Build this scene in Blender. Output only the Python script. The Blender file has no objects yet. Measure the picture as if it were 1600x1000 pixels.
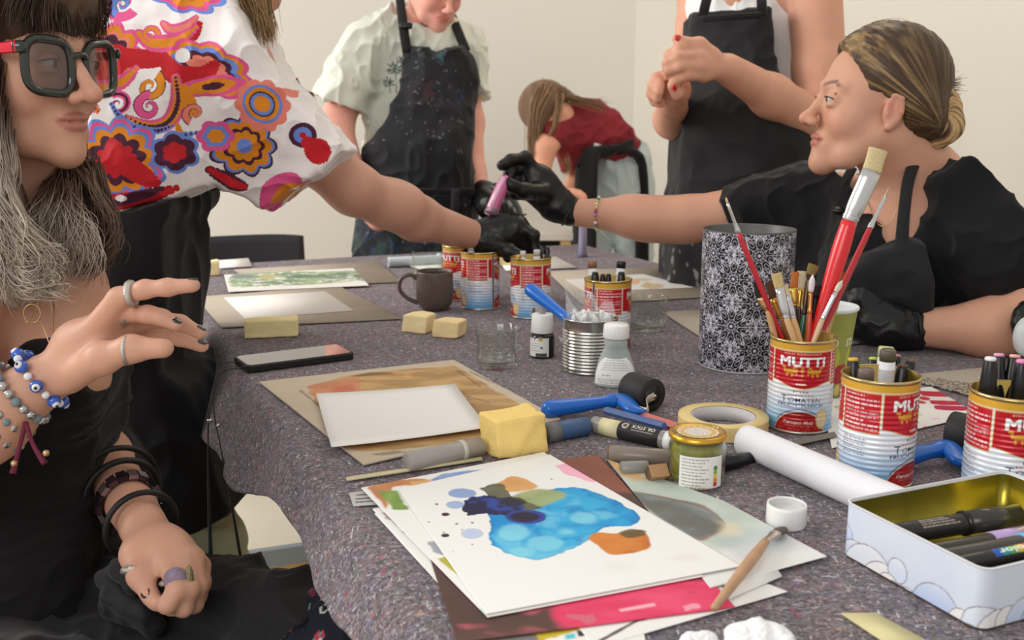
import bpy, math, random
import numpy as np
random.seed(7); np.random.seed(7)
C = bpy.context.scene
COL = C.collection
# ------------------------------------------------------------------ camera
F, PIT, TZ = 1550.0, math.radians(11.5), 0.75      # focal length (px of a 1600 px wide frame), pitch, table height
CZ = TZ + 0.36
cp, sp = math.cos(PIT), math.sin(PIT)
cam = bpy.data.objects.new('camera', bpy.data.cameras.new('camera')); COL.objects.link(cam)
cam.location = (0, 0, CZ); cam.rotation_euler = (math.pi/2 - PIT, 0, 0)
cam.data.sensor_width = 36; cam.data.lens = F*36/1600; cam.data.clip_start = 0.02
cam.data.dof.use_dof = True; cam.data.dof.focus_distance = 1.15; cam.data.dof.aperture_fstop = 9.0
C.camera = cam
# ------------------------------------------------------------------ light
w = bpy.data.worlds.new('daylight'); C.world = w; w.use_nodes = True
bg = w.node_tree.nodes['Background']; bg.inputs[0].default_value = (1.0, 0.985, 0.955, 1); bg.inputs[1].default_value = 0.60
def area(name, loc, target, sx, sy, power, col):
    l = bpy.data.lights.new(name, 'AREA'); l.shape = 'RECTANGLE'; l.size = sx; l.size_y = sy; l.energy = power; l.color = col
    o = bpy.data.objects.new(name, l); COL.objects.link(o); o.location = loc
    from mathutils import Vector
    o.rotation_euler = (Vector(target)-Vector(loc)).to_track_quat('-Z', 'Y').to_euler(); return o
area('window_daylight', (-3.6, 2.0, 2.5), (0.2, 1.6, 0.8), 2.6, 1.8, 125, (1.0, 0.98, 0.95))
area('front_window_daylight', (-1.6, -2.6, 2.7), (0.3, 2.4, 0.9), 2.6, 1.6, 52, (1.0, 0.97, 0.93))
area('ceiling_lamp', (1.2, 3.0, 3.2), (1.0, 3.2, 0), 1.2, 1.2, 14, (1.0, 0.86, 0.66))
C.view_settings.view_transform = 'Standard'; C.view_settings.look = 'None'; C.view_settings.gamma = 1
C.view_settings.exposure = 0.17; C.view_settings.use_curve_mapping = False
C.cycles.max_bounces = 10; C.cycles.transparent_max_bounces = 12; C.cycles.use_denoising = True
# ------------------------------------------------------------------ placing: pixel of the photo + distance -> point of the room
A3 = lambda *a: np.array(a, float)
def P(px, py, d):
    u, v = (px-800)/F, (500-py)/F
    return A3(u*d, d*(cp+v*sp), CZ + d*(-sp+v*cp))
def T(px, py, h=0.0):                                # the point of the table top (plus h) seen there
    v = (500-py)/F; d = (0.36-h)/(sp-v*cp); p = P(px, py, d); p[2] = TZ+h; return p
def depth(p): return p[1]*cp - (p[2]-CZ)*sp
def pxof(p):
    d = depth(p); return 800+F*p[0]/d, 500-F*((p[1]*sp+(p[2]-CZ)*cp)/d)
def hgt(loc, yt):                                    # height above loc that reaches picture row yt
    v = (500-yt)/F
    y = loc[1]; z = y*(v*cp-sp)/(cp+v*sp); return CZ+z-loc[2]
def upright(cx, yb, wpx, yt):                        # round thing standing on the table -> base centre, radius, height
    f = T(cx, yb); r = wpx/2/F*depth(f)
    dirn = A3(f[0], f[1], 0); dirn /= np.linalg.norm(dirn)
    for _ in range(3): r = wpx/2/F*depth(f+dirn*r)
    return f+dirn*r, r, hgt(f, yt)
# ------------------------------------------------------------------ noise
def _h(ix, iy, iz):
    n = (ix*374761393 + iy*668265263 + iz*2147483647*31 + 1013904223) & 0xffffffff
    n = ((n ^ (n >> 13))*1274126177) & 0xffffffff; n = (n ^ (n >> 16)) & 0xffffffff
    return n/4294967295.0
def noise(p):
    p = np.asarray(p, float)
    if p.shape[-1] == 2: p = np.concatenate([p, np.zeros(p.shape[:-1]+(1,))], -1)
    i = np.floor(p).astype(np.int64); f = p-i; f = f*f*(3-2*f)
    r = 0
    for dx in (0, 1):
        wx = f[..., 0] if dx else 1-f[..., 0]
        for dy in (0, 1):
            wy = f[..., 1] if dy else 1-f[..., 1]
            for dz in (0, 1):
                wz = f[..., 2] if dz else 1-f[..., 2]
                r = r + wx*wy*wz*_h(i[..., 0]+dx, i[..., 1]+dy, i[..., 2]+dz)
    return r
def fbm(p, o=4):
    p = np.asarray(p, float); s = 0; a = .5; t = 0
    for k in range(o): s = s + a*noise(p*2**k+17.3*k); t += a; a *= .5
    return s/t                                       # 0..1
def ss(a, b, x):
    t = np.clip((x-a)/(b-a), 0, 1); return t*t*(3-2*t)
def lin(c):
    c = np.asarray(c, float)
    if c.max() > 1.001: c = c/255
    return np.where(c <= .04045, c/12.92, ((c+.055)/1.055)**2.4)
def mix(a, b, t):
    t = np.asarray(t)[..., None]; return np.asarray(a)*(1-t)+np.asarray(b)*t
# ------------------------------------------------------------------ materials
MATS = {}
def mat(name, col=(200, 200, 200), rough=.6, metal=0., trans=0., ior=1.45, vc=False, bump=0., bscale=300., sss=0., spec=.5, alpha=1., coat=0., sheen=0., var=0., vscale=8., stretch=(1, 1, 1), emit=None):
    if name in MATS: return MATS[name]
    m = bpy.data.materials.new(name); m.use_nodes = True; MATS[name] = m
    nt = m.node_tree; b = nt.nodes['Principled BSDF']; L = nt.links.new
    c = lin(col); b.inputs['Base Color'].default_value = (*c, 1)
    b.inputs['Roughness'].default_value = rough; b.inputs['Metallic'].default_value = metal
    b.inputs['Transmission Weight'].default_value = trans; b.inputs['IOR'].default_value = ior
    b.inputs['Specular IOR Level'].default_value = spec; b.inputs['Alpha'].default_value = alpha
    b.inputs['Coat Weight'].default_value = coat; b.inputs['Sheen Weight'].default_value = sheen
    if sss: b.inputs['Subsurface Weight'].default_value = sss; b.inputs['Subsurface Radius'].default_value = (1, .35, .2); b.inputs['Subsurface Scale'].default_value = .008
    src = None
    if vc:
        a = nt.nodes.new('ShaderNodeVertexColor'); a.layer_name = 'Col'; src = a.outputs[0]
    tc = None
    if bump or var:
        tc = nt.nodes.new('ShaderNodeTexCoord'); mp = nt.nodes.new('ShaderNodeMapping'); mp.inputs['Scale'].default_value = stretch
        L(tc.outputs['Object'], mp.inputs[0])
    if var:
        n = nt.nodes.new('ShaderNodeTexNoise'); n.inputs['Scale'].default_value = vscale; n.inputs['Detail'].default_value = 5; L(mp.outputs[0], n.inputs['Vector'])
        r = nt.nodes.new('ShaderNodeMapRange'); r.inputs[1].default_value = .3; r.inputs[2].default_value = .7; r.inputs[3].default_value = 1-var; r.inputs[4].default_value = 1+var; L(n.outputs[0], r.inputs[0])
        x = nt.nodes.new('ShaderNodeVectorMath'); x.operation = 'SCALE'; L(r.outputs[0], x.inputs['Scale'])
        if src is not None: L(src, x.inputs[0])
        else: x.inputs[0].default_value = tuple(c)
        src = x.outputs[0]
    if src is not None: L(src, b.inputs['Base Color'])
    if bump:
        n = nt.nodes.new('ShaderNodeTexNoise'); n.inputs['Scale'].default_value = bscale; n.inputs['Detail'].default_value = 4; L(mp.outputs[0], n.inputs['Vector'])
        bm = nt.nodes.new('ShaderNodeBump'); bm.inputs['Strength'].default_value = bump; bm.inputs['Distance'].default_value = .002
        L(n.outputs[0], bm.inputs['Height']); L(bm.outputs[0], b.inputs['Normal'])
    return m
def thin_glass(name, tint=(246, 250, 248), r0=.04, gain=1.6):
    if name in MATS: return MATS[name]
    m = bpy.data.materials.new(name); m.use_nodes = True; MATS[name] = m; nt = m.node_tree; nt.nodes.clear(); N = nt.nodes.new; L = nt.links.new
    o = N('ShaderNodeOutputMaterial'); t = N('ShaderNodeBsdfTransparent'); t.inputs[0].default_value = (*lin(tint), 1); g = N('ShaderNodeBsdfGlossy'); g.inputs[1].default_value = .02
    f = N('ShaderNodeLayerWeight'); f.inputs[0].default_value = .5; pw = N('ShaderNodeMath'); pw.operation = 'POWER'; pw.inputs[1].default_value = 3.2; L(f.outputs['Facing'], pw.inputs[0]); k = N('ShaderNodeMath'); k.operation = 'MULTIPLY_ADD'; k.inputs[1].default_value = .42*gain; k.inputs[2].default_value = r0; k.use_clamp = True
    x = N('ShaderNodeMixShader'); L(pw.outputs[0], k.inputs[0]); L(k.outputs[0], x.inputs[0]); L(t.outputs[0], x.inputs[1]); L(g.outputs[0], x.inputs[2]); L(x.outputs[0], o.inputs[0]); return m
# ------------------------------------------------------------------ mesh helpers: a shape is (V, faces); join() concatenates
def join(*shapes):
    V = []; Fc = []; n = 0
    for v, f in shapes:
        V.append(np.asarray(v, float)); Fc += [tuple(i+n for i in q) for q in f]; n += len(v)
    return np.concatenate(V), Fc
def mk(name, shape, m, parent=None, smooth=True, cols=None, loc=None):
    V, Fc = shape; V = np.asarray(V, float)
    if loc is None: loc = (0, 0, 0)
    me = bpy.data.meshes.new(name)
    if isinstance(Fc, np.ndarray):
        k = Fc.shape[1]; nf = len(Fc)
        me.vertices.add(len(V)); me.vertices.foreach_set('co', V.ravel())
        me.loops.add(nf*k); me.loops.foreach_set('vertex_index', Fc.ravel().astype(np.int32))
        me.polygons.add(nf); me.polygons.foreach_set('loop_start', np.arange(0, nf*k, k, dtype=np.int32)); me.polygons.foreach_set('loop_total', np.full(nf, k, np.int32))
        me.update(calc_edges=True); me.validate()
    else:
        me.from_pydata([tuple(v) for v in V], [], Fc)
    if smooth: me.polygons.foreach_set('use_smooth', np.ones(len(me.polygons), bool))
    if cols is not None:
        a = me.color_attributes.new('Col', 'FLOAT_COLOR', 'POINT')
        cc = np.ones((len(V), 4)); cc[:, :3] = cols; a.data.foreach_set('color', cc.ravel())
    me.materials.append(m)
    o = bpy.data.objects.new(name, me); COL.objects.link(o); o.location = tuple(loc)
    if parent is not None: o.parent = parent
    if smooth == 'auto': pass
    return o
def sharp(o, deg=35):
    me = o.data
    try: me.set_sharp_from_angle(angle=math.radians(deg))
    except Exception: pass
    return o
def tag(o, label=None, cat=None, group=None, kind=None):
    if label: o['label'] = label
    if cat: o['category'] = cat
    if group: o['group'] = group
    if kind: o['kind'] = kind
    return o
def thing(name, loc, label, cat, group=None, rz=0, kind=None):
    o = bpy.data.objects.new(name, None); COL.objects.link(o); o.location = tuple(loc); o.rotation_euler = (0, 0, rz); o.empty_display_size = .02
    return tag(o, label, cat, group, kind)
def copy_tree(o, parent=None):
    c = o.copy(); COL.objects.link(c); c.parent = parent
    for ch in list(o.children): copy_tree(ch, c)
    return c
def box(x0, x1, y0, y1, z0, z1):
    v = [(x, y, z) for z in (z0, z1) for y in (y0, y1) for x in (x0, x1)]
    return A3(*v), [(0, 2, 3, 1), (4, 5, 7, 6), (0, 1, 5, 4), (2, 6, 7, 3), (0, 4, 6, 2), (1, 3, 7, 5)]
def lathe(prof, n=48, caps=True):                    # prof: list of (r, z) from bottom to top
    th = np.linspace(0, 2*np.pi, n, endpoint=False); V = []; Fc = []
    for r, z in prof: V += [(r*math.cos(t), r*math.sin(t), z) for t in th]
    for i in range(len(prof)-1):
        for j in range(n):
            k = (j+1) % n; Fc.append((i*n+j, i*n+k, (i+1)*n+k, (i+1)*n+j))
    if caps:
        if prof[0][0] > 1e-6: Fc.append(tuple(range(n-1, -1, -1)))
        if prof[-1][0] > 1e-6: Fc.append(tuple((len(prof)-1)*n+j for j in range(n)))
    return A3(*V), Fc
def frame_of(d):
    d = d/np.linalg.norm(d); a = A3(0, 0, 1) if abs(d[2]) < .9 else A3(1, 0, 0)
    x = np.cross(a, d); x /= np.linalg.norm(x); return x, np.cross(d, x), d
def tube(path, rad, n=12, caps=True, flat=None, up=None):       # sweep along path with radii; flat=(factor) squashes local y
    path = np.asarray(path, float); m = len(path)
    rad = np.full(m, rad, float) if np.isscalar(rad) else np.asarray(rad, float)
    V = []; tan = np.gradient(path, axis=0); x0 = None
    for i in range(m):
        d = tan[i]/(np.linalg.norm(tan[i])+1e-12)
        if x0 is None:
            x0 = frame_of(d)[0] if up is None else np.asarray(up, float)
        x = x0 - d*np.dot(x0, d); x /= np.linalg.norm(x)+1e-12; x0 = x; y = np.cross(d, x)
        for j in range(n):
            t = 2*math.pi*j/n; V.append(path[i]+x*math.cos(t)*rad[i]+y*math.sin(t)*rad[i]*(flat or 1))
    Fc = [(i*n+j, i*n+(j+1) % n, (i+1)*n+(j+1) % n, (i+1)*n+j) for i in range(m-1) for j in range(n)]
    if caps: Fc += [tuple(range(n-1, -1, -1)), tuple((m-1)*n+j for j in range(n))]
    return A3(*V), Fc
def spline(pts, n=20):                               # Catmull-Rom through pts
    p = np.asarray(pts, float); p = np.vstack([2*p[0]-p[1], p, 2*p[-1]-p[-2]]); out = []
    for i in range(1, len(p)-2):
        for t in np.linspace(0, 1, n, endpoint=False):
            out.append(.5*((2*p[i])+(-p[i-1]+p[i+1])*t+(2*p[i-1]-5*p[i]+4*p[i+1]-p[i+2])*t*t+(-p[i-1]+3*p[i]-3*p[i+1]+p[i+2])*t**3))
    out.append(p[-2]); return np.array(out)
def smooth_tube(pts, rads, n=12, seg=6, **k):
    s = spline(pts, seg); r = spline(np.array([[x, 0, 0] for x in rads]), seg)[:, 0]; return tube(s, np.maximum(r, 1e-5), n, **k)
def move(shape, M=None, t=(0, 0, 0)):
    V, f = shape; V = np.asarray(V); V = V@np.asarray(M).T if M is not None else V; return V+np.asarray(t), f
def axes(x, y, z): return np.array([x, y, z], float).T   # matrix with these columns
def rotz(a): c, s = math.cos(a), math.sin(a); return np.array([[c, -s, 0], [s, c, 0], [0, 0, 1.]])
def rod(a, b, ra, rb=None, n=16, prof=None):          # lathe along a->b; prof [(r, t)] with t along the axis in metres
    a, b = np.asarray(a, float), np.asarray(b, float); L = np.linalg.norm(b-a); x, y, z = frame_of(b-a)
    if prof is None: prof = [(ra, 0), (ra if rb is None else rb, L)]
    return move(lathe(prof, n), axes(x, y, z), a)
def bevel(o, w=.001, seg=2):
    m = o.modifiers.new('bevel', 'BEVEL'); m.width = w; m.segments = seg; m.limit_method = 'ANGLE'; m.angle_limit = math.radians(40); return o
# ------------------------------------------------------------------ flat artwork: polygons measured on the paper
def sdpoly(p, poly):                                 # signed distance (negative inside), 2D, vectorised
    p = np.asarray(p)[:, :2]; v = np.asarray(poly, float)[:, :2]; n = len(v)
    d = np.full(len(p), 1e9); s = np.ones(len(p))
    for i in range(n):
        a, b = v[i], v[i-1]; e = b-a; w_ = p-a
        t = np.clip((w_@e)/(e@e+1e-12), 0, 1); q = w_-t[:, None]*e; d = np.minimum(d, (q*q).sum(1))
        c1 = p[:, 1] >= a[1]; c2 = p[:, 1] < b[1]; c3 = e[0]*w_[:, 1] > e[1]*w_[:, 0]
        s = np.where((c1 & c2 & c3) | (~c1 & ~c2 & ~c3), -s, s)
    return s*np.sqrt(d)
def tpoly(pts, h=0): return np.array([T(x, y, h) for x, y in pts])
def sheet(q, n=2, m=2, th=.0006, curl=None):          # quad q (4 points, order around) as a thin slab with n x m cells; z from q
    q = np.asarray(q, float); u, v = np.meshgrid(np.linspace(0, 1, n+1), np.linspace(0, 1, m+1), indexing='ij')
    u = u.ravel()[:, None]; v = v.ravel()[:, None]
    top = q[0]*(1-u)*(1-v)+q[1]*u*(1-v)+q[2]*u*v+q[3]*(1-u)*v
    if curl is not None: top[:, 2] += curl(u[:, 0], v[:, 0])
    bot = top.copy(); bot[:, 2] -= th; N = len(top); idx = lambda i, j: i*(m+1)+j
    i, j = np.meshgrid(np.arange(n), np.arange(m), indexing='ij'); i = i.ravel(); j = j.ravel()
    f = np.stack([idx(i, j), idx(i+1, j), idx(i+1, j+1), idx(i, j+1)], 1)
    e = []
    for k in range(n): e += [(idx(k, 0), idx(k, 0)+N, idx(k+1, 0)+N, idx(k+1, 0)), (idx(k+1, m), idx(k+1, m)+N, idx(k, m)+N, idx(k, m))]
    for k in range(m): e += [(idx(0, k+1), idx(0, k+1)+N, idx(0, k)+N, idx(0, k)), (idx(n, k), idx(n, k)+N, idx(n, k+1)+N, idx(n, k+1))]
    return np.concatenate([top, bot]), np.concatenate([f, (f+N)[:, ::-1], np.array(e)])
# ------------------------------------------------------------------ signed-distance sculpting
def rc(a, b, ra, rb=None, k=.012, flat=None, sub=False):         # tapered capsule; flat=(axis, factor) thins it along axis
    return ('rc', np.asarray(a, float), np.asarray(b, float), ra, ra if rb is None else rb, k, flat, sub)
def el(c, r, M=None, k=.012, sub=False):
    r = A3(r, r, r) if np.isscalar(r) else np.asarray(r, float)
    return ('el', np.asarray(c, float), r, np.eye(3) if M is None else np.asarray(M, float), k, sub)
def chain(pts, rads, k=.012, flat=None): return [rc(pts[i], pts[i+1], rads[i], rads[i+1], k, flat) for i in range(len(pts)-1)]
def grow(prims, t):
    out = []
    for p in prims:
        if p[0] == 'rc': out.append(p[:3]+(p[3]+t, p[4]+t)+p[5:])
        else: out.append(p[:2]+(p[2]+t,)+p[3:])
    return out
def field(prims, h, cut=None, pad=.0):
    lo = np.full(3, 1e9); hi = -lo
    for p in prims:
        if p[-1]: continue
        if p[0] == 'rc': R = max(p[3], p[4]); a = np.minimum(p[1], p[2])-R; b = np.maximum(p[1], p[2])+R
        else: R = p[2].max(); a = p[1]-R; b = p[1]+R
        lo = np.minimum(lo, a); hi = np.maximum(hi, b)
    lo -= 4*h+pad+.01; hi += 4*h+pad+.01; n = np.ceil((hi-lo)/h).astype(int)+1
    G = np.full(n, .08, np.float32); X = [lo[i]+h*np.arange(n[i]) for i in range(3)]
    for p in prims:
        k = p[5] if p[0] == 'rc' else p[4]; mg = k+3*h+.01
        if p[0] == 'rc': R = max(p[3], p[4]); a = np.minimum(p[1], p[2])-R-mg; b = np.maximum(p[1], p[2])+R+mg
        else: R = (np.abs(p[3])@p[2]); a = p[1]-R-mg; b = p[1]+R+mg
        i0 = np.clip(np.floor((a-lo)/h).astype(int), 0, n); i1 = np.clip(np.ceil((b-lo)/h).astype(int), 0, n)
        if (i1 <= i0).any(): continue
        sl = tuple(slice(i0[i], i1[i]) for i in range(3))
        x = X[0][sl[0]][:, None, None]; y = X[1][sl[1]][None, :, None]; z = X[2][sl[2]][None, None, :]
        if p[0] == 'rc':
            _, A, B, ra, rb, k, fl, sub = p; dx, dy, dz = x-A[0], y-A[1], z-A[2]; ba = B-A; l2 = max((ba@ba), 1e-12)
            if fl is not None:
                ax = np.asarray(fl[0], float); ax = ax/np.linalg.norm(ax); g = 1/fl[1]-1
                t = np.clip((dx*ba[0]+dy*ba[1]+dz*ba[2])/l2, 0, 1); qx, qy, qz = dx-t*ba[0], dy-t*ba[1], dz-t*ba[2]
                s = (qx*ax[0]+qy*ax[1]+qz*ax[2])*g; qx, qy, qz = qx+s*ax[0], qy+s*ax[1], qz+s*ax[2]
                d = np.sqrt(qx*qx+qy*qy+qz*qz)-(ra+(rb-ra)*t); d = np.where(d > 0, d, d*fl[1])
            else:
                t = np.clip((dx*ba[0]+dy*ba[1]+dz*ba[2])/l2, 0, 1)
                d = np.sqrt((dx-t*ba[0])**2+(dy-t*ba[1])**2+(dz-t*ba[2])**2)-(ra+(rb-ra)*t)
        else:
            _, c, r, M, k, sub = p; dx, dy, dz = x-c[0], y-c[1], z-c[2]
            q = [(dx*M[0, i]+dy*M[1, i]+dz*M[2, i])/r[i] for i in range(3)]
            k0 = np.sqrt(q[0]**2+q[1]**2+q[2]**2)
            k1 = np.sqrt((q[0]/r[0])**2+(q[1]/r[1])**2+(q[2]/r[2])**2)+1e-9; d = k0*(k0-1)/k1
            d = np.where(k0 < .3, -r.min()*(1-k0), d)
        g = G[sl]; d = d.astype(np.float32)
        if sub:
            hh = np.maximum(k-np.abs(g+d), 0)/k; G[sl] = np.maximum(g, -d)+hh*hh*k*.25
        else:
            hh = np.maximum(k-np.abs(g-d), 0)/k; G[sl] = np.minimum(g, d)-hh*hh*k*.25
    if cut is not None:
        XX, YY, ZZ = np.meshgrid(*X, indexing='ij', sparse=True); G = cut(G, XX, YY, ZZ).astype(np.float32)
    return G, lo, h
def nets(G, lo, h):                                  # surface nets
    s = G < 0; n = np.array(G.shape)-1
    cnt = np.zeros(n, np.int8)
    for a in (0, 1):
        for b in (0, 1):
            for c in (0, 1): cnt += s[a:a+n[0], b:b+n[1], c:c+n[2]]
    act = (cnt > 0) & (cnt < 8); I = np.argwhere(act); ids = np.full(n, -1, np.int64); ids[act] = np.arange(len(I))
    acc = np.zeros((len(I), 3)); num = np.zeros(len(I))
    cor = [(a, b, c) for a in (0, 1) for b in (0, 1) for c in (0, 1)]
    val = {q: G[I[:, 0]+q[0], I[:, 1]+q[1], I[:, 2]+q[2]].astype(float) for q in cor}
    for q in cor:
        for ax in range(3):
            if q[ax]: continue
            r = list(q); r[ax] = 1; r = tuple(r); v0, v1 = val[q], val[r]; cr = (v0 < 0) != (v1 < 0)
            t = np.where(cr, v0/np.where(cr, v0-v1, 1), 0); pt = np.tile(np.array(q, float), (len(I), 1)); pt[:, ax] = t
            acc += pt*cr[:, None]; num += cr
    V = lo+h*(I+acc/num[:, None]); Q = []
    for ax in range(3):
        o1, o2 = (ax+1) % 3, (ax+2) % 3
        a = [slice(None)]*3; b = [slice(None)]*3; a[ax] = slice(0, -1); b[ax] = slice(1, None)
        s0 = s[tuple(a)]; s1 = s[tuple(b)]; E = np.argwhere(s0 != s1); E = E[(E[:, o1] > 0) & (E[:, o2] > 0) & (E[:, o1] < n[o1]) & (E[:, o2] < n[o2])]
        fl = s0[E[:, 0], E[:, 1], E[:, 2]]
        def at(d1, d2):
            e = E.copy(); e[:, o1] -= d1; e[:, o2] -= d2; return ids[e[:, 0], e[:, 1], e[:, 2]]
        q = np.stack([at(1, 1), at(0, 1), at(0, 0), at(1, 0)], 1); q[~fl] = q[~fl][:, ::-1]; Q.append(q)
    return V, np.concatenate(Q)
def vnormals(V, Q):
    e1 = V[Q[:, 2]]-V[Q[:, 0]]; e2 = V[Q[:, 3]]-V[Q[:, 1]]; fn = np.cross(e1, e2); N = np.zeros_like(V)
    for k in range(4): np.add.at(N, Q[:, k], fn)
    return N/(np.linalg.norm(N, axis=1)[:, None]+1e-12)
def relax(V, Q, it=2):
    E = np.concatenate([Q[:, [0, 1]], Q[:, [1, 2]], Q[:, [2, 3]], Q[:, [3, 0]]])
    for _ in range(it):
        S = np.zeros_like(V); c = np.zeros(len(V)); np.add.at(S, E[:, 0], V[E[:, 1]]); np.add.at(S, E[:, 1], V[E[:, 0]]); np.add.at(c, E[:, 0], 1); np.add.at(c, E[:, 1], 1)
        V = V*.4+.6*S/c[:, None]
    return V
def midsplit(V, Q):                                  # every quad into four
    E = np.sort(np.concatenate([Q[:, [0, 1]], Q[:, [1, 2]], Q[:, [2, 3]], Q[:, [3, 0]]]), axis=1); key = E[:, 0].astype(np.int64)*len(V)+E[:, 1]; u, inv = np.unique(key, return_inverse=True); n = len(V); m = len(Q)
    mid = (V[u//n]+V[u % n])/2; c = V[Q].mean(1); e = inv.reshape(4, m)+n; ci = np.arange(m)+n+len(u)
    return np.concatenate([V, mid, c]), np.concatenate([np.stack([Q[:, k], e[k], ci, e[k-1]], 1) for k in range(4)])
def sculpt(name, prims, h, m, parent=None, disp=None, colf=None, cut=None, it=2, base=None, split=0):
    """one continuous surface grown from the primitives (world coordinates); parent sits at base"""
    V, Q = nets(*field(prims, h, cut)); V = relax(V, Q, it)
    if disp is not None: N = vnormals(V, Q); V = V+N*disp(V, N)[:, None]
    for _ in range(split): V, Q = midsplit(V, Q)
    cols = colf(V, vnormals(V, Q)) if colf is not None else None
    b = np.zeros(3) if base is None else np.asarray(base, float)
    return mk(name, (V-b, Q), m, parent, True, cols)
# ------------------------------------------------------------------ lettering rasterised for printed labels
_txt = {}
def text_mask(s, hpx, bold=0.0, shear=0.0):
    key = (s, round(hpx, 1), bold, shear)
    if key in _txt: return _txt[key]
    cu = bpy.data.curves.new('t', 'FONT'); cu.body = s; cu.offset = bold; cu.shear = shear; cu.resolution_u = 3
    ob = bpy.data.objects.new('t', cu); COL.objects.link(ob); bpy.context.view_layer.update()
    me = ob.to_mesh(); me.calc_loop_triangles(); V = np.array([v.co[:2] for v in me.vertices]) if len(me.vertices) else np.zeros((0, 2)); Tr = [tuple(t.vertices) for t in me.loop_triangles]
    ob.to_mesh_clear(); bpy.data.objects.remove(ob); bpy.data.curves.remove(cu)
    sc = hpx/.73
    if len(V) == 0: return np.zeros((2, 2))
    mn = V.min(0); V = (V-mn)*sc; wpx, hh = int(V[:, 0].max())+2, int(V[:, 1].max())+2; M = np.zeros((hh, wpx))
    for a, b, c in Tr:
        A, B, D = V[a], V[b], V[c]; x0, x1 = int(min(A[0], B[0], D[0])), int(max(A[0], B[0], D[0]))+1; y0, y1 = int(min(A[1], B[1], D[1])), int(max(A[1], B[1], D[1]))+1
        X, Y = np.meshgrid(np.arange(x0, x1+1)+.0, np.arange(y0, y1+1)+.0)
        def ed(p, q): return (q[0]-p[0])*(Y-p[1])-(q[1]-p[1])*(X-p[0])
        e = [ed(A, B), ed(B, D), ed(D, A)]; ins = ((e[0] >= -.3*sc/50) & (e[1] >= -.3*sc/50) & (e[2] >= -.3*sc/50)) | ((e[0] <= .3*sc/50) & (e[1] <= .3*sc/50) & (e[2] <= .3*sc/50))
        yy, xx = np.nonzero(ins); yy = yy+y0; xx = xx+x0; ok = (yy < hh) & (xx < wpx); M[yy[ok], xx[ok]] = 1
    _txt[key] = M; return M
class Canvas:                                        # rows go up; units are metres, res px per metre
    def __init__(s, W, H, res, col): s.W, s.H, s.res = W, H, res; s.a = np.tile(lin(col), (int(H*res)+1, int(W*res)+1, 1)).astype(float); s.Y, s.X = np.meshgrid(np.arange(s.a.shape[0])/res, np.arange(s.a.shape[1])/res, indexing='ij')
    def fill(s, mask, col): s.a[mask] = lin(col)
    def rect(s, x0, x1, y0, y1, col): s.fill((s.X >= x0) & (s.X <= x1) & (s.Y >= y0) & (s.Y <= y1), col)
    def ell(s, x, y, rx, ry, col): s.fill(((s.X-x)/rx)**2+((s.Y-y)/ry)**2 <= 1, col)
    def text(s, t, x, y, h, col, bold=0., w=None, shear=0., flip=False, outline=None):
        M = text_mask(t, h*s.res*1.0, bold, shear)
        if w is not None:
            k = max(2, int(w*s.res)); M = M[:, np.clip((np.arange(k)*M.shape[1]/k).astype(int), 0, M.shape[1]-1)]
        if flip: M = M[::-1, ::-1]
        hh, ww = M.shape; x0 = int(x*s.res-ww/2); y0 = int(y*s.res-hh/2); Wp = s.a.shape[1]
        def put(M, dx, dy, col):
            yy, xx = np.nonzero(M); yy = yy+y0+dy; xx = (xx+x0+dx); ok = (yy >= 0) & (yy < s.a.shape[0]) & (xx >= 0) & (xx < Wp); s.a[yy[ok], xx[ok]] = lin(col)
        if outline:
            o = max(1, int(outline[0]*s.res))
            for dx in (-o, 0, o):
                for dy in (-o, 0, o): put(M, dx, dy, outline[1])
        put(M, 0, 0, col)
    def scribble(s, x0, x1, y, h, col, seed=0):        # a line of print too small to read
        r = np.random.RandomState(int(seed*977+y*1e5) % 99999); x = x0
        while x < x1:
            wl = h*r.uniform(1.0, 4.5); e = min(x+wl, x1); m = (s.X >= x) & (s.X <= e) & (abs(s.Y-y) < h/2) & (((s.X*1.0/h*1.7) % 1) < .72); s.fill(m, col); x = e+h*.6
    def sample(s, u, v):                               # metres -> colour, 3x3 box
        out = 0
        for dx in (-1, 0, 1):
            for dy in (-1, 0, 1):
                i = np.clip((v*s.res+dy).astype(int), 0, s.a.shape[0]-1); j = np.clip((u*s.res+dx).astype(int), 0, s.a.shape[1]-1); out = out+s.a[i, j]
        return out/9
# ================================================================== the room
def wallmat(name, c, g):
    m = mat(name, c, rough=.85, bump=.12, bscale=60, var=.02, vscale=1.2); return m
corner = A3(0.61, 0, 0); cy = 5.0*cp + ((500-250)/F)*5.0*sp; corner = A3((988-800)/F*5.0, cy, 0)
bd = A3(.913, .407, 0); rd = A3(.407, -.913, 0)
def wall(name, a, b, m, z1=3.3, t=.12, out=None):
    a = np.asarray(a, float); b = np.asarray(b, float); d = (b-a)/np.linalg.norm(b-a); o = A3(-d[1], d[0], 0)*t
    if out is not None and np.dot(o, out) < 0: o = -o
    v = [a, b, b+o, a+o]; V = [tuple(p) for p in v]+[(p[0], p[1], z1) for p in v]
    return tag(mk(name, (A3(*V), [(0, 1, 2, 3), (7, 6, 5, 4), (0, 4, 5, 1), (1, 5, 6, 2), (2, 6, 7, 3), (3, 7, 4, 0)]), m, smooth=False), kind='structure')
wall('wall_back', corner-bd*5.2, corner+bd*.12, wallmat('plaster_cream', (227, 224, 217), 0), out=-rd)
wall('wall_right', corner+rd*.0, corner+rd*5.6, wallmat('plaster_warm', (215, 210, 198), 0), out=bd)
fm = mat('floor_screed', (205, 196, 180), rough=.55, bump=.2, bscale=25, var=.06, vscale=2.5)
o_ = corner; fl = np.array([o_-bd*5.3-rd*.2, o_+bd*.2-rd*.2, o_+bd*.2+rd*8, o_-bd*5.3+rd*8])
V = [tuple(p[:2])+(-.05,) for p in fl]+[tuple(p[:2])+(0,) for p in fl]
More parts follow.
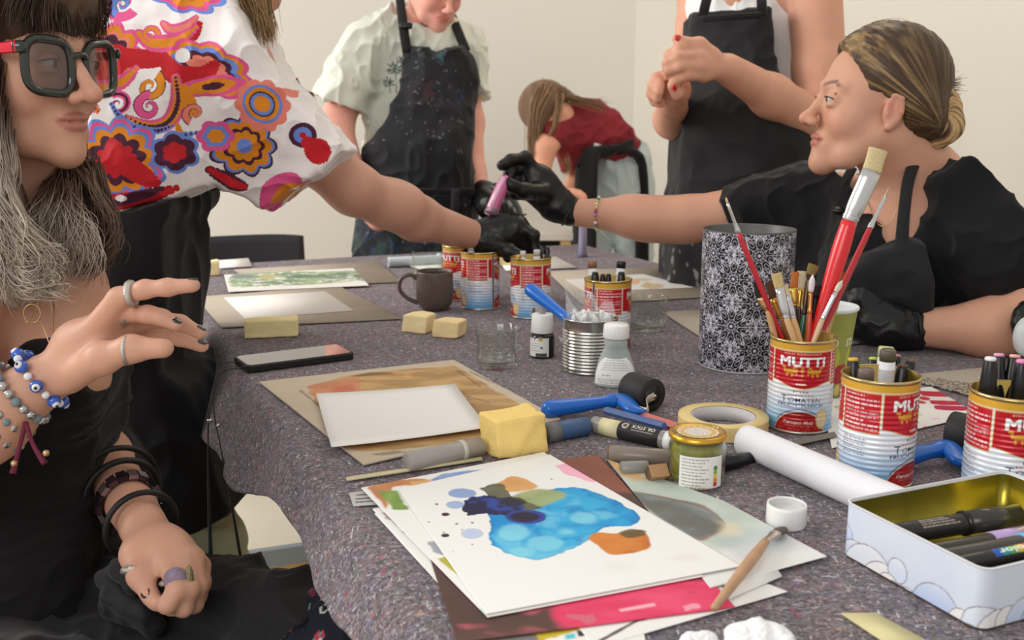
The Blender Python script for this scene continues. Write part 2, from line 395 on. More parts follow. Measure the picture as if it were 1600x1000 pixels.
tag(mk('floor', (A3(*V), [(3, 2, 1, 0), (4, 5, 6, 7), (0, 1, 5, 4), (1, 2, 6, 5), (2, 3, 7, 6), (3, 0, 4, 7)]), fm, smooth=False), kind='structure')
# ================================================================== the table
TL, TR, TN, TF = .2415, 1.36, .22, 2.58                       # table rectangle in (n, t) axes measured on the plan
q0 = T(405, 597); nrm = None
_e = T(480, 700)-T(405, 597); td = -_e/np.linalg.norm(_e); td[2] = 0       # along the long edge, away from camera
if td[1] < 0: td = -td
nd = A3(td[1], -td[0], 0)                                     # across, towards the far side
o0 = T(405, 597); o0 = o0 - td*np.dot(o0, td)                 # foot of the near long edge
tb = lambda n, t, z=TZ: A3(*(o0+nd*n+td*t)[:2], z)
farT = np.dot(T(800, 387), td); WID = np.dot(T(1090, 432)-o0, nd)+.03; NEAR = .12
tt = thing('table', tb(WID/2, (farT+NEAR)/2, 0), 'long work table hidden under speckled grey felt', 'table')
tb0 = np.array(tt.location)
wood = mat('pale_wood', (214, 186, 146), rough=.6, var=.12, vscale=6, stretch=(1, 8, 1), bump=.1)
R2 = axes(nd, td, A3(0, 0, 1)); hw, hl = WID/2, (farT-NEAR)/2
def tbox(x0, x1, y0, y1, z0, z1): return move(box(x0, x1, y0, y1, z0, z1), R2)
mk('table_top', tbox(-hw, hw, -hl, hl, TZ-.032, TZ-.006), wood, tt, False)
for sx in (-1, 1):
    for sy in (-1, 1):
        mk('leg', tbox(sx*(hw-.34)-.025, sx*(hw-.34)+.025, sy*(hl-.25)-.025, sy*(hl-.25)+.025, 0, TZ-.032), mat('leg_metal', (60, 62, 66), rough=.4, metal=.6), tt, False)
# felt cover: top plus a hanging, flaring hem on all sides
felt = mat('felt', (110, 100, 105), rough=.95)
nt = felt.node_tree; b = nt.nodes['Principled BSDF']; L = nt.links.new; N = nt.nodes.new
tc = N('ShaderNodeTexCoord')
def noi(scale, det=3, st=(1, 1, 1), rot=0, dist=0):
    mp = N('ShaderNodeMapping'); mp.inputs['Scale'].default_value = st; mp.inputs['Rotation'].default_value = (0, 0, rot); L(tc.outputs['Object'], mp.inputs[0])
    n = N('ShaderNodeTexNoise'); n.inputs['Scale'].default_value = scale; n.inputs['Detail'].default_value = det; n.inputs['Distortion'].default_value = dist; L(mp.outputs[0], n.inputs['Vector']); return n
def ramp(src, stops):
    r = N('ShaderNodeValToRGB'); L(src, r.inputs[0]); e = r.color_ramp.elements
    while len(e) < len(stops): e.new(.5)
    for k, (p, c) in enumerate(stops): e[k].position = p; e[k].color = (*lin(c), 1) if not np.isscalar(c) else (c, c, c, 1)
    return r
def mixc(f, a, b_):
    x = N('ShaderNodeMix'); x.data_type = 'RGBA'; L(f, x.inputs[0]); L(a, x.inputs[6])
    if isinstance(b_, tuple): x.inputs[7].default_value = (*lin(b_), 1)
    else: L(b_, x.inputs[7])
    return x.outputs[2]
base = ramp(noi(150, 8, (1, 1.7, 1), .42, 1.6).outputs[0], [(.30, (62, 56, 60)), (.5, (124, 115, 119)), (.70, (192, 183, 187))])
col = base.outputs[0]
fine = ramp(noi(520, 3, (1, .5, 1), .9, .5).outputs[0], [(.3, .32), (.7, .70)])
tint = ramp(noi(34, 4, (1, 1.4, 1), 1.1, .8).outputs[0], [(.3, (100, 98, 128)), (.5, (126, 118, 122)), (.72, (150, 108, 116))])
for fac, tx in ((.6, tint), (.55, fine)):
    x = N('ShaderNodeMix'); x.data_type = 'RGBA'; x.blend_type = 'OVERLAY'; x.inputs[0].default_value = fac; L(col, x.inputs[6]); L(tx.outputs[0], x.inputs[7]); col = x.outputs[2]
for (sc, st, rot, lo_, hi_, c, am) in [(300, (1, .3, 1), .5, .62, .72, (226, 218, 224), .75), (260, (.35, 1, 1), .1, .63, .72, (206, 198, 212), .7), (130, (1, .4, 1), 1.3, .66, .72, (168, 52, 76), .65), (120, (.4, 1, 1), .8, .67, .73, (186, 96, 96), .6),
                                   (120, (1, .5, 1), 2.1, .66, .72, (78, 86, 150), .6), (150, (1, .4, 1), 2.8, .69, .73, (70, 122, 106), .6), (230, (1, .5, 1), .3, .60, .70, (40, 34, 42), .7), (130, (1, .4, 1), 3.6, .70, .74, (196, 150, 120), .6), (90, (.5, 1, 1), 5, .64, .74, (128, 84, 130), .5)]:
    n = noi(sc, 2.5, st, rot, .8); f = ramp(n.outputs[0], [(lo_, 0.0), (hi_, am)]); col = mixc(f.outputs[0], col, c)
L(col, b.inputs['Base Color'])
bm = N('ShaderNodeBump'); bm.inputs['Strength'].default_value = .9; bm.inputs['Distance'].default_value = .003
L(noi(170, 5, (1, 1.6, 1), .4, 1).outputs[0], bm.inputs['Height']); L(bm.outputs[0], b.inputs['Normal']); b.inputs['Sheen Weight'].default_value = .15
def felt_cover():
    R = .022; dropL, fl_ = .095, .045
    s = np.concatenate([np.linspace(-1, 0, 22)[:-1], np.linspace(0, WID, 60), WID+np.linspace(0, 1, 22)[1:]*.12])
    t = np.concatenate([NEAR-np.linspace(1, 0, 14)[:-1]*.12, np.linspace(NEAR, farT, 260), farT+np.linspace(0, 1, 14)[1:]*.12])
    S, Tt = np.meshgrid(s, t, indexing='ij'); ns, ntt = S.shape
    n = np.clip(S, 0, WID).astype(float); tq = np.clip(Tt, NEAR, farT).astype(float); z = np.zeros_like(n)
    wv = fbm(np.stack([Tt*7, Tt*0+3], -1), 3); tA, tB = np.dot(T(497, 720), td), np.dot(T(430, 635), td)
    a = np.where(S < 0, -S*(.050+.060*ss(tA, tB, Tt)+.03*wv), np.where(S > WID, S-WID, 0))
    outL = S < 0
    def fold(a, flare):
        arc = R*np.pi/2*.8; th = np.minimum(a/R, np.pi/2*.8); ox = R*np.sin(th); oz = -R*(1-np.cos(th)); ex = np.maximum(a-arc, 0)
        return ox+ex*flare, oz-ex*np.sqrt(1-flare**2)
    ox, oz = fold(a, .42); ripple = (.006*np.sin(Tt*21+2*np.sin(Tt*5))+.012*(wv-.5))*np.clip(a/.08, 0, 1)
    n = n+np.where(outL, -(ox+ripple), np.where(S > WID, ox, 0)); z += oz
    b_ = np.where(Tt < NEAR, NEAR-Tt, np.where(Tt > farT, Tt-farT, 0)); ox, oz = fold(b_, .2); tq = tq+np.where(Tt < NEAR, -ox, ox)*(b_ > 0); z += oz
    z += np.where((a == 0) & (b_ == 0), .0012*(fbm(np.stack([n*14, tq*14], -1), 3)-.7), 0)
    bump = fbm(np.stack([n*90, tq*90], -1), 2); z += .001*(bump-.8)*((a > 0) | (b_ > 0))
    V = o0[None, None, :2]+nd[None, None, :2]*n[..., None]+td[None, None, :2]*tq[..., None]
    V = np.concatenate([V, (TZ-.0005+z)[..., None]], -1).reshape(-1, 3)
    i, j = np.meshgrid(np.arange(ns-1), np.arange(ntt-1), indexing='ij'); i = i.ravel(); j = j.ravel(); ix = lambda i, j: i*ntt+j
    Fq = np.stack([ix(i, j), ix(i+1, j), ix(i+1, j+1), ix(i, j+1)], 1)
    o = tag(mk('felt_cover', (V, Fq), felt), 'speckled grey recycled-fibre felt spread over the whole work table', 'felt cover')
    m = o.modifiers.new('solid', 'SOLIDIFY'); m.thickness = .003; m.offset = -1
felt_cover()
# low platform on the floor under the table: pale boards on a wooden batten
pa = P(372, 872, 0)*0
def G(px, py, z=0.0):
    v = (500-py)/F; d = (CZ-z)/(sp-v*cp); return P(px, py, d)
g0, g1 = G(300, 878, .13), G(600, 834, .13); gd = (g1-g0)/np.linalg.norm(g1-g0); gn = A3(-gd[1], gd[0], 0)
pl = thing('floor_platform', (*g0[:2], 0), 'low platform of pale boards and pine batten under the table', 'platform')
def pbox(a, b_, c, d, z0, z1): return move(box(a, b_, c, d, z0, z1), axes(gd, gn, A3(0, 0, 1)))
bwm = mat('board_pale', (212, 203, 186), rough=.6, var=.05, vscale=5, bump=.1, bscale=40)
mk('board', pbox(-.5, 1.6, .012, .4, .095, .128), bwm, pl, False); mk('board', pbox(-.5, 1.6, .425, 1.2, .095, .128), bwm, pl, False)
for y_ in (-.004, .408): mk('metal_strip', pbox(-.5, 1.6, y_, y_+.02, .09, .132), mat('zinc', (146, 156, 164), rough=.4, metal=.3), pl, False)
mk('batten', pbox(-.5, 1.6, 0, .06, .0, .09), mat('pine', (206, 165, 112), rough=.55, var=.1, vscale=4, stretch=(1, 12, 12), bump=.1), pl, False)
# ================================================================== flat things on the table
cardm = mat('greyboard', (178, 166, 150), rough=.8, var=.04, vscale=20, bump=.1)
card_vc = mat('greyboard_painted', vc=True, rough=.75); paperm = mat('white_paper', (232, 229, 224), rough=.7, bump=.05, bscale=120); papervc = mat('painted_paper', vc=True, rough=.6, bump=.06, bscale=150)
def flat(name, pts, h, m, label, cat, th=.0006, n=2, mm=2, colf=None, group=None, curl=None):
    q = tpoly(pts, h); V, Fq = sheet(q, n, mm, th, curl); c = q.mean(0)
    cols = colf(V) if colf else None
    o = mk(name, (V-c, Fq), m, None, colf is not None and False, cols, loc=c); return tag(o, label, cat, group)
def blob(V, pts, wob=.004, sc=60., seed=0, h=0., soft=.0012):     # mask of a painted shape given by picture corners on this sheet
    q = tpoly(pts, h)
    if len(pts) >= 5: q = spline(np.vstack([q, q[:1]]), 4)[:-1]
    mg = soft+wob+.001; out = np.zeros(len(V))
    k = (V[:, 0] > q[:, 0].min()-mg) & (V[:, 0] < q[:, 0].max()+mg) & (V[:, 1] > q[:, 1].min()-mg) & (V[:, 1] < q[:, 1].max()+mg)
    if k.any():
        d = sdpoly(V[k], q)+(fbm(V[k, :2]*sc+seed*7.7, 3)-.5)*2*wob; out[k] = 1-ss(-soft, soft, d)
    return out
def disc(V, px, py, rx, ry, wob=.0015, sc=120., seed=0, h=0., soft=.0009):
    return blob(V, [(px+rx*math.cos(a), py+ry*math.sin(a)) for a in np.linspace(0, 6.283, 25)[:-1]], wob, sc, seed, h, soft)
# --- far end
flat('cardboard_sheet', [(366, 421), (590, 408), (627, 440), (395, 449)], .003, cardm, 'grey cardboard sheet under the green painted strip at the far end', 'cardboard', .002, 1, 1)
def green_strip(V):
    c = np.tile(lin((232, 230, 224)), (len(V), 1)); f = fbm(V[:, :2]*A3(30, 90, 0)[:2], 4)
    m = blob(V, [(357, 434), (380, 428), (430, 424), (500, 425), (555, 423), (562, 437), (500, 444), (440, 446), (365, 448)], .007, 60, 1, .004, .004)
    g = mix(lin((112, 140, 104)), lin((168, 184, 150)), ss(.35, .65, f)); c = mix(c, g, m*ss(.30, .42, fbm(V[:, :2]*70, 3)))
    c = mix(c, lin((66, 88, 76)), blob(V, [(440, 430), (560, 427), (558, 432), (450, 436)], .006, 90, 4, .004, .003)*.45)
    c = mix(c, lin((196, 176, 120)), blob(V, [(405, 430), (430, 428), (430, 436), (404, 437)], .005, 80, 6, .004)*.7)
    c = mix(c, lin((120, 136, 136)), disc(V, 378, 432, 18, 4, .003, 90, 3, .004)*.8)
    c = mix(c, lin((90, 100, 100)), blob(V, [(555, 428), (572, 436), (577, 441), (558, 438)], .005, 120, 5, .004)*.6); return c
flat('painting', [(350, 429), (552, 419), (577, 446), (357, 456)], .0042, papervc, 'green watercolour strip painting lying on grey cardboard at the far end', 'painting', .0006, 190, 60, green_strip)
flat('cardboard_sheet', [(306, 464), (528, 446), (628, 497), (346, 511)], .003, cardm, 'grey cardboard with a blank white sheet, behind the phone', 'cardboard', .002, 1, 1)
flat('paper_sheet', [(350, 465), (508, 455), (553, 485), (383, 498)], .0042, paperm, 'blank white sheet on cardboard behind the phone', 'paper', .0005, 1, 1)
flat('paper_sheet', [(338, 407), (388, 403), (394, 416), (343, 419)], .003, paperm, 'small blank white sheet beside the farthest sponge near the chair', 'paper', .0005, 1, 1)
flat('paper_sheet', [(636, 414), (700, 400), (740, 420), (690, 432)], .003, paperm, 'white sheet under the paper roll behind the mug', 'paper', .0005, 1, 1)
flat('paper_sheet', [(780, 408), (868, 401), (903, 418), (790, 423)], .003, paperm, 'white sheet behind the tomato can the gloved hand reaches into', 'paper', .0005, 1, 1)
flat('cardboard_sheet', [(855, 424), (1022, 417), (1130, 462), (908, 474)], .003, cardm, 'grey cardboard under the sheet with orange and ochre blots', 'cardboard', .002, 1, 1)
def blots(V):
    c = np.tile(lin((226, 223, 217)), (len(V), 1)); h = .0042
    for x, y, rx, ry, k, s in [(984, 441, 16, 3.5, (232, 160, 110), 1), (1002, 437, 17, 2, (206, 186, 150), 2), (1020, 447, 18, 4, (200, 178, 132), 3), (955, 441, 6, 2, (226, 196, 90), 4), (1012, 445, 7, 4, (200, 178, 132), 5)]:
        c = mix(c, lin(k), disc(V, x, y, rx, ry, .005, 70, s, h, .003)*.9)
    return c
flat('painting', [(884, 437), (1005, 428), (1084, 449), (915, 456)], .0042, papervc, 'white sheet with orange and ochre blots before the patterned cylinder', 'painting', .0006, 150, 60, blots)
flat('cardboard_sheet', [(1034, 487), (1200, 478), (1230, 520), (1105, 532)], .003, cardm, 'grey cardboard lying partly behind the black patterned cylinder', 'cardboard', .002, 1, 1)
flat('cardboard_sheet', [(1250, 500), (1352, 488), (1382, 530), (1270, 545)], .003, cardm, 'grey cardboard behind the green paper cup by the gloved hand', 'cardboard', .002, 1, 1)
flat('paper_sheet', [(1270, 505), (1322, 505), (1345, 514), (1290, 522)], .0042, paperm, 'small white sheet on cardboard behind the green paper cup', 'paper', .0005, 1, 1)
# --- right side
def torn_card(V):
    c = np.tile(lin((176, 164, 148)), (len(V), 1)); m = blob(V, [(1428, 586), (1520, 600), (1530, 615), (1480, 612), (1430, 598)], .008, 160, 3, .003, .001)
    c = mix(c, lin((92, 84, 78)), m*ss(.5, .56, fbm(V[:, :2]*400, 3))); return c
flat('cardboard_sheet', [(1400, 587), (1560, 572), (1640, 600), (1560, 628)], .003, card_vc, 'grey cardboard with worn dark edge behind the far marker can', 'cardboard', .002, 170, 120, torn_card)
flat('paper_sheet', [(1526, 590), (1580, 586), (1600, 600), (1560, 600)], .0042, paperm, 'white scrap on the worn cardboard behind the can', 'paper', .0005, 1, 1)
def strokes(V):
    c = np.tile(lin((233, 229, 224)), (len(V), 1)); h = .0022
    for a, b_, y, t, k in [(1436, 1490, 615, 3.5, (196, 38, 66)), (1432, 1452, 622, 2.4, (200, 60, 60)), (1452, 1516, 629, 3, (196, 34, 70)), (1458, 1514, 637, 3.2, (186, 30, 76)), (1428, 1446, 628, 2, (206, 60, 80))]:
        c = mix(c, lin(k), blob(V, [(a, y-t), (a+8, y-t-.5), (b_, y-t+2), (b_-1, y+t+1), (a+8, y+t)], .0012, 200, y, h))
    for x, y, rx, ry, k in [(1446, 672, 6, 7, (222, 112, 150)), (1431, 682, 4, 4, (186, 196, 90)), (1302, 620, 10, 3, (60, 132, 92)), (1312, 636, 8, 2.4, (170, 190, 70)), (1436, 648, 6, 1.6, (180, 206, 196)), (1432, 660, 5, 1.4, (190, 212, 200)), (1462, 654, 8, 2, (226, 200, 212)), (1490, 666, 10, 3, (214, 206, 212))]:
        c = mix(c, lin(k), disc(V, x, y, rx, ry, .0015, 150, x, h)*.8)
    return c
flat('painting', [(1282, 622), (1455, 604), (1530, 648), (1300, 700)], .0022, papervc, 'sheet with crimson brush strokes behind the two marker cans', 'painting', .0006, 300, 110, strokes)
# --- board with brown wash and a white sheet
def brownwash(V):
    h = .003; f = fbm(V[:, :2]*A3(20, 60, 0)[:2], 5); c = mix(lin((190, 174, 152)), lin((200, 184, 162)), f)
    w_ = blob(V, [(478, 604), (560, 585), (690, 573), (716, 575), (790, 620), (846, 655), (800, 690), (745, 690), (640, 700), (540, 700), (500, 640)], .004, 50, 2, h, .002)
    c = mix(c, mix(lin((164, 128, 80)), lin((196, 156, 104)), ss(.3, .7, f)), w_*.95)
    c = mix(c, mix(lin((196, 120, 90)), lin((204, 140, 104)), f), blob(V, [(478, 602), (560, 586), (560, 612), (490, 625)], .012, 30, 5, h, .01)*.8*w_)
    c = mix(c, lin((196, 92, 70)), blob(V, [(520, 605), (550, 600), (560, 615), (520, 618)], .006, 50, 9, h, .006)*.6)
    c = mix(c, lin((120, 88, 60)), blob(V, [(545, 588), (580, 582), (610, 582), (612, 584), (570, 588)], .001, 90, 8, h)*.8)
    for a in [[(470, 608), (498, 632), (496, 634), (466, 610)], [(715, 577), (752, 604), (750, 605), (712, 579)], [(728, 618), (766, 628), (765, 629), (727, 620)], [(735, 580), (800, 610), (799, 611), (733, 582)], [(575, 710), (615, 704), (640, 706), (600, 712)]]:
        c = mix(c, lin((96, 84, 72)), blob(V, a, .002, 300, 3, h, .0006)*.55)
    c = mix(c, lin((214, 172, 116)), (blob(V, [(560, 590), (690, 578), (700, 582), (570, 600)], .004, 40, 6, h)*ss(.55, .62, fbm(V[:, :2]*A3(60, 140, 0)[:2]+9, 3)))*.6); return c
flat('cardboard_sheet', [(405, 596), (709, 562), (876, 654), (568, 725)], .003, card_vc, 'grey cardboard with brown and orange wash under a blank sheet', 'cardboard', .0022, 330, 260, brownwash)
flat('paper_sheet', [(494, 618), (711, 603), (764, 671), (518, 702)], .0075, paperm, 'blank white sheet on the brown-washed cardboard', 'paper', .0006, 10, 10, curl=lambda u, v: .003*((u-.5)**2+(v-.5)**2)*2)
# --- the stack of paintings
def brownred(V):
    h = .0022; f = fbm(V[:, :2]*30, 5); g = fbm(V[:, :2]*A3(25, 60, 0)[:2]+5, 4)
    c = mix(lin((70, 50, 44)), lin((98, 66, 58)), f)
    c = mix(c, mix(lin((122, 70, 58)), lin((150, 88, 72)), f), blob(V, [(620, 700), (1000, 690), (1000, 770), (620, 780)], .006, 30, 2, h, .006))
    c = mix(c, mix(lin((166, 74, 88)), lin((190, 96, 110)), g), blob(V, [(725, 950), (900, 935), (960, 960), (780, 990), (730, 975)], .02, 35, 3, h, .008)*ss(.42, .6, g)*.8)
    c = mix(c, mix(lin((214, 36, 86)), lin((240, 84, 122)), g), blob(V, [(850, 925), (1000, 880), (1140, 880), (1160, 960), (960, 985), (880, 975)], .012, 30, 4, h, .008))
    c = mix(c, lin((150, 30, 66)), blob(V, [(1000, 900), (1100, 890), (1120, 920), (1010, 925)], .02, 45, 5, h, .006)*ss(.45, .6, g)*.8)
    c = mix(c, lin((244, 176, 190)), blob(V, [(966, 953), (1022, 943), (1024, 947), (970, 957)], .0008, 100, 6, h)+0)
    c = mix(c, lin((240, 170, 190)), blob(V, [(1068, 948), (1090, 942), (1090, 950), (1072, 954)], .004, 100, 7, h)*.8)
    c = mix(c, lin((198, 120, 132)), blob(V, [(886, 965), (930, 955), (935, 970), (890, 974)], .01, 60, 8, h)*.6); return c
def white_marks(V, items, h, base=(236, 234, 230)):
    c = np.tile(lin(base), (len(V), 1))
    for i, (pts, k, wob, sc, am) in enumerate(items): c = mix(c, lin(k), blob(V, pts, wob, sc, i+3, h)*am)
    return c
flat('magazine_page', [(700, 975), (1000, 950), (1010, 1010), (760, 1060)], .0008, papervc, 'magazine page with a yellow band sticking out under the stack', 'magazine page', .0006, 160, 60,
     lambda V: white_marks(V, [([(700, 970), (860, 980), (850, 1010), (700, 1030)], (96, 88, 84), .004, 60, .9), ([(838, 990), (920, 972), (922, 980), (842, 1002)], (200, 176, 40), .0015, 200, 1), ([(902, 986), (922, 983), (930, 992), (905, 994)], (40, 36, 36), .001, 100, 1), ([(880, 992), (898, 989), (900, 997), (884, 1000)], (88, 196, 208), .001, 100, 1)], .0008))
flat('paper_sheet', [(900, 975), (1130, 885), (1231, 924), (930, 1012)], .0012, papervc, 'white printed sheet under the stack beside the wooden brush', 'paper', .0005, 200, 60,
     lambda V: white_marks(V, [([(935, 1000), (1000, 965), (1002, 968), (940, 1003)], (70, 50, 50), .0005, 100, 1), ([(1158, 912), (1170, 908), (1168, 914)], (50, 45, 45), .0003, 100, 1), ([(1128, 915), (1160, 908), (1160, 910), (1129, 918)], (90, 90, 95), .0004, 100, 1), ([(1195, 902), (1200, 901), (1200, 905)], (50, 45, 45), .0003, 100, 1), ([(990, 970), (1010, 962), (1012, 966), (992, 973)], (110, 40, 50), .002, 200, .9)], .0012))
flat('painting', [(585, 802), (640, 796), (760, 968), (716, 945)], .0014, papervc, 'pink and salmon painting peeking out of the stack, near edge', 'painting', .0006, 60, 240,
     lambda V: white_marks(V, [([(655, 868), (672, 866), (700, 918), (688, 910)], (226, 70, 120), .001, 120, 1), ([(672, 874), (700, 880), (770, 960), (720, 960), (690, 912)], (226, 150, 140), .001, 120, .95)], .0014))
flat('paper_sheet', [(582, 795), (650, 780), (720, 900), (706, 935)], .0018, papervc, 'white sheet with grey smudges poking from the stack beside the felt label', 'paper', .0006, 60, 160,
     lambda V: white_marks(V, [([(590, 800), (620, 800), (680, 850), (660, 850)], (150, 138, 134), .006, 90, .7)], .0018))
flat('painting', [(632, 746), (935, 711), (1148, 948), (714, 1004)], .0026, papervc, 'brown and crimson painting near the bottom of the stack', 'painting', .0006, 330, 330, brownred)
def bluegrey(V):
    h = .003; f = fbm(V[:, :2]*18, 5); g = fbm(V[:, :2]*A3(12, 40, 0)[:2]+3, 4); c = np.tile(lin((230, 231, 229)), (len(V), 1))
    c = mix(c, mix(lin((150, 170, 156)), lin((214, 222, 210)), f), blob(V, [(940, 700), (1060, 740), (1180, 800), (1200, 830), (1120, 860), (1010, 790), (950, 735)], .012, 25, 1, h, .014)*.9)
    c = mix(c, lin((206, 160, 96)), blob(V, [(945, 712), (975, 722), (1010, 745), (990, 752), (955, 735)], .008, 40, 2, h, .006)*.85)
    c = mix(c, mix(lin((94, 94, 90)), lin((140, 152, 156)), ss(.3, .7, f)), blob(V, [(985, 768), (1040, 778), (1100, 792), (1128, 818), (1110, 836), (1080, 838), (1020, 800)], .004, 30, 3, h, .003)*.92)
    c = mix(c, lin((128, 96, 82)), (blob(V, [(985, 766), (1040, 777), (1102, 790), (1131, 818), (1112, 839), (1080, 841), (1020, 801)], .004, 30, 3, h, .002)-blob(V, [(985, 768), (1040, 780), (1100, 794), (1127, 819), (1110, 834), (1080, 838), (1020, 800)], .004, 30, 3, h, .002)).clip(0, 1)*.8)
    c = mix(c, lin((186, 194, 202)), blob(V, [(1110, 840), (1200, 820), (1250, 850), (1200, 870), (1150, 872)], .02, 30, 7, h, .012)*.5)
    c = mix(c, lin((232, 214, 178)), blob(V, [(1120, 815), (1150, 818), (1160, 836), (1130, 838)], .008, 40, 8, h, .008)*.6); return c
flat('painting', [(948, 717), (1130, 782), (1292, 869), (1110, 918)], .0034, papervc, 'painting of teal, grey and rust washes beside the jar', 'painting', .0006, 300, 200, bluegrey)
flat('paper_sheet', [(1120, 880), (1200, 868), (1222, 900), (1140, 935)], .0028, paperm, 'white sheet corner under the wooden paintbrush', 'paper', .0005, 1, 1)
def corner_strokes(V):
    h = .0042; c = np.tile(lin((238, 236, 233)), (len(V), 1)); f = fbm(V[:, :2]*A3(60, 30, 0)[:2], 4)
    c = mix(c, mix(lin((176, 102, 48)), lin((206, 140, 84)), f), blob(V, [(577, 762), (600, 752), (660, 748), (672, 756), (620, 760), (612, 766), (604, 795), (590, 780)], .003, 60, 1, h, .002)*.95)
    c = mix(c, mix(lin((74, 112, 44)), lin((150, 180, 90)), f), blob(V, [(592, 768), (620, 766), (638, 796), (615, 796)], .003, 80, 2, h, .002))
    c = mix(c, mix(lin((104, 136, 196)), lin((160, 184, 222)), f), blob(V, [(672, 750), (700, 740), (770, 732), (782, 738), (740, 745), (690, 756)], .003, 60, 3, h, .002))
    c = mix(c, lin((226, 178, 120)), blob(V, [(640, 752), (672, 750), (668, 757), (640, 758)], .003, 60, 4, h, .002)*.8)
    c = mix(c, lin((160, 164, 172)), blob(V, [(668, 846), (688, 846), (694, 866), (676, 862)], .004, 120, 5, h, .001))
    c = mix(c, mix(lin((166, 160, 44)), lin((200, 190, 84)), f), blob(V, [(684, 873), (704, 868), (760, 932), (742, 922)], .001, 100, 6, h, .001))
    c = mix(c, lin((170, 214, 180)), blob(V, [(750, 950), (772, 944), (786, 956), (760, 960)], .004, 90, 7, h, .002)*.8); return c
flat('painting', [(564, 762), (850, 706), (1100, 900), (762, 964)], .0042, papervc, 'sheet with orange, green and blue corner strokes under the blue watercolour', 'painting', .0006, 360, 330, corner_strokes)
def blue_water(V):
    h = .0054; c = np.tile(lin((240, 239, 236)), (len(V), 1)); f = fbm(V[:, :2]*24, 5); g = fbm(V[:, :2]*60+3, 4)
    sh = blob(V, [(762, 800), (800, 790), (860, 766), (905, 762), (940, 772), (975, 790), (994, 808), (985, 822), (945, 826), (925, 845), (896, 858), (860, 872), (828, 875), (795, 866), (768, 850), (766, 830)], .0055, 60, 1, h, .0010)
    ed = blob(V, [(762, 800), (800, 790), (860, 766), (905, 762), (940, 772), (975, 790), (994, 808), (985, 822), (945, 826), (925, 845), (896, 858), (860, 872), (828, 875), (795, 866), (768, 850), (766, 830)], .0055, 60, 1, h, .008)
    c = mix(c, lin((150, 200, 226)), sh); c = mix(c, mix(lin((0, 140, 208)), lin((52, 178, 226)), ss(.35, .7, f)), sh*(.55+.45*ss(.2, .8, ed)))
    c = mix(c, lin((0, 118, 192)), sh*(1-ss(.45, .95, ed))*.9); vn = 1-ss(.0, .07, np.abs(fbm(V[:, :2]*22+40, 4)-.5)); c = mix(c, lin((0, 116, 190)), vn*sh*.5); c = mix(c, lin((120, 206, 232)), ss(.58, .72, fbm(V[:, :2]*34+80, 4))*sh*.6)
    for x, y, rx, ry in [(912, 810, 20, 9), (852, 850, 30, 13), (802, 832, 24, 13), (885, 832, 14, 5), (815, 862, 22, 8)]:
        c = mix(c, lin((134, 212, 232)), disc(V, x, y, rx, ry, .003, 60, x, h, .004)*.75*sh); c = mix(c, lin((6, 140, 206)), (disc(V, x, y, rx*1.18, ry*1.2, .003, 60, x, h, .003)-disc(V, x, y, rx*1.02, ry*1.02, .003, 60, x, h, .003)).clip(0, 1)*.35*sh)
    c = mix(c, mix(lin((128, 140, 80)), lin((186, 196, 130)), f), blob(V, [(800, 775), (840, 764), (880, 769), (880, 778), (855, 788), (820, 794)], .003, 60, 2, h, .003)*.92)
    c = mix(c, mix(lin((206, 140, 66)), lin((236, 190, 120)), f), blob(V, [(775, 755), (800, 745), (820, 750), (838, 760), (830, 766), (790, 768)], .0035, 70, 3, h, .002)*.95)
    c = mix(c, mix(lin((62, 66, 50)), lin((106, 104, 72)), g), blob(V, [(752, 763), (770, 757), (790, 760), (800, 775), (830, 786), (845, 795), (800, 800), (765, 775)], .004, 80, 4, h, .001)*.95)
    c = mix(c, mix(lin((14, 18, 62)), lin((38, 64, 150)), ss(.42, .62, g)), blob(V, [(720, 797), (728, 781), (752, 776), (792, 778), (816, 794), (806, 812), (775, 804), (742, 806)], .009, 110, 5, h, .0006))
    c = mix(c, lin((40, 60, 150)), disc(V, 822, 808, 32, 11, .0015, 80, 6, h, .0015)); c = mix(c, lin((26, 18, 52)), disc(V, 820, 808, 24, 7.5, .0015, 80, 7, h, .002)); c = mix(c, lin((30, 22, 38)), disc(V, 800, 784, 20, 7, .0025, 90, 8, h, .002)*.9)
    for x, y, rx, ry, k, a in [(722, 771, 22, 7.5, (118, 150, 206), .85), (712, 789, 14, 6, (136, 164, 212), .8), (738, 834, 17, 8, (170, 188, 222), .75), (738, 834, 12, 5, (190, 204, 230), .6), (696, 804, 6, 2.6, (64, 34, 46), 1), (696, 837, 6, 2.6, (54, 34, 44), 1), (693, 832, 3, 1, (54, 34, 44), 1), (682, 788, 2, 1, (60, 40, 60), 1), (670, 816, 1.6, .9, (60, 40, 60), 1), (714, 819, 2, .9, (60, 60, 90), 1), (738, 817, 2, 1, (60, 60, 90), 1), (738, 851, 2, 1, (60, 50, 70), 1), (722, 828, 1.8, .8, (60, 50, 70), 1), (736, 796, 8, 2, (30, 30, 60), 1), (862, 749, 2, 1.2, (50, 50, 70), 1), (708, 862, 1.5, .8, (60, 50, 70), 1)]:
        c = mix(c, lin(k), disc(V, x, y, rx, ry, .0012, 120, x+y, h, .0006)*a)
    o_ = blob(V, [(920, 842), (935, 832), (968, 833), (1000, 828), (1014, 842), (1012, 856), (985, 866), (950, 866), (934, 852)], .0025, 70, 9, h, .0012)
    c = mix(c, mix(lin((188, 92, 26)), lin((216, 134, 56)), ss(.3, .7, f)), o_); c = mix(c, lin((88, 82, 44)), blob(V, [(966, 834), (985, 826), (1008, 830), (1006, 838), (985, 840)], .003, 90, 10, h, .0015)*.9)
    c = mix(c, lin((246, 178, 200)), blob(V, [(868, 728), (915, 720), (938, 742), (928, 754), (900, 745), (884, 742)], .0015, 60, 11, h, .0015)*.95)
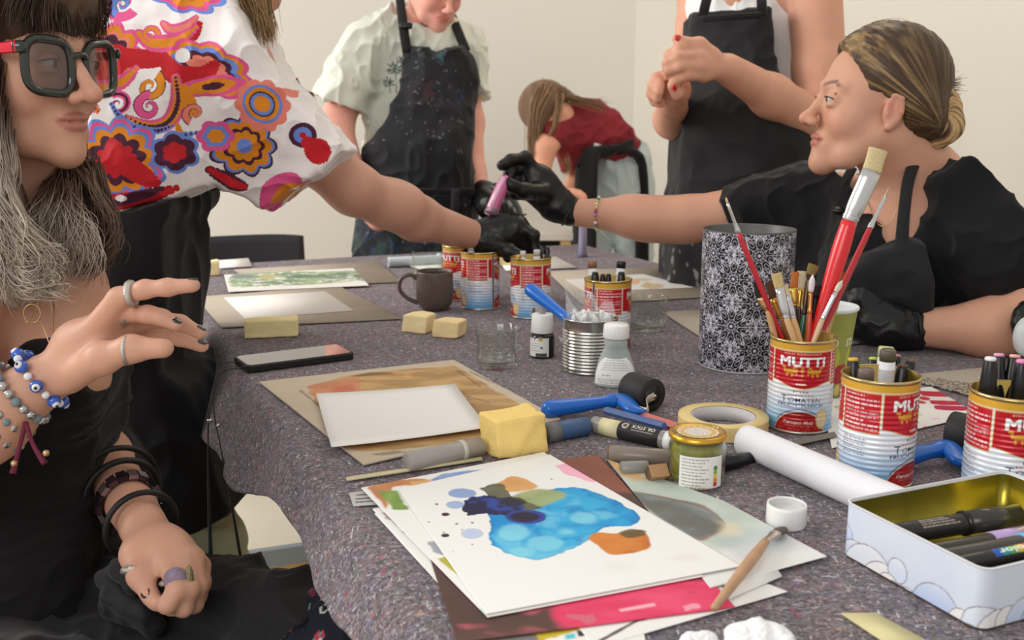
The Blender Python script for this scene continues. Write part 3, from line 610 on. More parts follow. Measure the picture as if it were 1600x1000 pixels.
    c = mix(c, lin((222, 206, 200)), disc(V, 1068, 872, 26, 6, .006, 50, 12, h, .008)*.3); c = mix(c, lin((220, 210, 210)), disc(V, 968, 885, 24, 6, .006, 50, 13, h, .008)*.25); return c
flat('painting', [(622, 764), (859, 710), (1158, 884), (759, 959)], .0056, papervc, 'bright blue watercolour blot painting on top of the stack', 'painting', .0007, 520, 400, blue_water)
# thin strip of masking tape edge, printed felt tag, tape strip
flat('paper_strip', [(540, 745), (752, 713), (754, 717), (542, 749)], .0035, mat('cream_paper', (208, 198, 160), rough=.7), 'thin cream strip lying behind the painting stack', 'paper strip', .002, 1, 1)
def lab(V):
    c = np.tile(lin((188, 186, 184)), (len(V), 1))
    for k, y in enumerate([773, 779, 784]): c = mix(c, lin((50, 48, 52)), blob(V, [(556, y), (600, y-3), (600, y-1.4), (556, y+1.6)], .0008, 600, k, .001, .0004))
    return c
flat('felt_label', [(545, 770), (585, 764), (604, 787), (552, 791)], .001, papervc, 'small printed tag stuck on the felt beside the stack', 'label', .0004, 90, 50, lab)
flat('tape_strip', [(1313, 958), (1368, 957), (1470, 1012), (1395, 1012)], .0012, mat('tape_cream', (214, 204, 152), rough=.6), 'loose piece of cream masking tape beside the tin', 'tape', .0006, 1, 1)
# ================================================================== builders for the still life
tinm = mat('tin_metal', (206, 204, 198), rough=.22, metal=1.0); goldm = mat('gold_lacquer', (190, 160, 84), rough=.25, metal=.9)
whitep = mat('white_plastic', (236, 236, 234), rough=.35); blackp = mat('black_plastic', (24, 24, 26), rough=.28); glass = thin_glass('clear_glass', (250, 252, 250), r0=.04, gain=1.9)
bluep = mat('blue_plastic', (16, 100, 194), rough=.32, coat=.2); rubber = mat('black_rubber', (38, 37, 38), rough=.6, bump=.1, bscale=200)
def ribbed(prof, n, cnt, amp, z0=-9, z1=9):
    V, f = lathe(prof, n); V = V.copy(); th = np.arctan2(V[:, 1], V[:, 0]); r = np.hypot(V[:, 0], V[:, 1]); k = (r > .003) & (V[:, 2] > z0) & (V[:, 2] < z1)
    s = 1+amp*(np.abs(np.sin(th*cnt/2))-.5)/np.maximum(r, 1e-4); V[k, 0] *= s[k]; V[k, 1] *= s[k]; return V, f
def tocam(loc): return math.atan2(-loc[1], -loc[0])
# ---- the tomato can label
RED, GOLD = (196, 22, 38), (222, 168, 52)
def can_label():
    W, H = .2356, .110; c = Canvas(W, H, 3600, (236, 238, 242)); X, Y = c.X, c.Y
    t = np.clip((.046-Y)/.040, 0, 1)[..., None]; c.a = lin((234, 238, 243))*(1-t)+lin((74, 158, 216))*t
    t2 = (np.sin((Y-.01)/.0052*2*np.pi) > .55)[..., None]*(Y[..., None] < .036)*.3; c.a = c.a*(1-t2)+lin((236, 244, 250))*t2  # pale stripes: rib highlights painted into the lower label colour
    c.rect(0, W, .099, H, GOLD); c.rect(0, W, .1062, H, (150, 120, 60))
    for u0 in (W/4, 3*W/4):
        dx = np.abs(X-u0); low = .062-.0085*np.clip(np.cos(dx/.038*np.pi/1), -1, 1)*(dx < .038)+.0
        low = np.where(dx < .0375, .0615-.008*(.5+.5*np.cos(dx/.0375*np.pi)), .0615)
        m = (dx < .0375); c.fill(m & (Y > low) & (Y < .0985), (226, 190, 120)); c.fill(m & (dx < .0365) & (Y > low+.001) & (Y < .0975), RED)
        c.text('SOLO POMODORO', u0, .0955, .0021, (244, 214, 190), 0, .044); c.text('MUTTI', u0, .0865, .0108, (150, 16, 28), .0, .053, outline=(.0013, (150, 16, 28))); c.text('MUTTI', u0, .0865, .0108, (250, 250, 250), .0, .053, outline=(.0006, (250, 250, 250)))
        for sx in (-1, 1):                                            # two heraldic lions facing a small crest
            for (ax, ay, rx, ry) in [(.014, .0745, .0058, .0028), (.0085, .0765, .003, .0036), (.0205, .0765, .0012, .004), (.0115, .0705, .0012, .0026), (.0175, .0705, .0012, .0026), (.0068, .0725, .0012, .0024), (.0225, .079, .0016, .0014)]: c.ell(u0+sx*ax, ay, rx, ry, (222, 158, 52))
            c.ell(u0+sx*.0078, .0772, .001, .0009, (150, 40, 24))
        c.ell(u0, .0765, .0022, .003, (214, 150, 50)); c.ell(u0, .0705, .0016, .0016, (214, 150, 50))
        c.text('PARMA', u0, .0617 if 0 else .0600, .0022, (246, 230, 214), .01, .012)
        c.text('POLPA', u0, .0508, .0030, (40, 56, 96), 0, .018); c.text('FEINSTES', u0, .0465, .0021, (206, 92, 92), 0, .030)
        c.text('OMATEN', u0+.0045, .0410, .0054, (26, 44, 88), .003, .038); c.text('T', u0-.0195, .0420, .0085, (26, 44, 88), .0, .0080); c.text('FRUCHTFLEISCH', u0, .0348, .0046, (30, 60, 120), .004, .054)
        d2 = (X-u0)**2+(Y+.004)**2; c.fill((np.abs(np.sqrt(d2)-.0335) < .0008) & (((X*520) % 1) < .7) & (np.abs(X-u0) < .027), (30, 60, 110))
        e = ((X-u0)/.031)**2+((Y-.0)/.0275)**2; c.fill(e < 1, (214, 176, 130)); c.fill(e < .93, (150, 20, 28)); c.fill((e < .8) & (Y < .022), (176, 26, 32))
        rr = np.random.RandomState(3)
        for _ in range(60): c.ell(u0+rr.uniform(-.026, .026), rr.uniform(.001, .012), .0008, .0007, (206, 80, 66))
        c.text('Francesco Mutti', u0-.001, .0145, .0042, (244, 228, 222), .006, .036, shear=.35); c.rect(u0-.016, u0+.016, .0098, .0102, (240, 220, 214))
        c.ell(u0+.027, .018, .0085, .0120, (204, 178, 120)); c.ell(u0+.027, .018, .007, .010, (224, 204, 160))
    for u0 in (0, W/2, W):                                            # side panels with small print
        m = np.abs(X-u0) < .0205; c.fill(m & (Y > .0565) & (Y < .0985), (226, 190, 120)); c.fill((np.abs(X-u0) < .0195) & (Y > .0575) & (Y < .0975), RED)
        for k, y in enumerate(np.arange(.0945, .060, -.0042)):
            x0 = u0-.018; c.scribble(x0, u0+(.018 if k % 3 else .004), y, .0017, (244, 226, 224), seed=k)
        for k, y in enumerate(np.arange(.0525, .034, -.0026)): c.scribble(u0-.019, u0+(.008 if k % 4 else -.004), y, .0011, (80, 90, 116), seed=k+20)
    b0 = W/2; c.rect(b0-.002, b0+.016, .006, .022, (236, 236, 238)); rr = np.random.RandomState(5); x = b0-.0005
    while x < b0+.0145: wv = rr.choice([.0004, .0007, .0011]); c.rect(x, x+wv, .0085, .021, (34, 40, 60)); x += wv+rr.choice([.0005, .0009])
    return c
LABEL = can_label()
can_src = {}
def tomato_can(loc, r, h, off, label, res, seam=None):
    t = thing('tomato_can', loc, label, 'tin can', 'red and blue tomato cans used as pots'); k = r/.0375; kz = h/.110
    nth, nz = res; th = np.linspace(0, 2*np.pi, nth, endpoint=False); z = np.linspace(.0028, .1072, nz)
    Z, TH = np.meshgrid(z, th, indexing='ij'); rib = .00032*np.clip(np.sin(Z/.0052*2*np.pi), -1, 1)*ss(.012, .018, Z)*(1-ss(.088, .094, Z))
    a0 = tocam(loc)+off; R = .0374+rib; V = np.stack([R*np.cos(TH+a0)*k, R*np.sin(TH+a0)*k, Z*kz], -1).reshape(-1, 3)
    u = ((TH/(2*np.pi))*.2356+.0589) % .2356; cols = LABEL.sample(u.ravel(), Z.ravel())
    if seam is not None:
        d = np.abs(((TH-(seam-off)+np.pi) % (2*np.pi))-np.pi).ravel(); cols = mix(cols, lin((60, 58, 60)), (d < .045)*.9); cols = mix(cols, lin((222, 216, 210)), ((d >= .045) & (d < .075))*.8)
    i, j = np.meshgrid(np.arange(nz-1), np.arange(nth), indexing='ij'); i = i.ravel(); j = j.ravel(); j2 = (j+1) % nth
    mk('label', (V, np.stack([i*nth+j, i*nth+j2, (i+1)*nth+j2, (i+1)*nth+j], 1)), mat('printed_tin', vc=True, rough=.30, metal=.12, coat=.3), t, True, cols)
    s = lambda p: [(a*k, b*kz) for a, b in p]
    mk('can_wall', lathe(s([(.0366, .0), (.0366, .1095), (.0358, .1095), (.0358, .003), (.0, .003)]), 64), goldm, t)
    mk('rim', lathe(s([(.0368, .1065), (.0382, .1072), (.0386, .1085), (.0382, .1100), (.0370, .1104), (.0360, .1098), (.0360, .106)]), 72, False), mat('rim_metal', (196, 176, 122), rough=.25, metal=.9), t)
    mk('base_ring', lathe(s([(.0350, .0), (.0380, .0), (.0384, .0014), (.0378, .0030), (.0366, .0032)]), 72, False), mat('rim_metal2', (190, 186, 176), rough=.3, metal=.9), t); return t
cans = {}
def can_at(key, cx, yb, wpx, off, label, res, yt=None, seam=None):
    f = T(cx, yb); dirn = A3(f[0], f[1], 0)/math.hypot(f[0], f[1]); r = .0375
    loc = f+dirn*r; cans[key] = (loc, r); return tomato_can(loc, r, .110, off, label, res, seam)
D_ = math.radians
can_at('brush', 1246, 679, 98, D_(2), 'tomato can full of paintbrushes, red front label facing out', (420, 200))
can_at('mark', 1363, 766, 120, D_(63), 'tomato can holding black and white markers, brayer behind it', (420, 200))
can_at('right', 1563, 803, 120, D_(36), 'tomato can behind the tin, holding markers with pink and white tops', (420, 200))
can_at('mid', 948, 548, 74, D_(95), 'tomato can of markers behind the can of cotton swabs', (240, 110), seam=D_(-36))
can_at('a', 751, 485, 60, D_(80), 'tomato can showing its bar code beside the brown mug', (200, 90), seam=D_(40))
can_at('b', 721, 471, 57, D_(-46), 'tomato can half hidden behind the bar-coded can by the mug', (200, 90))
can_at('c', 829, 499, 62, D_(-88), 'tomato can with a gloved hand reaching into it', (200, 90))
# ---- markers standing in cans
def rodpts(top, can, lean=(0, 0)):
    loc, r = cans[can]; b_ = A3(top[0]+lean[0], top[1]+lean[1], TZ+.004); v = b_[:2]-loc[:2]; n = np.linalg.norm(v)
    if n > r-.011: b_[:2] = loc[:2]+v/n*(r-.011)
    return b_
def marker_in(can, px, py, dd, kind, cap, label, w_=.0155, lean=(0, 0), bodyc=None):
    loc, r = cans[can]; top = P(px, py, depth(loc)+dd); base = rodpts(top, can, lean); t = thing('marker_pen', base, label, 'marker', 'markers standing in cans')
    ax = top-base; Lh = np.linalg.norm(ax); x, y, z = frame_of(ax); M = axes(x, y, z); w2 = w_/2
    capm = mat('pen_'+'_'.join(map(str, cap)), cap, rough=.35)
    if kind == 'black':
        mk('body', move(lathe([(w2*.9, 0), (w2*.9, Lh*.45)], 24), M), mat('pen_body', (222, 222, 224), rough=.35) if bodyc is None else mat('pen_b%d' % sum(bodyc), bodyc), t)
        mk('cap', move(lathe([(w2, Lh*.45), (w2, Lh-.032), (w2*.70, Lh-.004), (w2*.64, Lh-.003)], 28), M), blackp, t)
        mk('cap_end', move(lathe([(w2*.62, Lh-.0032), (w2*.62, Lh-.0008), (w2*.5, Lh)], 24), M), capm, t)
    else:
        mk('body', move(lathe([(w2*.9, 0), (w2*.98, .003), (w2*.98, Lh-.0115)], 20), M), mat('pen_body', (222, 222, 224), rough=.35), t)
        mk('cap_end', move(lathe([(w2, Lh-.0118), (w2, Lh-.002), (w2*.85, Lh)], 24), M), capm, t)
        if kind == 'print': mk('print', move(lathe([(w2*1.0, Lh*.55), (w2*1.0, Lh-.02)], 20, False), M), mat('pen_print', (196, 198, 206), rough=.4), t)
    return t
g = 'mark'
for a in [(1333, 559, .012, 'black', (222, 178, 60), 'black marker with yellow top in the can before the brayer', .0165), (1343, 566, .030, 'black', (64, 110, 52), 'short marker with dark green top behind the yellow-topped one', .0135),
          (1364, 558, .034, 'black', (196, 210, 60), 'black marker with lime green top, rear of the can', .0125), (1354, 576, -.020, 'white', (112, 98, 92), 'white marker with a low brown cap at the front of its can', .0160),
          (1385, 541, .020, 'white', (176, 180, 120), 'white marker with olive top, tallest in its can', .0160), (1388, 546, -.012, 'print', (88, 82, 70), 'white marker with dark grey top before the olive-topped one', .0160),
          (1404, 554, .032, 'black', (190, 130, 120), 'slim marker with pinkish top behind the brown-topped ones', .0090), (1411, 569, -.004, 'black', (88, 60, 46), 'black marker with dark brown top beside the white ones', .0165), (1424, 562, .016, 'black', (108, 78, 58), 'black marker with brown top at the rim by the brayer', .0150)]:
    marker_in(g, a[0], a[1], a[2], a[3], a[4], a[5], a[6])
for a in [(1548, 558, -.014, 'black', (232, 228, 232), 'black marker with white top nearest the tin', .0165), (1561, 552, .020, 'black', (226, 160, 186), 'black marker with pink top behind the white-topped one', .0155), (1586, 554, .016, 'black', (236, 176, 168), 'black marker with salmon top, can behind the tin', .0160), (1597, 562, -.016, 'black', (226, 132, 178), 'black marker with bright pink top, can behind the tin', .0165)]:
    marker_in('right', *a[:6], a[6])
for a in [(925, 408, .010, 'white', (140, 98, 74), 'white marker with brown top in the can behind cotton swabs', .0150), (930, 425, -.012, 'black', (30, 30, 32), 'black-capped marker before the brown-topped white one', .0160), (942, 428, .006, 'black', (110, 40, 50), 'short marker with dark red top in the middle of its can', .0120), (951, 428, .000, 'black', (30, 28, 30), 'short black marker beside the dark red topped one', .0120),
          (971, 408, .012, 'white', (30, 30, 32), 'white marker with black top in the can behind cotton swabs', .0150), (971, 425, -.010, 'black', (30, 30, 34), 'black-capped marker before the black-topped white one', .0165), (957, 441, .02, 'white', (206, 206, 120), 'low marker with pale yellow top behind the can rim', .0120)]:
    marker_in('mid', *a[:6], a[6])
for c_, a in [('a', (736, 382, -.01, 'white', (222, 222, 222), 'white marker sticking out by the bar-coded can rim', .0130)), ('b', (704, 374, .0, 'black', (30, 60, 50), 'dark green marker in the half hidden can', .0130)), ('b', (716, 372, .01, 'black', (30, 30, 30), 'black marker in the half hidden can', .0130)), ('c', (817, 392, .012, 'white', (220, 220, 216), 'white marker between the gloved fingers in the can', .0110)), ('c', (839, 390, -.006, 'white', (200, 204, 200), 'grey-white marker beside the gloved fingers in the can', .0130)), ('c', (850, 384, .01, 'black', (26, 26, 28), 'black marker at the rim of the gloved hand\'s can', .0150)), ('c', (856, 386, -.004, 'black', (40, 44, 44), 'slim black marker at the outer rim of the gloved hand\'s can', .0120))]:
    marker_in(c_, *a[:6], a[6])
# ---- paintbrushes in the front can
def brush(tip, fer, hend, wb, wf, wh, bc, fc, hc, label, dd=0., flatb=.35, dtop=None, wh0=None, round_=False):
    loc, r = cans['brush']; d0 = depth(loc)+dd; d1 = d0+(0 if dtop is None else dtop); k = lambda p, d: P(p[0], p[1], d)
    a = k(tip, d1); b_ = k(fer[0], d1); c = k(fer[1], d1*.6+d0*.4); e = k(hend, d0)
    dirn = (e-c)/np.linalg.norm(e-c); s = (e[2]-TZ-.006)/max(-dirn[2], .2); bot = e+dirn*s; v = bot[:2]-loc[:2]; n = np.linalg.norm(v)
    if n > r-.006: bot[:2] = loc[:2]+v/n*(r-.006)
    base = A3(*loc[:2], TZ+.004); t = thing('paintbrush', base, label, 'paintbrush', 'paintbrushes in the front tomato can'); q = depth(loc)/F/2
    fm_ = mat('bristle_%d_%d' % (bc[0], bc[1]), bc, rough=.8, var=.25, vscale=900, bump=.5, bscale=1200); side = A3(1, 0, 0)
    if round_: sh = smooth_tube([b_, b_*.6+a*.4, b_*.3+a*.7, a], [wb*q*.8, wb*q, wb*q*.85, wb*q*.15], 14, 5, flat=.8, up=side)
    else: sh = smooth_tube([b_, b_*.5+a*.5, a*.97+b_*.03, a], [wf*q, wb*q*.96, wb*q, wb*q*.97], 18, 5, flat=flatb, up=side)
    mk('bristles', (sh[0]-base, sh[1]), fm_, t)
    fmm = mat('ferrule_%d_%d' % (fc[0], fc[1]), fc, rough=.25, metal=.85); sh = smooth_tube([b_*1.0, b_*.35+c*.65, b_*.12+c*.88, b_*.1+c*.9, c], [wf*q, wf*q*.85+wh*q*.15, wh*q*1.05, wh*q*1.12, wh*q*1.02], 20, 4, flat=.62 if not round_ else 1, up=side); mk('ferrule', (sh[0]-base, sh[1]), fmm, t)
    w1 = wh if wh0 is None else wh0
    sh = smooth_tube([c, c*.7+e*.3, e, bot], [wh*q, wh*q*1.12, w1*q, w1*q*.55], 16, 6); mk('handle', (sh[0]-base, sh[1]), mat('handle_%d_%d_%d' % hc, hc, rough=.3, coat=.4), t); return t
SIL, GO, RD, WD = (206, 206, 206), (214, 170, 90), (206, 24, 34), (206, 164, 112)
brush((1134, 308), ((1137, 318), (1154, 364)), (1224, 534), 4, 5, 8, (206, 180, 130), SIL, (186, 28, 40), 'long slim red brush leaning toward the patterned cylinder', .0, round_=True, dtop=-.03)
brush((1372, 234), ((1362, 268), (1327, 346)), (1268, 538), 30, 30, 24, (212, 192, 146), SIL, (222, 26, 34), 'biggest brush, thick bright red handle and wide pale bristles', -.005, flatb=.4, dtop=-.02, wh0=13)
brush((1389, 294), ((1384, 306), (1359, 357)), (1275, 538), 4, 6, 9, (200, 170, 120), SIL, (190, 34, 44), 'slim dark red brush standing beside the biggest one', .012, round_=True, dtop=.02, wh0=10)
brush((1316, 425), ((1318, 440), (1314, 452)), (1288, 538), 8, 9, 7, (186, 116, 54), GO, (192, 150, 84), 'ochre-handled brush with short orange bristles behind the dark red one', .024)
brush((1316, 438), ((1306, 456), (1285, 499)), (1270, 538), 9, 8, 8, (220, 212, 192), SIL, (208, 176, 138), 'brush with white round bristles and silver ferrule, pale handle', -.022, round_=True)
brush((1213, 427), ((1218, 450), (1229, 498)), (1243, 538), 17, 15, 9, (204, 178, 124), SIL, (212, 172, 120), 'flat hog brush with long silver ferrule and pine handle', -.022)
brush((1226, 445), ((1230, 462), (1240, 498)), (1252, 538), 10, 12, 8, (216, 200, 166), SIL, (210, 166, 112), 'smaller pale brush close beside the flat hog brush', -.014)
brush((1184, 440), ((1190, 464), (1200, 486)), (1214, 538), 17, 16, 9, (34, 30, 26), (196, 152, 108), (196, 150, 104), 'brush with a black block of bristles and tan ferrule', -.004, flatb=.5)
brush((1203, 440), ((1209, 466), (1222, 498)), (1234, 538), 16, 14, 9, (88, 52, 36), (204, 150, 76), (140, 84, 44), 'brush with dark brown bristles and golden ferrule', .008, flatb=.5)
brush((1196, 470), ((1199, 474), (1204, 492)), (1216, 538), 8, 8, 8, (222, 222, 216), (204, 206, 204), (130, 98, 50), 'short brush with white collar behind the slim red one', .012)
brush((1243, 425), ((1240, 450), (1242, 478)), (1246, 538), 12, 14, 8, (190, 110, 48), (226, 184, 92), (50, 36, 34), 'brush with orange bristles and pale gold ferrule', .012)
brush((1253, 424), ((1252, 452), (1249, 480)), (1250, 538), 14, 9, 7, (218, 206, 176), (222, 180, 86), (64, 30, 40), 'brush with cream fanned bristles behind the orange one', .020)
brush((1272, 414), ((1266, 430), (1257, 492)), (1250, 538), 18, 12, 9, (128, 112, 62), (74, 58, 46), (28, 92, 72), 'brush with olive square bristles and green handle', .006, flatb=.4)
brush((1270, 429), ((1267, 456), (1265, 490)), (1262, 538), 10, 7, 8, (226, 216, 222), (186, 130, 80), (196, 70, 40), 'brush with white oval bristles and orange-red handle', -.008, round_=True)
brush((1277, 447), ((1276, 462), (1271, 505)), (1264, 538), 13, 13, 8, (30, 26, 28), (26, 24, 28), (166, 74, 44), 'brush with black bristles and black ferrule', -.002, flatb=.6)
# ---- patterned cylinder
def pattern_tube():
    loc, r, h = upright(1160, 584, 136, 366); r2 = r*1.02
    t = thing('storage_tin', loc, 'tall black cylinder with white mandala line pattern beside the brush can', 'storage tin')
    nth, nz = 760, 420; TH, Z = np.meshgrid(np.linspace(0, 2*np.pi, nth, endpoint=False), np.linspace(.0, h, nz), indexing='ij'); U = TH*r; lw = .00031; m = np.zeros_like(U)
    def line(d, w_=lw): return 1-ss(w_*.6, w_*1.5, np.abs(d))
    per = 2*np.pi*r/6; big = .034
    for ox, oy, R, sp_ in [(0, 0, .034, 10), (.5, .5, .034, 10), (.5, 0, .015, 8), (0, .5, .015, 8)]:
        cx = (np.round(U/per-ox)+ox)*per; cz = (np.round(Z/(per*1.0)-oy)+oy)*per; dx, dz = U-cx, Z-cz; rr = np.hypot(dx, dz); an = np.arctan2(dz, dx); sec = np.pi*2/sp_; a = (an % sec)-sec/2; ins = (rr < R)
        m = np.maximum(m, line(rr*np.sin(a+sec/2))*ins*(rr > .004)*(rr < R*.92)); m = np.maximum(m, line(rr*np.sin(a-sec/2))*ins*(rr > .004)*(rr < R*.92))
        tx, tz = rr*np.cos(a), rr*np.sin(a)
        m = np.maximum(m, line(np.hypot(tx-R*.55, tz*1.7)-R*.13)*ins); m = np.maximum(m, line(np.abs(tz)-(R-tx)*.33)*(tx > R*.25)*(tx < R))
        m = np.maximum(m, line(np.hypot(tx-R*.86, tz)-R*.055, lw*1.6)*1.0); m = np.maximum(m, line(rr-R*.18)*1.0); m = np.maximum(m, line(rr-R*.30-.0012*np.cos(an*sp_))*(R > .03))
        m = np.maximum(m, line(rr-.0008, .0012))
    c = mix(lin((20, 18, 24)), lin((214, 210, 222)), m.ravel())
    V = np.stack([r2*np.cos(TH), r2*np.sin(TH), Z], -1).reshape(-1, 3); i, j = np.meshgrid(np.arange(nth), np.arange(nz-1), indexing='ij'); i = i.ravel(); j = j.ravel(); i2 = (i+1) % nth
    mk('printed_wall', (V, np.stack([i*nz+j, i2*nz+j, i2*nz+j+1, i*nz+j+1], 1)), mat('printed_card', vc=True, rough=.35), t, True, c)
    mk('inner_wall', lathe([(r2*.985, 0), (r2*.985, h+.0005), (r2*1.004, h+.0016), (r2*1.004, h-.001)], 90, False), mat('grey_inner', (96, 96, 94), rough=.4, metal=.4), t)
    mk('base', lathe([(0, .002), (r2*1.003, .002), (r2*1.01, .001), (r2*1.01, -.0002), (0, -.0002)], 90, False), mat('light_edge', (180, 178, 184), rough=.4), t)
pattern_tube()
# ---- mug
def mug():
    loc, r, h = upright(680, 489, 57, 427); t = thing('coffee_mug', loc, 'dark brown ribbed ceramic mug', 'mug'); m = mat('brown_glaze', (92, 80, 72), rough=.28, coat=.3)
    s = r/.034
    mk('cup', ribbed([(0, .002), (r*.62, .0), (r*.70, .002), (r*.90, .010), (r*.985, .022), (r, .035), (r, h-.003), (r*.985, h), (r*.93, h-.001), (r*.92, h-.008), (r*.92, .02), (0, .012)], 240, 48, .0017, .012, h-.006), m, t)
    mk('coffee', lathe([(0, h-.016), (r*.915, h-.016)], 40, False), mat('coffee', (38, 24, 18), rough=.1), t)
    dx = -.98; p = [(dx*r*.96, 0, h*.80), (dx*r*1.35, 0, h*.90), (dx*r*1.85, 0, h*.80), (dx*r*1.95, 0, h*.55), (dx*r*1.6, 0, h*.33), (dx*r*.97, 0, h*.18)]
    mk('handle', smooth_tube([rotz(D_(6))@A3(*q) for q in p], [.0055, .005, .005, .005, .005, .0055], 14, 8, flat=.8), m, t)
mug()
# ---- glass jars
def glass_jar(cx, yb, w0, yt, flare, label, lip=True):
    loc, r, h = upright(cx, yb, w0, yt); t = thing('glass_jar', loc, label, 'glass jar', 'clear empty glass jars'); R = r*flare
    mk('glass', lathe([(0, .0), (r*.80, .0), (r*.96, .006), (r, .016), (r*1.0, h*.6), (R*.97, h*.86), (R*1.04, h-.004), (R*1.05, h-.001), (R*1.03, h), (R*1.0, h-.001), (R*.955, h*.86), (r*.965, h*.6), (r*.965, .018), (r*.92, .009), (0, .006)], 72, False), glass, t); return t
glass_jar(776, 581, 62, 516, 1.10, 'clear empty glass jar with flared rim beside the ink bottle')
glass_jar(1012, 522, 58, 468, 1.0, 'clear empty glass jar before the sheet with orange blots')
glass_jar(669, 462, 46, 400, 1.02, 'clear glass jar standing behind the brown mug')
# ---- ink bottle with dropper
def ink():
    loc, r, h = upright(847, 561, 39, 523); t = thing('ink_bottle', loc, 'small black ink bottle with white ribbed dropper cap', 'ink bottle'); hc = hgt(loc, 490); ht = hgt(loc, 480)
    mk('bottle', lathe([(0, 0), (r*.94, 0), (r, .002), (r, h-.006), (r*.93, h-.002), (r*.6, h), (r*.6, h+.002)], 48), mat('dark_glass', (18, 22, 26), rough=.08, coat=.5), t)
    mk('dropper_cap', ribbed([(r*.86, h), (r*.90, h+.001), (r*.84, hc-.002), (r*.78, hc), (0, hc)], 160, 40, .0009, h, hc-.003), whitep, t)
    mk('bulb', lathe([(r*.28, hc-.002), (r*.27, ht+.001), (r*.2, ht+.004), (0, ht+.0055)], 24, False), mat('grey_rubber', (150, 150, 152), rough=.6), t)
    c = Canvas(.030, h, 9000, (226, 226, 222)); c.rect(.016, .021, h*.72, h*.88, (206, 160, 40)); c.text('G', .0035, h*.8, .0032, (50, 50, 50), .01); c.ell(.0105, h*.8, .0012, .0012, (50, 50, 50))
    for k in range(4): c.scribble(.002, .013+.004*(k % 2), h*(.62-.1*k), .001, (110, 110, 112), k)
    c.rect(.012, .027, h*.08, h*.22, (70, 70, 72)); c.ell(.020, h*.45, .002, .002, (120, 126, 120))
    n, m_ = 90, 50; TH, Z = np.meshgrid(np.linspace(-1.25, .55, n), np.linspace(.003, h-.006, m_), indexing='ij'); a0 = tocam(loc); cols = c.sample((TH.ravel()+1.25)/1.8*.030, Z.ravel())
    V = np.stack([r*1.012*np.cos(TH+a0), r*1.012*np.sin(TH+a0), Z], -1).reshape(-1, 3); i, j = np.meshgrid(np.arange(n-1), np.arange(m_-1), indexing='ij'); i = i.ravel(); j = j.ravel()
    mk('label', (V, np.stack([i*m_+j, (i+1)*m_+j, (i+1)*m_+j+1, i*m_+j+1], 1)), mat('label_print', vc=True, rough=.5), t, True, cols)
ink()
# ---- white medium bottle
def medium():
    loc, r, h = upright(961, 611, 65, 528); hc = hgt(loc, 506); t = thing('medium_bottle', loc, 'frosted plastic bottle with white ribbed cap beside the brayer', 'bottle', rz=D_(-8)); fy = .58
    V, f = lathe([(0, 0), (r*.96, 0), (r, .003), (r*.98, h*.22), (r*.82, h*.48), (r*.60, h*.68), (r*.54, h*.76), (r*.56, h*.84), (r*.50, h*.93), (r*.46, h)], 64); V = V.copy(); ky = np.where(V[:, 2] < h*.6, fy, fy+(1-fy)*ss(h*.6, h*.85, V[:, 2])); V[:, 1] *= ky
    mk('bottle', (V, f), mat('frosted_plastic', (196, 208, 204), rough=.25, trans=.35, ior=1.4), t)
    mk('cap', ribbed([(r*.60, h*.92), (r*.62, h*.94), (r*.60, hc-.002), (r*.56, hc), (0, hc)], 200, 44, .0012, h*.93, hc-.003), whitep, t)
    n, m_ = 90, 80; c = Canvas(.044, h*.62, 6500, (232, 232, 229))
    for k in range(5): c.scribble(.012-.001*k, .032+.001*k, h*(.52-.045*k), .0011, (150, 152, 152), k)
    for k in range(4): c.scribble(.005, .040, h*(.16-.032*k), .0012, (140, 142, 144), k+9)
    c.scribble(.010, .018, h*.24, .0014, (110, 110, 112), 4)
    U, Z = np.meshgrid(np.linspace(-1, 1, n), np.linspace(.004, 1, m_), indexing='ij'); Zr = .004+(h*.60-.004)*Z*(1-.42*U**4*1.0)
    rr = np.interp(Zr, [0, h*.22, h*.48, h*.68], [r, r*.98, r*.82, r*.6]); a = U*1.25-np.pi/2; V = np.stack([rr*np.cos(a)*1.01, rr*np.sin(a)*fy*1.015-.0004, Zr], -1).reshape(-1, 3); cols = c.sample((U.ravel()+1)*.022, Zr.ravel())
    i, j = np.meshgrid(np.arange(n-1), np.arange(m_-1), indexing='ij'); i = i.ravel(); j = j.ravel(); mk('label', (V, np.stack([i*m_+j, (i+1)*m_+j, (i+1)*m_+j+1, i*m_+j+1], 1)), mat('label_print', vc=True, rough=.5), t, True, cols)
medium()
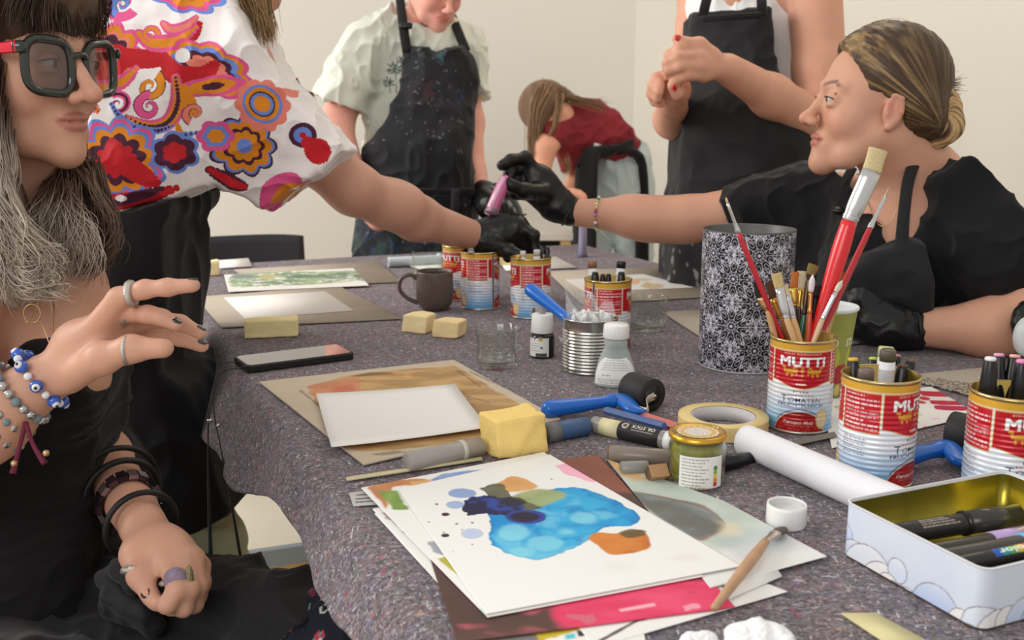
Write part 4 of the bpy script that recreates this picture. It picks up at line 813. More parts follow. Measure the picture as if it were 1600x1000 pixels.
# ---- ribbed tin with cotton swabs in a bag
def swab_tin():
    loc, r, h = upright(921, 588, 86, 503); t = thing('ribbed_tin', loc, 'bare silver ribbed tin can holding a bag of cotton swabs', 'tin can'); pr = [(r*.97, 0), (r*1.0, .001), (r*.99, .003)]
    for k in range(60):
        z = .005+k*(h*.78-.005)/59; pr.append((r*.985-.0009*math.cos(k*2*math.pi/5.0), z))
    pr += [(r*.985, h*.80), (r*.985, h-.003), (r*1.01, h-.002), (r*1.01, h), (r*.97, h), (r*.96, h-.003), (r*.96, .003), (0, .003)]
    mk('wall', lathe(pr, 96), tinm, t)
    rr = random.Random(4)
    for k in range(26):
        a = rr.uniform(0, 6.28); q = r*.72*math.sqrt(rr.random()); p = A3(loc[0]+q*math.cos(a), loc[1]+q*math.sin(a), TZ+h+rr.uniform(-.004, .007)); ta = rr.uniform(-1, 1); d = A3(math.cos(a)*.4, -.2+.3*ta, .95); d[0] = rr.uniform(-.7, .7); d /= np.linalg.norm(d)
        b_ = p-d*.05
        s = smooth_tube([p-d*.013, p-d*.009, p-d*.003, p+d*.001, p+d*.003], [.0011, .0024, .003, .0022, .0003], 10, 4); s2 = tube([b_, p-d*.011], .001, 6)
        o = mk('cotton_swab', (join(s, s2)[0]-p, join(s, s2)[1]), mat('cotton', (238, 238, 236), rough=.9), loc=p); tag(o, 'white cotton swab among the others in the plastic bag on the ribbed tin', 'cotton swab', 'cotton swabs in the bag')
    # the clear bag: crumpled open film above the rim
    n, m_ = 60, 24; U, W_ = np.meshgrid(np.linspace(0, 2*np.pi, n, endpoint=False), np.linspace(0, 1, m_), indexing='ij'); wob = fbm(np.stack([np.cos(U)*2, np.sin(U)*2, W_*2.5], -1), 4)
    R = r*(.86+.30*W_*0+.35*(wob-.5)*W_); H = h-.010+W_*(.018+.026*np.clip(wob*2-.6, 0, 1)*(1+.7*np.cos(U-2.6))); V = np.stack([R*np.cos(U), R*np.sin(U), H], -1).reshape(-1, 3); i, j = np.meshgrid(np.arange(n), np.arange(m_-1), indexing='ij'); i = i.ravel(); j = j.ravel(); i2 = (i+1) % n
    fi = mat('clear_film', (240, 242, 244), rough=.12, alpha=.26, spec=1.0)
    o = mk('plastic_bag', (V, np.stack([i*m_+j, i2*m_+j, i2*m_+j+1, i*m_+j+1], 1)), fi, loc=loc); tag(o, 'crumpled clear plastic bag of cotton swabs in the ribbed tin', 'plastic bag')
swab_tin()
# ---- pesto jar
def pesto():
    loc, r, h = upright(1087, 768, 88, 694); ht = hgt(loc, 679)+.004; t = thing('condiment_jar', loc, 'glass jar of green paste with gold lid', 'jar'); rl = r*1.03
    mk('glass', lathe([(0, 0), (r*.88, 0), (r*.97, .003), (r, .010), (r, h*.80), (r*.93, h*.93), (r*.90, h), (r*.90, h+.006), (r*.86, h+.006), (r*.86, h), (r*.89, h*.93), (r*.955, h*.80), (r*.955, .012), (0, .006)], 72, False), glass, t)
    mk('green_paste', lathe([(0, .0065), (r*.92, .0065), (r*.95, .013), (r*.95, h*.78), (r*.88, h*.90), (0, h*.88)], 60, False), mat('green_paste', (132, 128, 26), rough=.35, var=.2, vscale=120, bump=.3), t)
    mk('lid', lathe([(rl*.97, h*.98), (rl, h*1.0), (rl, ht-.004), (rl*.97, ht-.001), (rl*.92, ht), (rl*.86, ht-.0012), (0, ht-.0012)], 72, False), mat('gold_lid', (206, 160, 56), rough=.28, metal=.75), t)
    n = 80; Rr, TH = np.meshgrid(np.linspace(0, rl*.72, 46), np.linspace(0, 2*np.pi, 160, endpoint=False), indexing='ij'); q = Rr/(rl*.72)
    m = ((q > .90+.06*np.cos(TH*18)) | ((q > .55) & (q < .62)) | (q < .5) | ((np.sin(TH*40)*np.sin(q*60) > .1) & (q > .62))); dark = (q < .46) & ((np.sin(TH*9+q*30) > .3)); cols = mix(lin((206, 160, 56)), lin((234, 228, 220)), (m & (q < .97)).ravel()*1.); cols = mix(cols, lin((120, 104, 96)), dark.ravel()*.6)
    V = np.stack([Rr*np.cos(TH), Rr*np.sin(TH), np.full_like(Rr, ht-.0008)], -1).reshape(-1, 3); i, j = np.meshgrid(np.arange(45), np.arange(160), indexing='ij'); i = i.ravel(); j = j.ravel(); j2 = (j+1) % 160
    mk('lid_print', (V, np.stack([i*160+j, (i+1)*160+j, (i+1)*160+j2, i*160+j2], 1)), mat('label_print', vc=True, rough=.5), t, True, cols)
    c = Canvas(.052, h*.72, 6000, (236, 234, 230))
    for k in range(11): c.scribble(.003, .034-.004*(k % 3), h*.66-k*.0033, .0013, (130, 128, 128), k)
    c.text('KUHNE', .018, .003, .0024, (150, 148, 150), 0, .020) if False else c.scribble(.006, .030, .003, .0022, (150, 148, 150), 8)
    for k, cc in enumerate([(70, 140, 70), (140, 180, 60), (226, 200, 60), (226, 140, 50), (206, 50, 40)]): c.rect(.040, .045, h*.44-k*.0042, h*.44-k*.0042+.0040, cc)
    c.ell(.042, .006, .002, .002, (206, 60, 60)); n, m_ = 150, 100
    TH, Z = np.meshgrid(np.linspace(-.62, .98, n), np.linspace(.003, h*.72, m_), indexing='ij'); a0 = tocam(loc); V = np.stack([r*1.01*np.cos(TH+a0), r*1.01*np.sin(TH+a0), Z], -1).reshape(-1, 3); cols = c.sample((TH.ravel()+.62)/1.6*.052, Z.ravel()); i, j = np.meshgrid(np.arange(n-1), np.arange(m_-1), indexing='ij'); i = i.ravel(); j = j.ravel()
    mk('label', (V, np.stack([i*m_+j, (i+1)*m_+j, (i+1)*m_+j+1, i*m_+j+1], 1)), mat('label_print', vc=True, rough=.5), t, True, cols)
pesto()
# ---- masking tape
loc, r, h = upright(1128, 692, 139, 669); t = thing('masking_tape', loc, 'wide roll of pale yellow masking tape', 'tape roll')
mk('tape_winding', lathe([(r*.72, 0), (r, 0), (r*1.0, .001), (r*1.0, h-.001), (r*.995, h), (r*.72, h)], 120, False), mat('tape_yellow', (228, 204, 138), rough=.5, bump=.1, bscale=80), t)
mk('core', lathe([(r*.72, 0), (r*.72, h-.0005), (r*.675, h-.0005), (r*.675, 0), (r*.72, 0)], 120, False), mat('card_core', (204, 200, 200), rough=.7), t)
# ---- white screw cap
loc, r, h = upright(1227, 832, 62, 798); t = thing('screw_cap', loc, 'white ribbed screw cap lying open side up', 'screw cap')
mk('shell', ribbed([(0, .001), (r*.94, 0), (r, .002), (r*.99, h-.003), (r*.97, h), (r*.86, h), (r*.85, h-.003), (r*.85, .004), (0, .004)], 220, 60, .0006, .002, h-.003), whitep, t)
mk('liner', lathe([(r*.83, h-.001), (r*.80, h-.001), (r*.78, h-.006), (0, h-.007)], 48, False), mat('liner_grey', (206, 206, 204), rough=.4), t)
# ---- green paper cup
def cup():
    loc, r, h = upright(1284, 624, 58, 487); t = thing('paper_cup', loc, 'green printed paper cup behind the brush can', 'paper cup'); R = r*1.52
    c = Canvas(.24, h, 3400, (140, 146, 66)); f = fbm(np.stack([c.X*40, c.Y*40], -1), 4)[..., None]; c.a = c.a*(1-.5*f)+lin((190, 190, 110))*.5*f
    c.rect(0, .24, h*.18, h*.40, (166, 34, 40)); c.rect(0, .24, 0, h*.18, (150, 130, 70))
    for u in np.arange(.0, .24, .03): c.ell(u, h*.48, .008, .014, (176, 186, 60)); c.ell(u+.012, h*.1, .007, .008, (206, 190, 110))
    for u in (.02, .06, .10, .14, .18, .22): c.text('STUD', u, h*.66, .010, (234, 232, 216), .02, .026); c.text('XXL', u, h*.29, .013, (244, 232, 216), .02, .024)
    n, m_ = 200, 130; TH, Z = np.meshgrid(np.linspace(0, 2*np.pi, n, endpoint=False), np.linspace(0, 1, m_), indexing='ij'); rr = r+(R-r)*Z; a0 = tocam(loc)-.35; V = np.stack([rr*np.cos(TH+a0), rr*np.sin(TH+a0), Z*h], -1).reshape(-1, 3); cols = c.sample((TH/(2*np.pi)*.24).ravel(), (Z*h).ravel()); i, j = np.meshgrid(np.arange(n), np.arange(m_-1), indexing='ij'); i = i.ravel(); j = j.ravel(); i2 = (i+1) % n
    mk('printed_wall', (V, np.stack([i*m_+j, i2*m_+j, i2*m_+j+1, i*m_+j+1], 1)), mat('cup_print', vc=True, rough=.45), t, True, cols)
    w_ = mat('cup_white', (222, 226, 228), rough=.5); mk('lip', lathe([(R*.995, h-.001), (R*1.05, h+.0005), (R*1.06, h+.003), (R*1.03, h+.0045), (R*.985, h+.003), (R*.975, h-.001)], 80, False), w_, t); mk('inner_wall', lathe([(R*.985, h+.002), (r*.98, .004), (0, .004)], 80, False), w_, t)
cup()
# ---- sponges
def sponge(px, yb, L_, W_, H_, rz, label, col=(234, 208, 138), taper=0):
    n = 22; P_ = []; Fq = []; k = 0; ls = np.linspace(-1, 1, n)
    for ax in range(3):
        for s in (-1, 1):
            a, b_ = np.meshgrid(ls, ls, indexing='ij'); q = np.zeros((n*n, 3)); q[:, ax] = s; q[:, (ax+1) % 3] = a.ravel(); q[:, (ax+2) % 3] = b_.ravel(); P_.append(q); i, j = np.meshgrid(np.arange(n-1), np.arange(n-1), indexing='ij'); i = i.ravel(); j = j.ravel()
            f = np.stack([i*n+j, (i+1)*n+j, (i+1)*n+j+1, i*n+j+1], 1)+k; Fq.append(f if s > 0 else f[:, ::-1]); k += n*n
    V = np.concatenate(P_)*A3(L_, W_, H_)/2; Fq = np.concatenate(Fq); rr = .0028; inn = np.clip(V, -A3(L_, W_, H_)/2+rr, A3(L_, W_, H_)/2-rr); dv = V-inn; V = inn+dv/np.maximum(np.linalg.norm(dv, axis=1), 1e-9)[:, None]*rr
    V = V+(fbm(V*30+px, 3)-.5)[:, None]*dv/rr*.008; V[:, 0] += taper*V[:, 2]; V[:, 2] += H_/2; V[:, 2] = np.maximum(V[:, 2], .0003)
    loc = T(px, yb)
    o = mk('sponge', (V, Fq), mat('sponge_%d' % sum(col), col, rough=.95, bump=.5, bscale=600, spec=.1), loc=loc); o.rotation_euler[2] = D_(rz); return tag(o, label, 'sponge', 'cut yellow sponges')
sponge(325, 430, .050, .028, .034, 20, 'smallest pale sponge at the far end beside the empty chair', (252, 236, 184))
sponge(425, 524, .088, .040, .030, 12, 'long pale sponge lying between the phone and the blank sheet', (252, 234, 176))
sponge(655, 517, .046, .038, .030, -24, 'pale sponge before the mug, nearer the mug handle', (252, 232, 180), .1); sponge(704, 525, .046, .036, .029, -24, 'pale sponge touching its twin, beside the glass jar', (248, 222, 168), .1)
sponge(801, 704, .062, .046, .044, 28, 'big yellow sponge lying above the painting stack', (250, 218, 136), -.05)
sponge(792, 415, .040, .026, .026, 0, 'sponge behind the gloved hand among the cans', (248, 224, 160))
# ---- phone with lanyard
def phone():
    a, b_ = T(386, 584), T(561, 561); d = (b_-a)/np.linalg.norm(b_-a); n_ = A3(-d[1], d[0], 0); L_ = np.linalg.norm(b_-a)*.97; W_ = .074; c = a+d*L_/2+n_*W_/2; t = thing('mobile_phone', c, 'black phone lying face up at the table edge', 'phone', rz=math.atan2(d[1], d[0]))
    def slab(L_, W_, r, z0, z1):
        ps = [(sx*(L_/2-r)+r*math.cos(q), sy*(W_/2-r)+r*math.sin(q)) for sx, sy, q0 in ((1, 1, 0), (-1, 1, 90), (-1, -1, 180), (1, -1, 270)) for q in [D_(q0+k*15) for k in range(7)]]; n = len(ps)
        return A3(*([(x, y, z0) for x, y in ps]+[(x, y, z1) for x, y in ps])), [tuple(range(n-1, -1, -1)), tuple(range(n, 2*n))]+[(i, (i+1) % n, n+(i+1) % n, n+i) for i in range(n)]
    bevel(mk('case', slab(L_, W_, .011, .0, .0105), mat('phone_case', (26, 24, 26), rough=.5), t, False), .0018, 3); mk('screen', slab(L_-.008, W_-.008, .008, .0104, .0109), mat('phone_screen', (34, 32, 36), rough=.06, coat=1), t, False)
    mk('side_button', move(slab(.012, .0012, .0005, .004, .0065), t=(.02, -W_/2-.0004, 0)), mat('phone_button', (40, 38, 40), rough=.4), t, False)
    cord = mat('cord_black', (22, 21, 23), rough=.6)
    pts = [[P(382, 566, 1.46), T(362, 566, .012), T(345, 570, .008), P(337, 590, 1.42), P(327, 640, 1.38), P(325, 720, 1.36), P(327, 800, 1.34), P(329, 868, 1.33)],
           [T(384, 572, .010), T(368, 576, .012), T(350, 580, .006), P(338, 600, 1.41), P(334, 640, 1.38), P(345, 700, 1.36), P(362, 790, 1.34), P(378, 884, 1.33)]]
    ln = thing('phone_lanyard', pts[0][0], 'black phone lanyard cords hanging over the table edge', 'lanyard')
    for p in pts: s = smooth_tube(p, [.0014]*4+[.0018]*2+[.0034, .0046], 8, 8, flat=.5); mk('cord', (s[0]-pts[0][0], s[1]), cord, ln)
    for q in ((327, 658), (339, 666)): s = rod(P(q[0]-3, q[1], 1.37), P(q[0]+4, q[1]-1, 1.37), .0026); mk('cord_end', (s[0]-pts[0][0], s[1]), tinm, ln)
phone()
# ---- brayers
def brayer(label, a, b_, fork, c0, c1, rr, rh, handle_only=False):
    base = a.copy(); t = thing('brayer', base, label, 'ink roller', 'blue handled brayers'); mkp = lambda nm, s, m: mk(nm, (s[0]-base, s[1]), m, t)
    dirn = (b_-a)/np.linalg.norm(b_-a); L_ = np.linalg.norm(b_-a)
    mkp('handle', smooth_tube([a, a+dirn*.004, a+dirn*.012, a+dirn*L_*.4, b_-dirn*.015, b_], [.001, rh*.8, rh, rh*.92, rh*.72, rh*.9], 24, 6, flat=.9), bluep)
    if handle_only: return t
    ax = (c1-c0)/np.linalg.norm(c1-c0); mid = (c0+c1)/2
    mkp('fork', smooth_tube([b_-dirn*.006, b_+dirn*.012, fork, fork+ax*.012+dirn*.008], [rh*.85, rh*1.1, rh*.9, rh*.3], 16, 5, flat=.6), bluep)
    mkp('roller', rod(c0, c1, rr, prof=[(rr*.45, -.0004), (rr*.97, 0), (rr, .001), (rr, np.linalg.norm(c1-c0)-.001), (rr*.97, np.linalg.norm(c1-c0)), (rr*.62, np.linalg.norm(c1-c0)+.0003)], n=56), rubber)
    mkp('core', rod(c0-ax*.001, c1+ax*.001, rr*.60), mat('core_dark', (24, 24, 25), rough=.5)); e = c1+ax*.003; s = smooth_tube([fork+dirn*.006, fork+dirn*.012+ax*.010, e-(e-fork)*.35, e], [.004, .0045, .0048, .0055], 10, 5, flat=.25, up=A3(0, 0, 1)); mkp('bracket', s, mat('bracket_zinc', (206, 198, 180), rough=.35, metal=.7))
    mkp('axle', rod(e-ax*.002, e+ax*.0022, .0022), tinm); return t
brayer('blue handled brayer with black rubber roller beside the masking tape', T(846, 641, .012), T(958, 626, .013), T(990, 640, .012), T(985, 606, .021), T(1020, 618, .021), .0212, .0118)
brayer('blue handled brayer between the two marker cans', T(1400, 716, .014), T(1470, 702, .014), T(1502, 722, .012), T(1486, 672, .021), T(1532, 682, .021), .0215, .0120)
_l = P(824, 448, 1.50); brayer('blue brayer handle sticking out of the ribbed tin', _l, P(890, 500, 1.44), None, None, None, 0, .0115, True)
# ---- small crayons, sticks and tools between brayer, jar and sponge
def stick(name, label, cat, a, b_, r, m, prof=None, parts=(), flat=None, group=None):
    t = thing(name, a, label, cat, group); L_ = np.linalg.norm(b_-a); s = rod(a, b_, r, prof=prof or [(r*.9, 0), (r, .001), (r, L_-.001), (r*.9, L_)], n=24 if flat is None else flat); mk('body', (s[0]-a, s[1]), m, t, flat is None)
    for nm, t0, t1, rk, mm in parts: s = rod(a+(b_-a)*t0, a+(b_-a)*t1, r*rk, n=24 if flat is None else flat); mk(nm, (s[0]-a, s[1]), mm, t, flat is None)
    return t
M_ = lambda n, c, r=.5, **k: mat(n, c, rough=r, **k)
stick('oil_stick', 'oil stick with black and cream label and white end', 'oil stick', T(927, 663, .010), T(1052, 690, .010), .0102, M_('stick_clear', (150, 146, 140), .3), parts=[('label', .12, .36, 1.01, M_('lab_cream', (224, 216, 172))), ('black_label', .36, .86, 1.012, M_('lab_black', (40, 38, 40))), ('end_cap', .92, 1.02, 1.03, whitep)])
def sticktext():
    a, b_ = T(927, 663, .010), T(1052, 690, .010); ax = (b_-a)/np.linalg.norm(b_-a); L_ = np.linalg.norm(b_-a); par = [o for o in bpy.data.objects if o.name.startswith('oil_stick')][0]
    up = A3(0, -.62, .78); up -= ax*np.dot(up, ax); up /= np.linalg.norm(up); side = np.cross(ax, up); c = Canvas(L_*.5, .014, 9000, (40, 38, 40)); W_ = L_*.5; c.text('OIL STICK', W_*.60, .0085, .0052, (232, 226, 212), .01, W_*.58, flip=True); c.scribble(W_*.34, W_*.86, .0035, .0009, (200, 196, 186), 3); c.ell(W_*.16, .0075, .0042, .0042, (206, 200, 186)); c.ell(W_*.16, .0075, .0028, .0028, (90, 86, 84))
    n, m_ = 220, 40; U, W2 = np.meshgrid(np.linspace(0, 1, n), np.linspace(-.68, .68, m_), indexing='ij'); r = .01045; V = (a+ax*L_*.36)[None, None]+ax*(U*W_)[..., None]+r*(up*np.cos(W2)[..., None]+side*np.sin(W2)[..., None]); V = V.reshape(-1, 3); cols = c.sample((U*W_).ravel(), ((W2+.68)/1.36*.014).ravel() if side[2] > 0 else ((.68-W2)/1.36*.014).ravel())
    i, j = np.meshgrid(np.arange(n-1), np.arange(m_-1), indexing='ij'); i = i.ravel(); j = j.ravel(); mk('printed_name', (V-a, np.stack([i*m_+j, (i+1)*m_+j, (i+1)*m_+j+1, i*m_+j+1], 1)), mat('label_print', vc=True, rough=.5), par, True, cols)
sticktext()
t = stick('oil_pastel_block', 'blue and grey pastel block under the brayer handle', 'pastel', T(838, 680, .0098), T(917, 666, .0098), .0112, M_('block_blue', (62, 92, 134), .45), parts=[('grey_end', .0, .3, 1.03, M_('block_grey', (74, 78, 82), .5)), ('sticker', .16, .42, 1.05, M_('block_lab', (116, 118, 120), .5))])
stick('pastel_stick', 'slim blue pastel stick lying across the oil stick', 'pastel', T(946, 641, .018), T(1038, 666, .022), .0048, M_('pastel_blue', (72, 98, 150)), flat=6, group=None)
stick('pastel_stick', 'salmon pink pastel stick pointing at the masking tape', 'pastel', T(1003, 650, .006), T(1060, 668, .006), .0058, M_('pastel_pink', (206, 116, 110)), flat=4)
stick('pencil', 'dark pencil stub lying behind the oil stick', 'pencil', T(968, 640, .004), T(1006, 642, .004), .0034, M_('dark_red', (92, 50, 50)), flat=6)
stick('flat_brush', 'flat brush with worn translucent handle lying behind the painting stack', 'paintbrush', T(952, 709, .007), T(1046, 716, .007), .0095, M_('resin_grey', (132, 122, 112), .25), parts=[('bristles', -.02, .25, .95, M_('brown_hair', (120, 96, 66), .8))])
stick('glue_stick', 'small grey glue stick touching the jar', 'glue stick', T(970, 733, .006), T(1012, 731, .006), .008, M_('glue_grey', (140, 138, 134), .3))
stick('crayon_stub', 'short tan and black stub leaning against the jar', 'crayon', T(1012, 741, .009), T(1042, 738, .009), .0098, M_('tan_wood', (176, 136, 96)), parts=[('black_half', .0, 1.02, .94, M_('blk_half', (44, 46, 50)))], flat=4)
stick('marker_pen', 'black marker lying behind the green paste jar', 'marker', T(1118, 726, .008), T(1171, 716, .008), .0085, blackp, prof=[(.0085, 0), (.0085, .025), (.006, .05)])
stick('metal_clip', 'grey metal clip lying at the foot of the brush can', 'clip', T(1238, 694, .004), T(1304, 680, .004), .0045, M_('grey_metal', (132, 126, 120), .35, metal=.6), flat=4)
stick('pen_tube', 'clear grey plastic tube lying before the blank sheet', 'plastic tube', T(636, 722, .011), T(752, 697, .010), .0105, mat('hazy_plastic', (178, 172, 166), rough=.3, alpha=.72), parts=[('collar', .70, .76, 1.06, M_('collar_grey', (196, 190, 182))), ('nib', .76, 1.0, .72, M_('nib_grey', (150, 142, 136)))])
stick('purple_rod', 'lavender grey rod standing upright at the far end', 'rod', upright(910, 402, 15, 356)[0], upright(910, 402, 15, 356)[0]+A3(0, 0, .085), .0115, M_('lavender', (134, 128, 152), .5), prof=[(.0135, 0), (.0115, .01), (.0105, .085)])
# ---- loose wooden brush on the papers
a, b_, c_ = T(1116, 950, .010), T(1196, 846, .011), T(1224, 826, .008)
t = thing('paintbrush', a, 'wooden brush lying across the edge of the painting stack', 'paintbrush'); e_ = b_+(c_-b_)*.0
s = smooth_tube([a, a*.7+b_*.3, a*.3+b_*.7, b_], [.0028, .0040, .0048, .0036], 16, 6); mk('handle', (s[0]-a, s[1]), mat('worn_wood', (190, 150, 116), rough=.5, var=.12, vscale=60), t)
f0 = b_+(c_-b_)*.55; s = smooth_tube([b_, b_*.5+f0*.5, f0], [.0038, .0045, .0060], 16, 5, flat=.6, up=A3(.8, .6, 0)); mk('ferrule', (s[0]-a, s[1]), tinm, t); s = smooth_tube([f0, f0*.4+c_*.6, c_], [.0058, .0065, .0040], 16, 5, flat=.5, up=A3(.8, .6, 0)); mk('bristles', (s[0]-a, s[1]), M_('grey_hair', (98, 84, 80), .8, bump=.5, bscale=900), t)
# ---- paper rolls
def roll(a, b_, r0, r1, label, col=(232, 233, 238)):
    ax = (b_-a)/np.linalg.norm(b_-a); L_ = np.linalg.norm(b_-a); x, y, z = frame_of(ax); n, m_ = 90, 30; Tt, U = np.meshgrid(np.linspace(0, 4.4*np.pi, n), np.linspace(0, 1, m_), indexing='ij'); R = (r0+(r1-r0)*U)*(1-.11*Tt/(4.4*np.pi))
    R = R*(1+.03*(fbm(np.stack([np.cos(Tt)*1.5, np.sin(Tt)*1.5, U*3], -1), 3)-.5)); sk = .012*np.sin(Tt)*(U > .5)*0
    V = a+x*(R*np.cos(Tt+1.2))[..., None]+y*(R*np.sin(Tt+1.2))[..., None]+z*(U*L_+.010*(Tt/(4.4*np.pi)-.5)*(1-2*U))[..., None]; V = V.reshape(-1, 3); i, j = np.meshgrid(np.arange(n-1), np.arange(m_-1), indexing='ij'); i = i.ravel(); j = j.ravel(); V[:, 2] = np.maximum(V[:, 2], TZ+.0006)
    o = mk('paper_roll', (V-a, np.stack([i*m_+j, (i+1)*m_+j, (i+1)*m_+j+1, i*m_+j+1], 1)), mat('roll_paper_%d' % col[0], col, rough=.6), loc=a); m = o.modifiers.new('s', 'SOLIDIFY'); m.thickness = .0005; return tag(o, label, 'paper roll')
roll(T(1170, 690, .017), T(1415, 798, .018), .0175, .0185, 'loosely rolled white paper lying before the brush can')
roll(T(608, 410, .012), T(690, 406, .012), .013, .013, 'small bluish paper roll lying behind the brown mug', (206, 216, 222))
# ---- crumpled tissue
def tissue(px, py, s, label, seed, hh=.6):
    c = T(px, py); pr = [el(c+A3(0, 0, s*.3*hh), (s, s*.7, s*hh), k=.01)]; rr = random.Random(seed)
    for _ in range(16): a = rr.uniform(0, 6.28); q = s*rr.uniform(.2, 1); pr.append(el(c+A3(q*math.cos(a), q*math.sin(a)*.7, s*rr.uniform(.1, .7)*hh), (s*.34, s*.22, s*.3), rotz(rr.uniform(0, 3)), .006))
    o = sculpt('tissue', pr, s*.05, mat('tissue_white', (238, 238, 240), rough=.9), disp=lambda V, N: (np.abs(fbm(V*90/(s/.03)+seed, 4)-.5)*-.25+.03)*s*1.4, cut=lambda G, X, Y, Z: np.maximum(G, (TZ+.0006)-Z+0*X+0*Y), base=c, it=1); o.location = tuple(c); return tag(o, label, 'tissue')
tissue(1188, 1012, .023, 'crumpled white tissue beside the wooden brush', 3); tissue(1092, 1012, .012, 'tiny scrap of white tissue', 8)
# ---- tin box with clouds and its markers
def tin_box():
    hb = .047; A = T(1308, 876); B_ = A3(0, 0, 0); e1 = T(1540, 893, hb)-T(1318, 782, hb); e1[2] = 0; L1 = np.linalg.norm(e1); e1 /= L1; e2 = A3(-e1[1], e1[0], 0); e2 = e2 if np.dot(e2, T(1565, 750, hb)-T(1318, 782, hb)) > 0 else -e2
    L2 = .185; A = T(1318, 782, hb); A[2] = TZ; t = thing('biscuit_tin', A, 'open pale blue cloud-printed tin holding paint markers', 'tin box'); rc_ = .010
    def ring(off, n=8):
        ps = []; r = rc_-off
        for (cx, cy, q0) in ((rc_, rc_, 180), (L1-rc_, rc_, 270), (L1-rc_, L2-rc_, 0), (rc_, L2-rc_, 90)):
            for k in range(n+1): q = D_(q0+90*k/n); ps.append((cx+r*math.cos(q), cy+r*math.sin(q)))
        return np.array(ps)
    # dense outer wall for the print: resample the ring evenly
    rp = ring(0); rp = np.vstack([rp, rp[:1]]); seg = np.hypot(*np.diff(rp, axis=0).T); cum = np.r_[0, np.cumsum(seg)]; tot = cum[-1]; n = 620; S = np.linspace(0, tot, n, endpoint=False); X_ = np.interp(S, cum, rp[:, 0]); Y_ = np.interp(S, cum, rp[:, 1]); m_ = 70; Z_ = np.linspace(.0015, hb, m_)
    Sg, Zg = np.meshgrid(S, Z_, indexing='ij'); W = (Sg-cum[8]+.006) % tot                # W: 0 at the start of the long visible side
    base_ = mix(lin((206, 218, 236)), lin((222, 228, 238)), fbm(np.stack([W*30, Zg*30], -1), 4)); c = base_.reshape(-1, 3)
    rr = random.Random(11); circ = [(-.004, .016, .014, 0), (-.006, .002, .014, 1), (.013, .000, .018, 0), (.030, -.010, .030, 2), (.046, -.012, .024, 3), (.060, .012, .010, 2), (.052, -.006, .012, 3), (.058, -.008, .010, 0), (.066, -.004, .006, 3), (.072, -.006, .009, 2), (.100, -.006, .024, 1), (.124, -.002, .012, 3), (.140, .002, .016, 2), (.132, -.010, .012, 0)]
    x = .152
    while x < tot: circ.append((x, rr.uniform(-.006, .006), rr.uniform(.009, .020), rr.randrange(4))); x += rr.uniform(.006, .014)
    fills = [(186, 206, 240), (160, 188, 238), (214, 224, 240), (236, 234, 234)]; Wf, Zf = W.ravel(), Zg.ravel()
    for (cx, cz, r, k) in circ:
        d = np.hypot(Wf-cx, Zf-cz)-r; fl = mix(lin(fills[k]), lin((240, 240, 240)), np.clip((Zf-cz)/r*.5+.1, 0, 1)); c = np.where((d < 0)[:, None], fl, c); c = mix(c, lin((128, 116, 124)), (np.abs(d) < .0005)*.75)
    P3 = A3(0, 0, 0)+e1*X_[:, None]+e2*Y_[:, None]; V = np.stack([np.repeat(P3[:, 0], m_), np.repeat(P3[:, 1], m_), np.tile(Z_, n)], -1); i, j = np.meshgrid(np.arange(n), np.arange(m_-1), indexing='ij'); i = i.ravel(); j = j.ravel(); i2 = (i+1) % n
    Fq = np.stack([i*m_+j, i2*m_+j, i2*m_+j+1, i*m_+j+1], 1); mk('printed_wall', (V, Fq), mat('cloud_print', vc=True, rough=.32), t, True, c)
    def band(o1, z0, o2, z1, nm, m, o3=None):
        a = ring(o1); b_ = ring(o2); k = len(a); V = [tuple(e1*p[0]+e2*p[1]+A3(0, 0, z0)) for p in a]+[tuple(e1*p[0]+e2*p[1]+A3(0, 0, z1)) for p in b_]; return (A3(*V), [(q, (q+1) % k, k+(q+1) % k, k+q) for q in range(k)])
    w_ = mat('tin_rim', (226, 228, 232), rough=.3); mk('rolled_rim', join(band(0, hb-.001, -.0006, hb+.0006, '', w_), band(-.0006, hb+.0006, .0012, hb+.0008, '', w_), band(.0012, hb+.0008, .0015, hb-.002, '', w_)), w_, t)
    gi = mat('gold_inside', (160, 146, 52), rough=.22, metal=.8); k = len(ring(0)); bt = band(.0010, hb-.001, .0012, .0012, '', gi); V = np.vstack([bt[0]]); mk('gold_lining', (bt[0], bt[1]+[tuple(range(k, 2*k))]), gi, t)
    bb = band(0, 0, 0, .0016, '', gi); mk('base_seam', (bb[0], bb[1]+[tuple(range(k-1, -1, -1))]), mat('seam_brown', (120, 96, 78), rough=.4, metal=.5), t)
    L = lambda a, b_, z: A+e1*a+e2*b_+A3(0, 0, z)
    def pen(a, b_, r, m, label, parts=(), prof=None): return stick('paint_marker', label, 'paint marker', a, b_, r, m, parts=parts, prof=prof, group='paint markers in the cloud tin')
    dk = M_('marker_dark', (44, 42, 42), .3)
    p1 = pen(L(.030, .020, .024), L(.040, .158, .024), .0090, dk, 'thick black paint marker lying next to the gold side of the tin', [('cap', .58, .985, 1.12, M_('cap_dark', (56, 54, 50), .2)), ('cap_ring', .565, .585, 1.2, blackp)])
    p2 = pen(L(.056, .030, .0165), L(.062, .150, .0165), .0072, M_('marker_olive', (62, 60, 52), .3), 'black paint marker with shiny lilac cap', [('cap', .62, 1.0, 1.12, M_('cap_lilac', (184, 158, 204), .2, coat=.4))])
    p3 = pen(L(.074, .030, .020), L(.082, .168, .020), .0076, M_('marker_grey', (74, 70, 66), .35), 'dark grey paint marker with light blue cap', [('cap', .62, 1.0, 1.14, M_('cap_sky', (112, 184, 220), .3))])
    p4 = pen(L(.096, .010, .0255), L(.101, .160, .0255), .0075, dk, 'black paint marker with a rainbow printed band')
